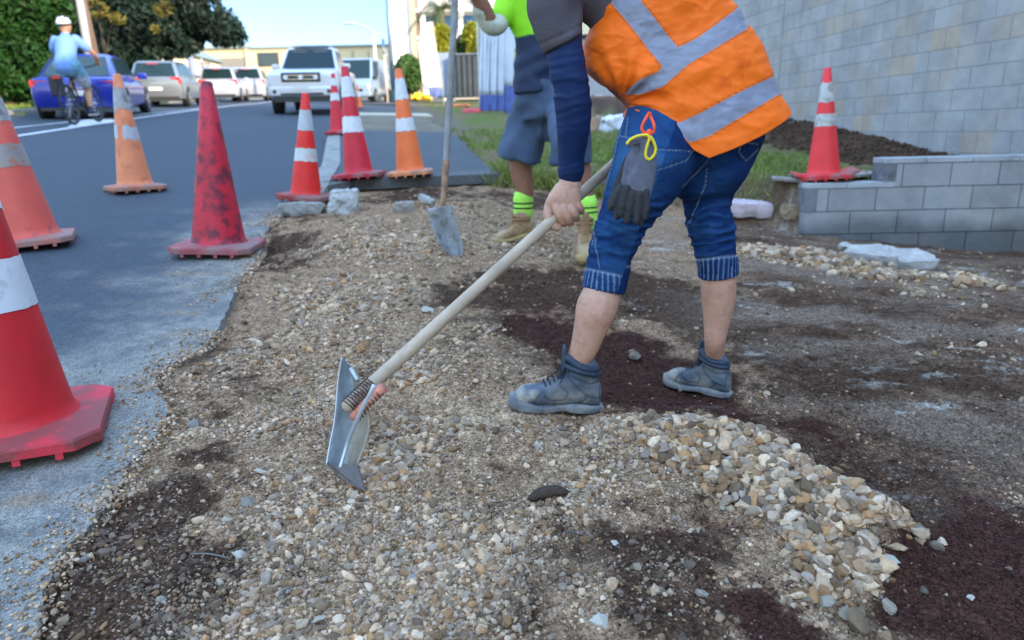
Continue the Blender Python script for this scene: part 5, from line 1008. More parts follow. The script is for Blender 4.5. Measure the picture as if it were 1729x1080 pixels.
MB().tube([(.35, 0, .84), (.40, 0, .98)], .015, 8).tube(crom([(.36, .30, 1.02), (.42, .18, 1.0), (.43, 0, .98), (.42, -.18, 1.0), (.36, -.30, 1.02)], 14), .013, 8).ob('handlebar', BLK, bk)
MB().tube([(-.03, -.06, .29), (-.03, -.075, .29)], .10, 20).tube(crom([(.06, -.09, .15), (-.03, -.085, .29), (-.03, 0, .29), (-.03, .085, .29), (-.12, .09, .43)], 20), .011, 6).ob('crankset', DARKP, bk)
for x, y, z in ((.06, -.13, .145), (-.12, .13, .435)): MB().box((x, y, z), (.09, .08, .02)).ob('pedal', BLK, bk)
bev(MB().box((-.55, .10, .66), (.30, .14, .34)).ob('pannier_bag', mat('bag_black', (.02, .022, .028), .7), bk), .04)
MB().box((-.72, 0, .80), (.03, .12, .05)).ob('rear_light', REDL, bk); MB().tube([(-.2, 0, .82), (-.72, 0, .78)], .008, 6).ob('rack', BLK, bk)
# ============================================================= PEOPLE
def skinm(n, c): 
    m = mat(n, c, .55, var=.10, vs=14, bump=.25, bs=90, dirt=.45, dcol=(c[0]*.75, c[1]*.58, c[2]*.5), ds=38, dth=.5)
    b = m.node_tree.nodes['Principled BSDF']; b.inputs['Subsurface Weight'].default_value = .12; b.inputs['Subsurface Radius'].default_value = (.01, .004, .002); return m
def ptube(st, seg=18, asp=1.0, n=None, ref=(0, 1, 0), off=0.0, fe=False):      # stations (px, py, y, half width px[, depth ratio])
    P = []; r = []; a = []
    for s in st:
        p = at(s[0], s[1], s[2]); P.append(tuple(p)); r.append(s[3]/ppm(s[2], p.z)+off); a.append(s[4] if len(s) > 4 else asp)
    M = crom(np.column_stack([P, r, a]), n or len(st)*5); return tube_vf(M[:, :3], M[:, 3], seg, asp=M[:, 4], round_=True, ref=ref, flat_end=fe)
def wtube(st, seg=16, n=None, ref=(0, 1, 0)):                        # stations (x, y, z, r[, asp])
    M = crom(np.array([list(s)+([1.0] if len(s) == 4 else []) for s in st], float), n or len(st)*5); return tube_vf(M[:, :3], M[:, 3], seg, asp=M[:, 4], round_=True, ref=ref)
def ball(c, r, s=(1, 1, 1)):
    v, f = ico(3); return v*r*np.array(s)+np.array(tuple(c)), [tuple(q) for q in f]
def head(c, fwd, r=.105):          # head with face; c centre, fwd unit direction
    c = Vector(c); f = Vector(fwd).normalized(); up = Vector((0, 0, 1)); up = (up-f*up.dot(f)).normalized(); s = f.cross(up)
    def q(a, b, d): return tuple(c+f*a*r+s*b*r+up*d*r)
    L = [ball(c, r, (.92, .92, 1.18)), ball(q(.25, 0, -.55), r*.68), ball(q(.95, 0, -.1), r*.14), ball(q(.88, 0, .1), r*.11), ball(q(.85, 0, -.55), r*.16, (1, 1, .6)), ball(q(.05, .92, -.05), r*.22, (.6, .5, 1)), ball(q(.05, -.92, -.05), r*.22, (.6, .5, 1)), ball(q(.72, .33, .12), r*.2), ball(q(.72, -.33, .12), r*.2), wtube([(*q(-.1, 0, -.6), r*.55), (*q(-.3, 0, -1.6), r*.58)], 12, 5)]
    return L, q
EYE_M = mat('eye_dark', (.03, .02, .015), .2, var=0); HAIRM = mat('hair_dark', (.015, .012, .01), .6, var=.3, vs=60, bump=.8, bs=150)
def face_bits(q, r, t, cover=None):
    for sg in (-1, 1): v, f = ball(q(.86, .33*sg, .12), r*.09); mobj('eye', v, f, EYE_M, t, True, world=True)
    if cover is None:
        v, f, _ = remesh([ball(q(-.12, 0, .28), r*1.03, (.96, .96, 1.0))], .012, 3); mobj('hair', v, f, HAIRM, t, True, world=True)

# ---------------- boots
def boot(t, heel, toe, leather, solem, collarm, lacem, up_tilt=0.0, shaft=.165, wide=1.0, name='boot', coll_r=.047):
    h, e = Vector(heel), Vector(toe); d = e-h; Ln = d.length; X = d.normalized(); Z = Vector((0, 0, 1)); Yv = Z.cross(X).normalized(); Z = X.cross(Yv); k = Ln/.30
    M = Matrix((( X.x, Yv.x, Z.x, h.x), (X.y, Yv.y, Z.y, h.y), (X.z, Yv.z, Z.z, h.z), (0, 0, 0, 1))) @ Matrix.Scale(k, 4)
    def sec(x, w_, z0, z1, n=18):
        o = []
        for i in range(n):
            a = 2*math.pi*i/n; c_, s_ = math.cos(a), math.sin(a); o.append((x, w_*np.sign(c_)*abs(c_)**.75, (z0+z1)/2+(z1-z0)/2*np.sign(s_)*abs(s_)**.8))
        return o
    def loft(S, n=18):
        S = crom(S, 40); v = []; 
        for s in S: v += sec(*s, n)
        m = len(S); return v, [(i*n+j, i*n+(j+1) % n, (i+1)*n+(j+1) % n, (i+1)*n+j) for i in range(m-1) for j in range(n)]+[tuple(range(n))[::-1], tuple(range((m-1)*n, m*n))]
    W = wide
    up = loft([(.004, .022*W, .02, .085), (.012, .032*W, .02, .11), (.04, .038*W, .02, .135), (.085, .040*W, .02, .145), (.125, .042*W, .02, .130), (.165, .045*W, .02, .104), (.205, .050*W, .02, .085), (.245, .050*W, .02, .079), (.275, .042*W, .02, .067), (.292, .026*W, .02, .045), (.297, .012*W, .024, .036)])
    sh = wtube([(.062, 0, .07, .056, .74), (.068, 0, .11, .055, .74), (.076, 0, shaft-.040, .060, .70)], 22, 8)
    v, f, nr = remesh([up, sh], .0042, 5); v = v+nr*(vn3(v, 38, 2)*.004*sst(.03, .06, v[:, 2])*sst(.30, .2, v[:, 0]))[:, None]
    # leather panels pressed in as shallow grooves
    px_, pz = v[:, 0], v[:, 2]
    gr = np.minimum.reduce([seg_d(px_, pz, l) for l in ([(.235, .02), (.225, .05), (.205, .075)], [(.13, .045), (.17, .042), (.195, .055), (.20, .075)], [(.13, .045), (.118, .07), (.15, .10)], [(.0, .05), (.05, .06), (.09, .09), (.12, .125)], [(.05, .06), (.075, .03)], [(.0, .115), (.05, .105), (.11, .125)], [(.01, .05), (.01, .12)])])
    v = v-nr*(.0034*np.exp(-(gr/.0028)**2))[:, None]
    V = [M @ Vector(p) for p in v]; o = mobj(name, V, f, leather, t, True, world=True)
    vattr(o, 'groove', np.exp(-(gr/.003)**2)); vattr(o, 'dust', np.clip(1-(v[:, 2]-.03)/.06, 0, 1)*.7+.9*sst(.19, .27, v[:, 0])+.22)
    # sole with a wavy upper rim and lugs
    ns = 60; sv = []; sf = []; outl = []
    wf = lambda x: np.interp(x, [0, .02, .06, .11, .15, .2, .24, .275, .30, .308], [.018, .036, .041, .037, .038, .050, .053, .045, .022, .002])*W
    xs_ = [(-.006+.314*(1-math.cos(math.pi*i/30))/2) for i in range(31)]
    outl = [(x, float(wf(max(x, 0)))) for x in xs_]+[(x, -float(wf(max(x, 0)))) for x in xs_[::-1][1:-1]]
    n = len(outl)
    for lv, (sc_, zf) in enumerate([(.97, 0), (1.0, .006), (1.03, .018), (1.01, None), (.86, None)]):
        for i, (x, y) in enumerate(outl):
            z = zf if zf is not None else .027+.006*math.sin((x-.02)*28)+.012*float(sst(.23, .29, x)); z = z+.006*float(sst(.10, .12, x)*sst(.16, .14, x))*(zf is not None and zf < .01); lug = .0015*(1 if int(x*90) % 2 else -1) if lv in (1, 2) else 0
            sv.append(((x-.15)*sc_+.15, y*sc_+(lug if y > 0 else -lug), z))
    sf = [tuple(range(n))[::-1]]+[(l*n+i, l*n+(i+1) % n, (l+1)*n+(i+1) % n, (l+1)*n+i) for l in range(4) for i in range(n)]+[tuple(range(4*n, 5*n))]
    so_ = mobj('sole', [M @ Vector(p) for p in sv], sf, solem, o, True, world=False); so_.parent = t; so_.matrix_parent_inverse = parent_inv(t)
    def child(nm, vf, m): q = mobj(nm, [M @ Vector(tuple(p)) for p in vf[0]], vf[1], m, t, True, world=True); return q
    # padded collar: ring of padding dipping at the back, open toward the leg
    C0 = []; 
    for a in np.linspace(0, 2*math.pi, 25): C0.append((.079+.055*math.cos(a), .043*math.sin(a), shaft-.016+.020*math.cos(a)+.004*math.sin(3*a)))
    vf = tube_vf(C0, .0125, 10, cap=False, ref=(0, 0, 1)); child('collar', vf, collarm)
    vf = tube_vf([(.077+.059*math.cos(a), .045*math.sin(a), shaft-.034+.014*math.cos(a)) for a in np.linspace(0, 2*math.pi, 25)], .0105, 10, cap=False, ref=(0, 0, 1)); child('collar_pad', vf, collarm)
    child('tongue', wtube([(.145, 0, .10, .018, .5), (.140, 0, .135, .022, .35), (.136, 0, .165, .026, .3), (.138, 0, shaft+.022, .024, .3)], 14, 10, (1, 0, .6)), collarm)
    mb = MB()
    for x, z in ((.196, .098), (.182, .106), (.169, .117), (.158, .129), (.150, .141), (.146, .152)): mb.tube(crom([(x, -.024, z-.012), (x+.003, 0, z+.004), (x-.004, .024, z-.012)], 7), .0026, 6)
    mb.tube(crom([(.115, .02, .15), (.14, .045, .13), (.15, .05, .11)], 6), .002, 5); child('laces', (mb.v, mb.f), lacem)
    return o
def bootmat(n, c, dustc, gc, k=1.0):
    m = mat(n, c, .75, var=.22, vs=16, bump=.4, bs=60); nn = m.node_tree.nodes; L = m.node_tree.links; b = nn['Principled BSDF']
    src = b.inputs['Base Color'].links[0].from_socket
    a = nn.new('ShaderNodeAttribute'); a.attribute_name = 'dust'; no = nn.new('ShaderNodeTexNoise'); no.inputs['Scale'].default_value = 18; no.inputs['Detail'].default_value = 8; tc = nn.new('ShaderNodeTexCoord'); L.new(tc.outputs['Object'], no.inputs['Vector'])
    ml = nn.new('ShaderNodeMath'); ml.operation = 'MULTIPLY'; L.new(a.outputs['Fac'], ml.inputs[0]); mr = nn.new('ShaderNodeMapRange'); mr.inputs[1].default_value = .42; mr.inputs[2].default_value = .60; mr.inputs[3].default_value = .05; mr.inputs[4].default_value = k; L.new(no.outputs[0], mr.inputs[0]); L.new(mr.outputs[0], ml.inputs[1]); ml.use_clamp = True
    mx = nn.new('ShaderNodeMix'); mx.data_type = 'RGBA'; L.new(ml.outputs[0], mx.inputs[0]); L.new(src, mx.inputs[6]); mx.inputs[7].default_value = (*dustc, 1)
    g_ = nn.new('ShaderNodeAttribute'); g_.attribute_name = 'groove'; m2 = nn.new('ShaderNodeMix'); m2.data_type = 'RGBA'; ms = nn.new('ShaderNodeMath'); ms.operation = 'MULTIPLY'; ms.inputs[1].default_value = .6; L.new(g_.outputs['Fac'], ms.inputs[0]); L.new(ms.outputs[0], m2.inputs[0]); L.new(mx.outputs[2], m2.inputs[6]); m2.inputs[7].default_value = (*gc, 1); L.new(m2.outputs[2], b.inputs['Base Color']); return m

# ============================================================= MAIN WORKER
fL_h, fL_t = ont(1012, 694, gz), ont(863, 690, gz); fR_h, fR_t = ont(1232, 672, gz), ont(1124, 648, gz)
print('feet', [tuple(round(c, 2) for c in q) for q in (fL_h, fL_t, fR_h, fR_t)], (fL_h-fL_t).length, (fR_h-fR_t).length)
yL = (fL_h.y+fL_t.y)/2; yR = fR_h.y
aLy = fL_h.y+(fL_t.y-fL_h.y)*.27; aRy = fR_h.y+(fR_t.y-fR_h.y)*.27
yK, yH = yL+.03, yL+.12            # depths of the near leg and the pelvis
SK = skinm('skin_light', (.52, .285, .20))
pw = thing('person', 'worker in an orange reflective vest, blue jeans and grey boots bending to rake the gravel', 'person', (at(1100, 690, yL).x, yL+.1, fL_h.z))
# the shaft of the tool and the hand that grips it
A_ = at(589, 684, yL-.40); B_ = at(1105, 214, yL+.34)
def shaft_pt(px):                  # the point of the shaft seen at that px
    lo, hi = 0., 1.
    for _ in range(40):
        m_ = (lo+hi)/2; p = A_.lerp(B_, m_); q = px_of(np.array([tuple(p)]))[0][0]
        if q < px: lo = m_
        else: hi = m_
    return p
hs_ = shaft_pt(952); yA = hs_.y-.045; sd_ = (B_-A_).normalized(); print('shaft at hand', px_of(np.array([tuple(hs_)])), hs_)
def hp(px, py, dy): return tuple(at(px, py, hs_.y+dy))
def hand_tubes():
    k = ppm(hs_.y, hs_.z); L = []
    # back of hand and palm
    L.append(wtube([(*hp(964, 303, -.012), 17.5/k, .78), (*hp(961, 316, -.020), 20.5/k, .66), (*hp(957, 331, -.028), 24.5/k, .46), (*hp(955, 343, -.031), 24.5/k, .38), (*hp(955, 351, -.030), 22/k, .34)], 22, 22))
    L.append(wtube([(*hp(945, 318, -.02), 10/k), (*hp(935, 335, -.026), 10.5/k), (*hp(930, 350, -.022), 9.5/k)], 12, 10))
    for i, (a, b, c, d, r) in enumerate([((939, 350, -.036), (945, 364, -.041), (952, 377, -.020), (950, 370, .018), 7.4), ((951.5, 353, -.041), (958, 366, -.043), (963, 376, -.012), (959, 366, .022), 7.6), ((964, 351, -.040), (970.5, 361, -.041), (973.5, 368, -.008), (968, 356, .022), 7.2), ((975, 344, -.033), (980.5, 352, -.031), (981.5, 357, -.004), (975, 345, .020), 6.0)]):
        L.append(wtube([(*hp(a[0]-2, a[1]-9, a[2]+.006), r*.8/k), (*hp(*a), r*1.08/k), (*hp(*b), r*.98/k), (*hp(*c), r*.93/k), (*hp(*d), r*.8/k)], 12, 18))
    L.append(wtube([(*hp(937, 330, -.012), 10/k), (*hp(928, 348, -.020), 9.0/k), (*hp(926, 365, -.030), 8.8/k), (*hp(933, 380, -.036), 8.2/k), (*hp(941, 384, -.034), 6.8/k)], 12, 18))
    return L, k
HT, kh = hand_tubes()
armL = [(955, -50, yA+.04, 32), (945, 20, yA, 33), (953, 80, yA-.01, 27.5), (959, 117, yA-.015, 27.5), (965, 151, yA-.015, 26.5), (968, 182, yA-.01, 27), (968, 215, yA, 25), (967, 240, yA+.01, 22), (965, 262, yA+.02, 19.5), (964, 303, yA+.033, 17.5, .8)]
legL = [(1128, 215, yH-.04, 58), (1105, 280, yK, 55), (1068, 340, yK, 40), (1048, 385, yK, 34), (1033, 430, yK, 29), (1020, 470, yK-.01, 29), (1018, 490, yK-.01, 31.5), (1007, 520, yL, 34.5), (998, 550, yL, 29), (987, 585, yL, 24), (977, 608, aLy, 20), (975, 630, aLy, 15), (974, 655, aLy, 12)]
legR = [(1215, 225, yH+.06, 55), (1212, 284, yR-.02, 40), (1198, 340, yR, 32), (1205, 400, yR, 29), (1212, 450, yR, 26), (1213, 478, yR, 29), (1213, 510, yR, 27.5), (1210, 545, yR, 21.5), (1207, 575, yR, 17.5), (1207, 600, aRy, 15.5), (1207, 620, aRy, 12), (1206, 640, aRy, 10)]
torso = [(1180, 250, yH, 70, .8), (1170, 200, yH, 80, .75), (1150, 120, yH, 85, .7), (1095, 20, yH-.02, 78, .55), (1032, -65, yH-.06, 74, .5), (985, -125, yH-.08, 46, .7), (940, -170, yH-.1, 32, 1)]
k2 = .34
armR = [(1085, -60, yH+.14, 28), (1140, 30, yH+.26, 26), (1165, 120, yH+.30, 28), (1130, 190, yH+.26, 24), (1098, 222, B_.y-.06, 18)]
HD, qh = head(at(885, -205, yH-.12), (-.75, -.05, -.62), .112)
handR = [ptube([(1098, 222, B_.y-.05, 19), (1085, 232, B_.y-.05, 22), (1075, 240, B_.y-.03, 18)], asp=.6)]+[wtube([(*tuple(at(1092-i*9, 218+i*8, B_.y-.06)), .012), (*tuple(at(1096-i*9, 236+i*8, B_.y-.03)), .012), (*tuple(at(1092-i*9, 238+i*8, B_.y+.02)), .010)], 8, 8) for i in range(4)]+[wtube([(*tuple(at(1102, 225, B_.y-.05)), .012), (*tuple(at(1090, 214, B_.y-.02)), .011), (*tuple(at(1080, 214, B_.y+.015)), .010)], 8, 8)]
v, f, nr = remesh([ptube(armL), ptube(legL, 22), ptube(legR, 22), ptube(torso, 24), ptube(armR, 14)]+handR+HD, .0042, 3, .4)
v2, f2, nr2 = remesh([ptube([(965, 262, yA+.02, 19.5), (964, 303, yA+.033, 17.5, .8)], 20)]+HT, .0017, 2, .4); qx, qy = px_of(v2)
v2 = v2+nr2*(.0022*fbm(qx*.09, qy*.05, 3, 3)-.0012*np.exp(-(seg_d(qx, qy, [(946, 312), (982, 318)])/1.3)**2))[:, None]
mb = MB(); mb.add(v, f); mb.add(v2, f2); body = mobj('body', mb.v, mb.f, SK, pw, True, world=True)
# nails
NAIL = mat('nail', (.62, .36, .30), .3, var=0)
face_bits(qh, .112, pw)

# sleeve
NAVY = mat('navy_sleeve', (.006, .021, .080), .62, var=.15, vs=5, spec=.22, bump=.1, bs=300)
st = [(s[0], s[1], s[2], s[3]+3.6) for s in armL[1:-1]]+[(964, 298, yA+.03, 20.3, .85)]
v, f, nr = remesh([ptube(st, 28, n=60)], .0042, 2); qx, qy = px_of(v)
ph = (qy+.22*(qx-960)+9*np.sin(qy*.045+qx*.03))/7.2
fold = (.45*np.maximum(0, np.sin(ph+5*fbm(qx*.02, qy*.03, 3, 5)))**3+.8*(1-8*np.abs(fbm(qx*.012, (qy+.2*(qx-960))*.055, 2, 25))).clip(0, 1))*(.9*np.exp(-((qy-150)/42)**2)+.35+.5*np.exp(-((qy-285)/18)**2)); v = v+nr*(.0042*fold-.001)[:, None]
sl = mobj('arm_sleeve', v, f, NAVY, pw, True, world=True)

# t-shirt
TEE = mat('tshirt_grey', (.098, .088, .102), .95, spec=.1, var=.15, vs=9, bump=.3, bs=250)
ts = [ptube([(1170, 170, yH, 88, .78), (1132, 90, yH, 96, .70), (1091, 10, yH-.02, 98, .64), (1036, -60, yH-.05, 96, .58), (985, -115, yH-.08, 66, .7), (955, -150, yH-.1, 42, 1)], 30),
      ptube([(1010, -70, yA+.08, 62), (960, -40, yA+.03, 58), (938, 0, yA, 51), (940, 34, yA-.01, 43), (945, 58, yA-.012, 38.5), (952, 75, yA-.012, 37.5)], 36, fe=True), ptube([(1090, -70, yH+.12, 62), (1135, 10, yH+.24, 45), (1150, 50, yH+.28, 40)], 24)]
v, f, nr = remesh(ts, .006, 3); qx, qy = px_of(v)
dh = seg_d(qx, qy, [(914, 94), (984, 60)]); 
cut = (qy-(94-(qx-914)*.486)) > 0; near_sl = (qx < 1000) & (qy > 0)
v[:, :] = v-nr*(.004*np.exp(-((seg_d(qx, qy, [(908, 76), (980, 43)]))/1.8)**2)*(qx < 990))[:, None]+nr*(.010*vn3(v, 18, 3)+.016*vn3(v, 8, 5)+.003*np.sin((qx*.8+qy*.5+25*fbm(qx*.01, qy*.01, 2, 3))/5.5)*(np.exp(-((qx-985)/30)**2)))[:, None]
mobj('tshirt', v, f, TEE, pw, True, world=True)

# jeans
jl = [(1128, 210, yH-.04, 74), (1104, 270, yK+.01, 71), (1083, 312, yK, 60), (1067, 344, yK, 50.5), (1051, 375, yK, 43), (1038, 407, yK, 40), (1030, 430, yK, 37.5), (1026, 455, yK, 37), (1019, 490, yK-.008, 36)]
jr = [(1222, 225, yH+.06, 66), (1213, 275, yR-.04, 53), (1201, 312, yR, 43.5), (1194, 350, yR, 39.5), (1201, 385, yR, 38), (1205, 410, yR, 35.5), (1211, 440, yR, 32.5), (1213, 465, yR, 32)]
pv = [(1165, 172, yH, 96, .72), (1170, 205, yH, 114, .74), (1178, 235, yH, 112, .76), (1186, 265, yH, 92, .85), (1186, 285, yH, 62, 1)]
v, f, nr = remesh([ptube(jl, 30, n=60, fe=True), ptube(jr, 30, n=60, fe=True), ptube(pv, 36, n=40)], .0038, 2); qx, qy = px_of(v)
leftleg = qx < 1105+.35*(312-qy)
kn = np.where(leftleg, np.exp(-((qy-395)/62)**2), np.exp(-((qy-385)/60)**2)); cuffL = leftleg & (qy > 452+(qx-985)*.22); cuffR = (~leftleg) & (qy > 438-(qx-1180)*.1)
cuff = cuffL | cuffR; cf = np.where(cuff, 1., 0.)
ph = (qy+np.where(leftleg, -.10, .12)*(qx-np.where(leftleg, 1040, 1200))+34*fbm(qx*.016, qy*.012, 4, 7)+3*np.sin(qx*.06))/2.5
wl = np.where(leftleg, qy-.18*(qx-1040), qy+.15*(qx-1200))+22*fbm(qx*.02, qy*.015, 3, 7); w1 = .45*(np.abs(np.sin(ph*.5+2.2*fbm(qx*.05, qy*.02, 2, 19)))**.7*2-1)+.9*(1-9*np.abs(fbm(qx*.014, wl*.062, 2, 23))).clip(-1, 1); amp = .0034*kn*(1-cf)*(.45+1.2*np.clip(fbm(qx*.03, qy*.05, 3, 9)+.5, 0, 1))
w2 = .012*vn3(v, 9, 11)*(1-kn)+.006*vn3(v, 22, 13)
dg_ = (qx*.55+qy*.83+30*fbm(qx*.01, qy*.01, 2, 17))/13; w3 = .0026*np.sin(dg_)*np.exp(-((qy-285)/50)**2)
gather = .0022*np.sin(np.arctan2(v[:, 1]-np.where(leftleg, yK, yR), v[:, 0]-np.where(leftleg, at(1024, 480, yK).x, at(1213, 455, yR).x))*26)*cf*(1-np.abs(nr[:, 2]))**1.5
seams = [[(1056, 196), (1042, 235), (1032, 275), (1024, 315), (1013, 350), (1003, 385), (1000, 412)], [(1103, 252), (1169, 255), (1158, 271), (1098, 291)], [(1169, 255), (1158, 271)], [(1257, 233), (1248, 257), (1259, 271), (1279, 252)], [(1212, 251), (1193, 274), (1170, 298), (1152, 315)], [(1194, 284), (1191, 312), (1177, 345), (1160, 385)], [(1003, 385), (1006, 420), (1012, 450)], [(1042, 228), (1060, 232), (1075, 231)], [(1060, 195), (1056, 230)], [(1257, 240), (1280, 243)]]
sdn = np.minimum.reduce([seg_d(qx, qy, s) for s in seams]); front = v[:, 1] < np.where(leftleg, yK+.02, yR+.03)
sg_ = np.exp(-(sdn/2.4)**2)*front; hemL = np.exp(-((qy-(452+(qx-985)*.22))/2.2)**2)*leftleg*(qy > 440); hemR = np.exp(-((qy-(438-(qx-1180)*.1))/2.2)**2)*(~leftleg)*(qy > 425)
v = v+nr*(amp*w1+w2*.55+w3+gather-.0016*sg_-.003*(hemL+hemR)+.002*cf)[:, None]
jo = mobj('jeans', v, f, None, pw, True, world=True)
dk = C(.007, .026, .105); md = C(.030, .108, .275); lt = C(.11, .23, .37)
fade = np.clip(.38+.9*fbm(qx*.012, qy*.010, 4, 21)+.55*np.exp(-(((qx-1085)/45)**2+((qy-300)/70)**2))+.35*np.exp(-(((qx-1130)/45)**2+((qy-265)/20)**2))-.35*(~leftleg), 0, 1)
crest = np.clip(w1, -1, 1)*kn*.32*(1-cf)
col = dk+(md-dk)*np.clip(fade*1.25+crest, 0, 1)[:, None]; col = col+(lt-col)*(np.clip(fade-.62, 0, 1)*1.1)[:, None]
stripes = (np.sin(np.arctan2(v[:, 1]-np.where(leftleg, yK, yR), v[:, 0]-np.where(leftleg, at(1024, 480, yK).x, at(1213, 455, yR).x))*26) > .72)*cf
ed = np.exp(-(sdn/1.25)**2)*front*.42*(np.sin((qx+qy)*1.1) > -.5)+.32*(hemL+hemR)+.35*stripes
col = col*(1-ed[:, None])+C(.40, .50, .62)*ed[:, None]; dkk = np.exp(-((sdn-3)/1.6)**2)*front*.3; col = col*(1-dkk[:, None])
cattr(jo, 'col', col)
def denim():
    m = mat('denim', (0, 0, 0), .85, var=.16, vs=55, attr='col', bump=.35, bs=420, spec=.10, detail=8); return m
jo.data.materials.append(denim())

# vest: a lofted shell around the torso, back hem dropping to a corner on the near side
VL = [(1053, 197), (1057, 180), (1036, 160), (1006, 141), (990, 122), (984, 98), (984, 76), (992, 52), (998, 20), (1001, -30), (992, -80), (968, -125)]
VR = [(1329, 188), (1316, 157), (1303, 130), (1291, 104), (1278, 78), (1267, 58), (1256, 38), (1243, 18), (1228, -5), (1203, -58), (1162, -115), (1100, -160)]
nst = 210; Ls = crom(VL, nst); Rs = crom(VR, nst); nph = 340; V = np.zeros((nst, nph, 3)); PHI = np.linspace(0, 2*math.pi, nph, endpoint=False)
for i in range(nst):
    l, r = np.array(at(*Ls[i], yH-.02)), np.array(at(*Rs[i], yH+.02)); c = (l+r)/2; h = (r-l)/2; s = i/(nst-1); bdep = .185*(1-.25*s)
    cs, sn = np.cos(PHI), np.sin(PHI); V[i] = c+np.outer(np.sign(cs)*np.abs(cs)**.92, h)+np.outer(np.sign(sn)*np.abs(sn)**.9, [0, -bdep, 0])
    dr = 0
    cosp = cs; near_ = sn > 0; q = np.where(near_, np.interp(cosp, [-1, -.64, -.50, -.30, -.13, .35, 1], [0, 0, .30, .80, 1.0, .60, 0]), np.interp(cosp, [-1, 1], [0, 0]))
    V[i] += np.outer(q*(1-s*4.5 if s < .22 else 0), [0, 0, -.118])
Vf = V.reshape(-1, 3); qx, qy = px_of(Vf); phs = np.tile(PHI, nst); nearm = (np.sin(phs) > -.15)
# cloth relief: folds fanning from the side nip, soft billows
c0 = np.array([1052., 172.]); rr_ = np.hypot(qx-c0[0], qy-c0[1]); aa = np.arctan2(qy-c0[1], qx-c0[0])
rel = .007*np.sin(aa*13+1.0+3*fbm(qx*.008, qy*.008, 2, 61))*np.exp(-rr_/95)*sst(8, 40, rr_)+.020*fbm(qx*.009, qy*.013, 3, 33)+.005*fbm(qx*.03+.02*qy, qy*.03, 3, 35)+.0035*(np.abs(fbm(qx*.018+qy*.012, qy*.03-qx*.012, 3, 39))*-4+.5)
g2a = (qx*.45+qy*.9+30*fbm(qx*.006, qy*.006, 2, 41))/24; rel = rel+.0035*np.sin(g2a)*1.8*sst(70, 150, rr_)*np.clip(fbm(qx*.008, qy*.008, 2, 44)+.6, 0, 1)
g3 = (qx*.95-qy*.35)/17; rel = rel+.0035*np.sin(g3+4*fbm(qx*.01, qy*.01, 2, 47))*np.exp(-((qx-1030)/40)**2)*np.exp(-((qy-70)/50)**2)
tmp = V; du = np.gradient(tmp, axis=1); dv = np.gradient(tmp, axis=0); nrm = np.cross(du, dv).reshape(-1, 3); nrm /= np.linalg.norm(nrm, axis=1)[:, None]+1e-9
cen = Vf.reshape(nst, nph, 3).mean(1, keepdims=True); sgn = np.sign(np.sum(nrm.reshape(nst, nph, 3)*(tmp-cen), axis=2)).reshape(-1, 1); nrm *= sgn
edgeS = np.repeat(sst(0, .05, np.linspace(0, 1, nst)), nph)
Vd = Vf+nrm*(rel*(.4+.6*edgeS))[:, None]
ii = np.arange(nst*nph).reshape(nst, nph); nx_ = np.roll(ii, -1, axis=1); Fv = np.stack([ii[:-1], nx_[:-1], nx_[1:], ii[1:]], -1).reshape(-1, 4)
vest = mobj('vest', Vd, Fv, None, pw, True, world=True)
# reflective tape laid out on the cloth
bandA = [(1270, 15), (1262, 48), (1160, 110), (1120, 145), (1075, 160), (1054, 159), (1080, 133), (1110, 122), (1146, 79), (1180, 62), (1240, 18), (1262, -6)]
bandB = [(1018, -20), (1060, -30), (1084, 5), (1147, 80), (1150, 100), (1118, 112), (1062, 40), (1026, -2)]
bandC = [(1335, 150), (1314, 160), (1260, 192), (1200, 228), (1165, 241), (1150, 228), (1137, 211), (1180, 192), (1240, 160), (1285, 138), (1312, 126), (1330, 118)]
sA = np.maximum.reduce([poly_sd(qx, qy, b) for b in (bandA, bandB, bandC)])
tape = sst(-.2, .2, sA)*nearm; far_t = (np.sin(phs) <= -.15)*((np.repeat(np.linspace(0, 1, nst), nph) > .12) & (np.repeat(np.linspace(0, 1, nst), nph) < .22)); tape = np.maximum(tape, far_t)
bindr = np.exp(-((seg_d(qx, qy, [(1060, 180), (1040, 158), (1010, 138), (993, 119)]))/6.5)**2)
stain = np.maximum.reduce([np.exp(-(((qx-a)/r)**2+((qy-b)/(r*1.2))**2)**2) for a, b, r in ((1251, 108, 9), (1222, 137, 8), (1233, 142, 6), (1263, 107, 5), (1256, 128, 3), (1216, 174, 4))])
stitch = np.exp(-((sA+2.0)/1.0)**2)*nearm
oc = C(1.0, .165, .004)+0*qx[:, None]; oc = oc*(1+.12*fbm(qx*.01, qy*.01, 3, 77)[:, None]); oc = oc*(1-.28*stain[:, None]*C(.5, 1, 1)); oc = oc*(1-.5*stitch[:, None])
tc_ = C(.235, .245, .315)*(1+.35*fbm(qx*.03, qy*.03, 4, 70)[:, None]); col = oc*(1-.85*bindr[:, None])+C(.045, .045, .055)*.85*bindr[:, None]
cattr(vest, 'col', col); cattr(vest, 'tapecol', tc_); vattr(vest, 'tape', np.where(far_t > 0, 3, np.where(nearm, np.clip(sA, -8, 8), -8)))
vm = mat('vest_cloth', (0, 0, 0), .55, var=.06, vs=20, attr='col', bump=.25, bs=35, spec=.35); n_ = vm.node_tree.nodes; l_ = vm.node_tree.links; b_ = n_['Principled BSDF']; s0 = b_.inputs['Base Color'].links[0].from_socket
a1 = n_.new('ShaderNodeAttribute'); a1.attribute_name = 'tape'; a2 = n_.new('ShaderNodeAttribute'); a2.attribute_name = 'tapecol'; mr_ = n_.new('ShaderNodeMapRange'); mr_.inputs[1].default_value = -.25; mr_.inputs[2].default_value = .25; l_.new(a1.outputs['Fac'], mr_.inputs[0])
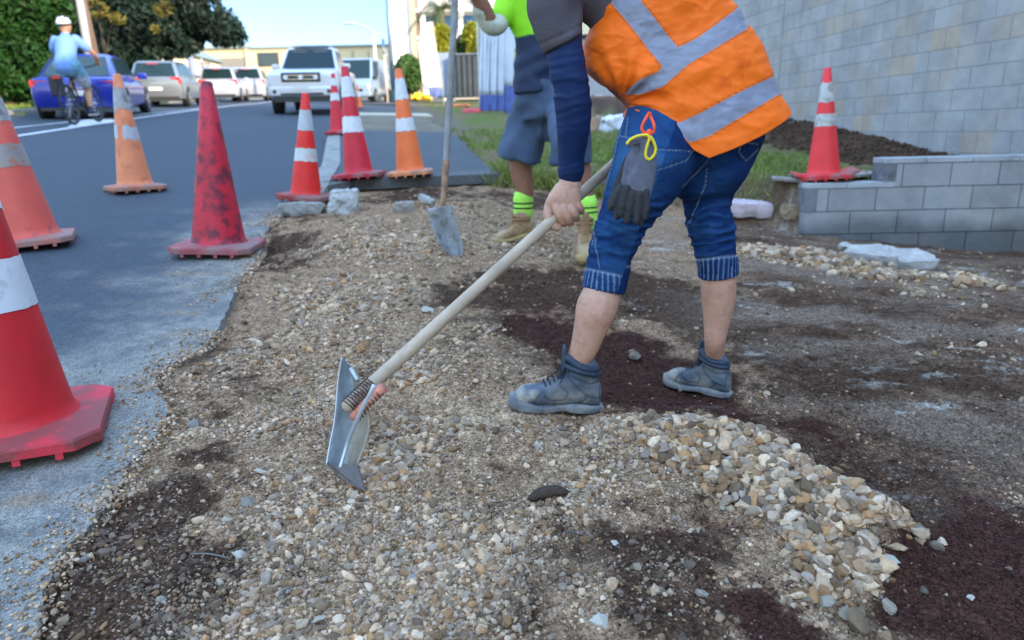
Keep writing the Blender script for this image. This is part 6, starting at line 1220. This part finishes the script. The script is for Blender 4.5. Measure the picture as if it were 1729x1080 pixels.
mx_ = n_.new('ShaderNodeMix'); mx_.data_type = 'RGBA'; l_.new(mr_.outputs[0], mx_.inputs[0]); l_.new(s0, mx_.inputs[6]); l_.new(a2.outputs['Color'], mx_.inputs[7]); l_.new(mx_.outputs[2], b_.inputs['Base Color'])
mr2 = n_.new('ShaderNodeMapRange'); mr2.inputs[3].default_value = .62; mr2.inputs[4].default_value = .34; l_.new(mr_.outputs[0], mr2.inputs[0]); l_.new(mr2.outputs[0], b_.inputs['Roughness']); vest.data.materials.append(vm)
s_ = vest.modifiers.new('thickness', 'SOLIDIFY'); s_.thickness = .003; s_.offset = 1

# boots
BG = bootmat('boot_grey', (.060, .080, .110), (.30, .27, .23), (.016, .019, .024), 1.0); SOLG = mat('sole_grey', (.15, .165, .18), .8, var=.3, vs=20, bump=.6, bs=60, dirt=.6, dcol=(.28, .26, .23), ds=14, dth=.45)
COLL = mat('collar_navy', (.02, .035, .062), .6, var=.2, vs=15, bump=.4, bs=50); LACE = mat('lace_dark', (.015, .018, .025), .8)
boot(pw, fL_h+Vector((0, 0, .003)), fL_t+Vector((0, 0, .006)), BG, SOLG, COLL, LACE, shaft=.182)
boot(pw, fR_h+Vector((0, 0, .003)), fR_t+Vector((0, 0, .006)), BG, SOLG, COLL, LACE, shaft=.182)

# ---------------- the rake-hoe made from a shovel blade
WOOD = mat('handle_wood', (.44, .33, .235), .7, var=.2, vs=10, bump=.4, bs=40, dirt=.5, dcol=(.22, .17, .12), ds=9, dth=.55)
def streak(m, sc_=(60, 60, 3)): pass
hoe = thing('hoe', 'long wooden handled hoe with a bent metal blade bound on with wire', 'hoe', tuple(ont(600, 815, gz)))
hw_ = wtube([(*A_, .0178), (*A_.lerp(B_, .25), .0172), (*A_.lerp(B_, .6), .0163), (*B_, .016)], 20, 40); mobj('handle', hw_[0], hw_[1], WOOD, hoe, True, world=True)
yb0 = A_.y
def bp(px, py, dy=0): return at(px, py, yb0+dy)
BLD = mat('blade_steel', (.40, .45, .52), .42, .45, var=.12, vs=14, dirt=.75, dcol=(.36, .30, .24), ds=10, dth=.52, bump=.2); BLDD = mat('blade_edge_steel', (.11, .095, .09), .65, .2, var=.3, vs=20, dirt=.5, dcol=(.25, .2, .15))
rows = [((577, 604), (594, 618)), ((574, 622), (606, 636)), ((570, 650), (616, 662)), ((568, 680), (622, 692)), ((564, 715), (624, 722)), ((557, 750), (616, 752)), ((551, 785), (602, 790))]
v = []; f = []; Rw = crom([(*a, *b) for a, b in rows], 34); nc = 20; dusty = []
for i, (ax, ay, bx, by) in enumerate(Rw):
    for j in range(nc):
        t_ = j/(nc-1); v.append(tuple(bp(ax+(bx-ax)*t_, ay+(by-ay)*t_, .045-.075*(i/33)**2+.035*math.sin(math.pi*t_)+.02*t_))); dusty.append(t_)
    if i: f += [((i-1)*nc+j, (i-1)*nc+j+1, i*nc+j+1, i*nc+j) for j in range(nc-1)]
bl = mobj('blade', v, f, None, hoe, True, world=True); s_ = bl.modifiers.new('t', 'SOLIDIFY'); s_.thickness = .003; s_.offset = 0
va = np.array(v); dz_ = sst(.35, .7, np.array(dusty)+.5*fbm(va[:, 0]*40, va[:, 2]*40, 3, 5)); cattr(bl, 'col', C(.36, .43, .50)*(1-dz_[:, None])+C(.40, .34, .26)*dz_[:, None])
bl.data.materials.append(mat('blade_plate', (0, 0, 0), .5, .25, var=.2, vs=25, attr='col', bump=.3, bs=50, dirt=.5, dcol=(.22, .22, .23), ds=15, dth=.55))
rimp = [bp(632, 650, -.045), bp(626, 664, -.045), bp(612, 690, -.035), bp(600, 715, -.02), bp(588, 745, -.0), bp(580, 770, -.01), bp(574, 790, -.03)]
mobj('rim', *tube_vf(crom([tuple(p) for p in rimp], 24), np.linspace(.0062, .0048, 24), 10), mat('rim_steel', (.50, .54, .60), .35, .4, var=.08), hoe, True, world=True); mobj('rim', *tube_vf([v[i*nc] for i in range(34)], .0022, 8), mat('rim_steel', (0, 0, 0)), hoe, True, world=True)
yT = ont(612, 830, gz).y-yb0-.012; print('tip', yT); lip = [bp(551, 783, -.03), bp(577, 786, -.02), bp(603, 789, -.03), bp(616, 829, yT), bp(596, 820, yT*.9), bp(570, 802, yT*.5)]
lp = mobj('lip', [tuple(p) for p in lip]+[tuple(p+Vector((.002, .006, .002))) for p in lip], [(0, 1, 2, 3, 4, 5), (11, 10, 9, 8, 7, 6)]+[(i, i+6, (i+1) % 6+6, (i+1) % 6) for i in range(6)], BLDD, hoe, world=True)
Tg = [bp(596, 704, -.01), bp(620, 680, -.03), bp(646, 655, -.045)]
mobj('socket', *tube_vf(crom([tuple(p) for p in Tg], 10), np.linspace(.010, .014, 10), 14), mat('tang_red', (.62, .22, .15), .5, .1, var=.2, vs=40, dirt=.6, dcol=(.5, .42, .38), ds=30, dth=.5), hoe, True, world=True)
MB().tube([bp(592, 622, .03), bp(604, 642, .0)], .005, 8).ob('strut', BLD, hoe, True, world=True)
mb = MB(); ax_ = (B_-A_).normalized(); tg = (Tg[2]-Tg[0]).normalized(); u_ = (ax_.cross(Vector((0, 1, 0)))).normalized(); w_ = ax_.cross(u_)
pts = []
for k in range(0, 11*24):
    a = 2*math.pi*k/24; s = k/(11*24); c1 = A_+ax_*(-.004+.086*s); pts.append(c1+u_*(.0205*math.cos(a)+ (0.0))+w_*.0205*math.sin(a))
mb.tube(pts, .0017, 5)
pts = []
for k in range(0, 8*26):                                             # loops taking in both the handle and the socket
    a = 2*math.pi*k/26; s = k/(8*26); c1 = A_+ax_*(.004+.080*s); c2 = Tg[0].lerp(Tg[2], .12+.80*s); m_ = (c1+c2)/2; dd = (c2-c1)*.5; n_ = dd.cross(ax_).normalized(); e1 = dd.normalized()
    pts.append(m_+e1*(dd.length+.020)*math.cos(a)+n_*.019*math.sin(a))
mb.tube(pts, .0015, 5); mb.ob('wire_binding', mat('rust_wire', (.11, .06, .045), .5, .5, var=.3, vs=60), hoe, True, world=True)

# ---------------- gloves on a clip
yg = yK-.165
GLV = mat('glove_knit', (.13, .13, .17), .9, var=.2, vs=30, bump=.6, bs=300); GLB = mat('glove_black', (.022, .022, .026), .75, var=.4, vs=25, bump=.4, bs=90, dirt=.4, dcol=(.07, .065, .065), ds=20); GLY = mat('glove_yellow', (.72, .58, .03), .7, var=.1)
gl = thing('work_gloves', 'pair of grey work gloves with black fingers and yellow cuffs hanging from the jeans', 'gloves', tuple(at(1093, 232, yg)))
def gt(st, asp=.45, n=None, seg=14): return ptube([(a, b, yg+dy, h) for a, b, dy, h in st], seg, asp, n)
v, f, nr = remesh([gt([(1090, 236, 0, 9), (1094, 262, 0, 15), (1088, 290, 0, 20), (1078, 318, 0, 24), (1072, 336, .0, 24)]), gt([(1080, 240, .015, 9), (1070, 268, .015, 13), (1060, 300, .02, 16), (1050, 330, .02, 16)]), gt([(1078, 238, .0, 5), (1066, 240, .0, 6), (1060, 246, 0, 4)])], .0032, 3)
v = v+nr*(.006*vn3(v, 30, 2)+.005*vn3(v, 14, 4))[:, None]; mobj('knit_back', v, f, GLV, gl, True, world=True)
fl = [gt([(x0, y0, dy, 7.6), ((x0+x1)/2+o_, (y0+y1)/2, dy, 7.2), (x1, y1, dy, 6.2)], .9) for x0, y0, x1, y1, o_, dy in [(1058, 318, 1049, 362, -1, -.008), (1068, 326, 1058, 372, 0, -.010), (1079, 328, 1074, 374, 1, -.012), (1090, 322, 1088, 366, 2, -.006), (1048, 318, 1035, 345, -1, .01), (1044, 328, 1042, 366, 0, .012), (1084, 332, 1081, 376, 0, .004)]]+[gt([(1060, 268, .02, 6), (1047, 305, .022, 9), (1037, 335, .02, 9), (1030, 352, .02, 6)], .8)]
v, f, nr = remesh(fl, .0028, 2); v = v+nr*(.004*vn3(v, 45, 2))[:, None]; mobj('glove_fingers', v, f, GLB, gl, True, world=True)
for c_ in ([(1058, 243), (1065, 235), (1078, 229), (1092, 228), (1097, 233)], [(1097, 233), (1092, 248), (1090, 262), (1096, 269), (1104, 262), (1107, 250), (1102, 236), (1097, 230)]):
    mobj('cuff_trim', *tube_vf(crom([tuple(at(a, b, yg-.012)) for a, b in c_], 24), .0040, 8), GLY, gl, True, world=True)
ck = thing('glove_clip', 'orange plastic clip hooked at the waist of the jeans', 'clip', tuple(at(1095, 200, yg)))
mobj('loop', *tube_vf(crom([tuple(at(a, b, yg-.004+.02*(b < 200))) for a, b in [(1096, 190), (1090, 200), (1084, 214), (1086, 222), (1096, 226), (1104, 221), (1104, 210), (1099, 198), (1097, 190)]], 30), .0042, 8), mat('clip_orange', (.90, .09, .02), .35, var=0), ck, True, world=True)
mobj('clasp', *ptube([(1096, 222, yg-.004, 5), (1096, 236, yg-.006, 4)], 10, .8), mat('clip_orange', (0, 0, 0)), ck, True, world=True)

# ============================================================= SECOND WORKER
y2 = ont(872, 409).y; y2b = ont(990, 441).y; print('w2', y2, y2b); y2m = y2-.06
p2 = thing('person', 'worker in a lime and navy shirt, grey shorts and tan boots leaning on a shovel', 'person', tuple(ont(905, 410)))
SK2 = skinm('skin_brown', (.30, .14, .09))
yl, yr_ = y2+.02, y2b+.10
def pt2(st, **k): return ptube(st, 16, **k)
bd = [pt2([(900, 185, y2m, 9), (884, 240, yl, 13), (878, 270, yl, 19), (880, 290, yl, 18.5), (886, 320, yl, 15.5), (884, 345, yl, 13), (883, 375, yl, 13)]), pt2([(945, 188, y2m, 9), (966, 240, yr_, 13), (977, 272, yr_, 18), (984, 300, yr_, 16), (990, 335, yr_, 13), (991, 385, yr_, 13)]), pt2([(916, 178, y2m, 22, .5), (903, 120, y2m, 24, .6), (896, 40, y2m, 28, .5), (890, -20, y2m, 38, .5), (888, -60, y2m, 18, 1)]),
      pt2([(866, -25, y2m, 17), (856, 15, y2m-.03, 16), (832, 42, y2m-.10, 14), (815, 10, y2m-.16, 13.5), (795, -22, y2m-.22, 12)]), pt2([(930, -20, y2m+.1, 20), (965, 60, y2m+.12, 16), (975, 130, y2m+.10, 13), (975, 165, y2m+.05, 11)])]
gx = at(768, -35, y2m-.28)
bd += [pt2([(795, -20, y2m-.22, 13), (782, -34, y2m-.26, 14), (774, -38, y2m-.27, 10)])]+[pt2([(782, -44+i*7, y2m-.28, 4.8), (768, -44+i*7, y2m-.32, 4.6), (760, -40+i*7, y2m-.28, 4.2)]) for i in range(4)]+[pt2([(784, -30, y2m-.24, 5.5), (770, -20, y2m-.24, 5)])]
bd += [pt2([(975, 165, y2m+.05, 11), (973, 182, y2m+.03, 12), (972, 192, y2m+.03, 8)])]+[pt2([(964+i*6, 188, y2m+.02, 3.6), (965+i*6, 202, y2m-.0, 3.4), (968+i*6, 208, y2m+.02, 3)]) for i in range(4)]
HD2, q2 = head(at(880, -105, y2m-.03), (-.8, -.4, -.15), .108)
v, f, nr = remesh(bd+HD2, .0075, 3, .4); mobj('body', v, f, SK2, p2, True, world=True); face_bits(q2, .108, p2)
# shirt
sh = [ptube([(888, -55, y2m, 26, .9), (890, -20, y2m, 52, .6), (896, 20, y2m, 44, .66), (902, 60, y2m, 34, .78), (903, 100, y2m, 33.5, .82), (902, 135, y2m, 36, .84), (903, 157, y2m, 37, .86)], 26, n=40, fe=True), pt2([(872, -25, y2m-.01, 24), (858, 5, y2m-.03, 22), (850, 26, y2m-.05, 20)]), pt2([(925, -20, y2m+.1, 26), (955, 40, y2m+.12, 21)])]
v, f, nr = remesh(sh, .009, 3); qx, qy = px_of(v); v = v+nr*(.018*vn3(v, 9, 3)+.009*vn3(v, 22, 5)+.005*np.sin((qy+.5*qx)/5)*np.exp(-((qy-110)/30)**2))[:, None]
so2 = mobj('shirt', v, f, mat('shirt_cloth', (0, 0, 0), .7, var=.08, vs=10, attr='col'), p2, True, world=True)
lim = sst(-1, 1, (62-.28*(qx-872)*.6)-qy); col = C(.006, .018, .055)*(1-lim[:, None])+C(.30, .78, .012)*lim[:, None]; cattr(so2, 'col', col)
# bandage at elbow
v, f = ptube([(812, 16, y2m-.148, 15), (819, 29, y2m-.125, 15.5), (828, 41, y2m-.108, 16.5), (837, 43, y2m-.09, 16.5), (845, 36, y2m-.068, 16.2)], 20, 1.0, 24, fe=True); v = v+vn3(v, 30, 2)[:, None]*.008; mobj('elbow_bandage', v, f, mat('bandage', (.50, .52, .42), .85, var=.12, vs=20, bump=.5, bs=60), p2, True, world=True)
# shorts
shs = [pt2([(908, 152, y2m, 37, .8), (922, 178, y2m, 50, .62), (927, 198, y2m, 50, .58), (928, 212, y2m, 30, .4)], n=24), ptube([(902, 165, y2m, 30), (892, 205, yl, 36), (883, 240, yl, 39), (877, 271, yl, 40)], 24, .95, 24, fe=True), ptube([(950, 170, y2m-.02, 36), (961, 220, yr_, 36), (964, 250, yr_, 37), (964, 276, yr_, 39)], 24, .95, 24, fe=True)]
v, f, nr = remesh(shs, .009, 3); qx, qy = px_of(v); v = v+nr*(.030*vn3(v, 8, 6)+.014*vn3(v, 20, 7)+.006*np.sin((qx+.35*qy)/6.5)*sst(190, 230, qy)-.012*np.exp(-((qx-921+.1*(qy-200))/4)**2)*sst(185, 205, qy))[:, None]
mobj('shorts', v, f, mat('shorts_bluegrey', (.055, .085, .145), .85, var=.3, vs=5, bump=.3, bs=120), p2, True, world=True)
# socks
SOCK = mat('sock_lime', (.42, .85, .10), .8, var=.08, vs=30, bump=.4, bs=150); SBL = mat('sock_black', (.01, .012, .012), .8, var=0)
for (c_, y_, tp, bt) in ((883, yl, 334, 358), (991.5, yr_, 341, 371)):
    mobj('sock', *ptube([(c_, tp, y_, 17), (c_+.5, (tp+bt)/2, y_, 16.5), (c_, bt+4, y_, 16.5)], 24, 1, 12), SOCK, p2, True, world=True)
    for dy in (8, 16):
        s1, s2 = at(c_, tp+dy-1.2, y_), at(c_, tp+dy+1.2, y_); r_ = 17.2/ppm(y_, s1.z); v, f = tube_vf([s1, s2], r_, 24); mobj('sock_stripe', v, f, SBL, p2, True, world=True)
BT = bootmat('boot_tan', (.36, .22, .115), (.42, .30, .17), (.16, .09, .045), .8); SOT = mat('sole_tan', (.42, .30, .13), .8, var=.2, vs=20, bump=.5, bs=60); CT = mat('collar_tan', (.30, .17, .09), .8, var=.2); LT_ = mat('lace_tan', (.42, .30, .14), .8)
h_ = ont(903, 400, dz=.03); t_ = ont(836, 408, dz=.03); h_ = at(903, 396, (h_.y+t_.y)/2+.03); t_ = at(836, 412, (h_.y)-.05); boot(p2, h_, t_, BT, SOT, CT, LT_, shaft=.17)
t2 = ont(988, 444, dz=.02); h2_ = t2+Vector((.03, .30, .028)); boot(p2, h2_, t2, BT, SOT, CT, LT_, shaft=.20)

# ---------------- standing shovel
ys = ont(768, 434, gz).y; sh_ = thing('shovel', 'long handled shovel standing blade down in the gravel, held by the second worker', 'shovel', tuple(ont(768, 434, gz)))
Tb = at(748, 340, ys+.06); Tt = at(771, -45, y2m-.30)
WG = mat('grey_wood', (.25, .24, .235), .75, var=.25, vs=12, bump=.5, bs=50)
mid = at(752.5, 282, (ys+.06)+(y2m-.30-ys-.06)*.16); mobj('handle', *wtube([(*mid, .0165), (*mid.lerp(Tt, .5), .0175), (*Tt.lerp(mid, -.03), .017)], 16, 20), WG, sh_, True, world=True)
mobj('socket', *wtube([(*at(742, 352, ys+.05), .010), (*Tb, .015), (*mid, .0195), (*mid.lerp(Tt, .03), .019)], 16, 14), mat('rusty_socket', (.33, .20, .13), .7, .3, var=.3, vs=25, dirt=.6, dcol=(.14, .09, .06), ds=20, dth=.5), sh_, True, world=True)
v = []; f = []; nc = 13
BR = crom([(722, 352, 762, 346, .0), (725, 365, 768, 362, .02), (730, 385, 774, 384, .04), (739, 405, 779, 404, .05), (751, 422, 782, 418, .045), (764, 434, 780, 430, .03), (768, 438, 772, 437, .0)], 22)
for i, (ax, ay, bx, by, sg) in enumerate(BR):
    for j in range(nc):
        t_ = j/(nc-1); y_ = ys+.05-.05*i/21; v.append(tuple(at(ax+(bx-ax)*t_, ay+(by-ay)*t_, y_+.9*sg*math.sin(math.pi*t_)-.02*(1-i/21)*math.exp(-((t_-.5)/.12)**2))))
    if i: f += [((i-1)*nc+j, (i-1)*nc+j+1, i*nc+j+1, i*nc+j) for j in range(nc-1)]
bl = mobj('blade', v, f, mat('shovel_steel', (.26, .28, .30), .6, .2, var=.3, vs=9, dirt=.85, dcol=(.12, .11, .095), ds=14, dth=.50), sh_, True, world=True); s_ = bl.modifiers.new('t', 'SOLIDIFY'); s_.thickness = .003

# ============================================================= CYCLIST
pc = thing('person', 'cyclist in a pale blue t-shirt and white helmet riding away up the road', 'person', BIKE_LOC, rot=BIKE_ROT); pc.scale = (BIKE_S,)*3
SK3 = skinm('skin_tan', (.42, .22, .14))
bd = [wtube([(-.20, 0, 1.0, .13), (-.14, 0, 1.12, .13), (-.06, 0, 1.25, .14), (.02, 0, 1.40, .13), (.05, 0, 1.50, .06)], 16), 
      wtube([(-.20, -.09, 1.0, .09), (-.05, -.13, .78, .08), (.06, -.13, .58, .06), (.02, -.13, .42, .055), (-.02, -.13, .24, .038)]), wtube([(-.02, -.13, .22, .035), (.10, -.13, .19, .03)]),
      wtube([(-.20, .09, 1.0, .09), (.08, .12, .92, .08), (.20, .12, .84, .06), (.06, .12, .66, .05), (-.10, .12, .52, .036)]), wtube([(-.12, .12, .50, .035), (.0, .12, .47, .03)])]
for sg in (1, -1): bd += [wtube([(.0, sg*.17, 1.42, .06), (.14, sg*.29, 1.27, .046), (.27, sg*.33, 1.14, .04), (.36, sg*.29, 1.05, .03)]), wtube([(.36, sg*.29, 1.05, .04), (.40, sg*.285, 1.03, .04)])]+[wtube([(.38, sg*(.255+.022*i), 1.06, .012), (.415, sg*(.255+.022*i), 1.03, .012), (.39, sg*(.255+.022*i), .995, .011)], 8, 8) for i in range(4)]
HD3, q3 = head((.12, 0, 1.66), (1, 0, -.12), .105); v, f, nr = remesh(bd+HD3, .011, 2)
mobj('body', v, f, SK3, pc, True)
for sg in (-1, 1): vv, ff = ball(q3(.86, .33*sg, .12), .0095); mobj('eye', vv, ff, EYE_M, pc, True)
v, f, nr = remesh([wtube([(-.22, 0, 1.0, .175, .95), (-.17, 0, 1.12, .17, .95), (-.08, 0, 1.27, .175, 1.0), (.0, 0, 1.40, .165, 1.1), (.03, 0, 1.47, .10, 1)], 22, 20, (1, 0, .3))]+[wtube([(-.0, sg*.16, 1.42, .095), (.06, sg*.24, 1.33, .085), (.10, sg*.27, 1.28, .078)]) for sg in (1, -1)], .014, 3); v = v+nr*(.03*vn3(v, 6, 3))[:, None]
mobj('tshirt', v, f, mat('tee_paleblue', (.13, .25, .55), .8, var=.05), pc, True)
v, f, nr = remesh([wtube([(-.22, 0, 1.04, .16), (-.20, 0, .95, .16)])]+[wtube([(-.20, -.10, .99, .13), (-.06, -.135, .80, .115), (-.0, -.135, .70, .105)]), wtube([(-.20, .10, .99, .13), (.07, .125, .92, .11), (.16, .125, .87, .10)])], .013, 3)
so3 = mobj('shorts', v, f, mat('shorts_board', (0, 0, 0), .8, var=.35, vs=22, attr='col'), pc, True); cattr(so3, 'col', C(.10, .24, .34)*sst(.75, .85, v[:, 2])[:, None]+C(.30, .34, .40)*(1-sst(.75, .85, v[:, 2]))[:, None])
v, f = ball((.10, 0, 1.72), .125, (1.15, .92, .85)); v[:, 2] = np.maximum(v[:, 2], 1.685+.05*(v[:, 0] > .15)); hm = mobj('helmet', v, f, mat('helmet_white', (.62, .64, .68), .35, var=.05), pc, True)
mb = MB()
for a in (-.055, 0, .055): mb.tube(crom([(-.03, a, 1.765), (.08, a*1.3, 1.832-abs(a)*.3), (.19, a, 1.79)], 8), .010, 6)
mb.ob('helmet_vent', DARKP, hm, True); mobj('helmet_rim', *tube_vf([(.10+.13*math.cos(a), .11*math.sin(a), 1.69+.01*math.cos(a)) for a in np.linspace(0, 6.283, 24)], .013, 8, cap=False, ref=(0, 0, 1)), DARKP, pc, True)
for x, y, z in ((.04, -.13, .185), (-.06, .12, .47)):
    v, f = remesh([wtube([(x-.10, y, z+.012, .042, .8), (x+.02, y, z-.002, .045, .75), (x+.13, y, z-.008, .035, .7)], 14, 12, (0, 0, 1)), wtube([(x-.07, y, z+.01, .045), (x-.075, y, z+.08, .045)])], .01, 2)[:2]; mobj('shoe', v, f, mat('shoe_navy', (.02, .03, .07), .7), pc, True)
    MB().box((x+.015, y, z-.038), (.27, .085, .018)).ob('shoe_sole', mat('shoe_white', (.5, .5, .5), .7), pc)
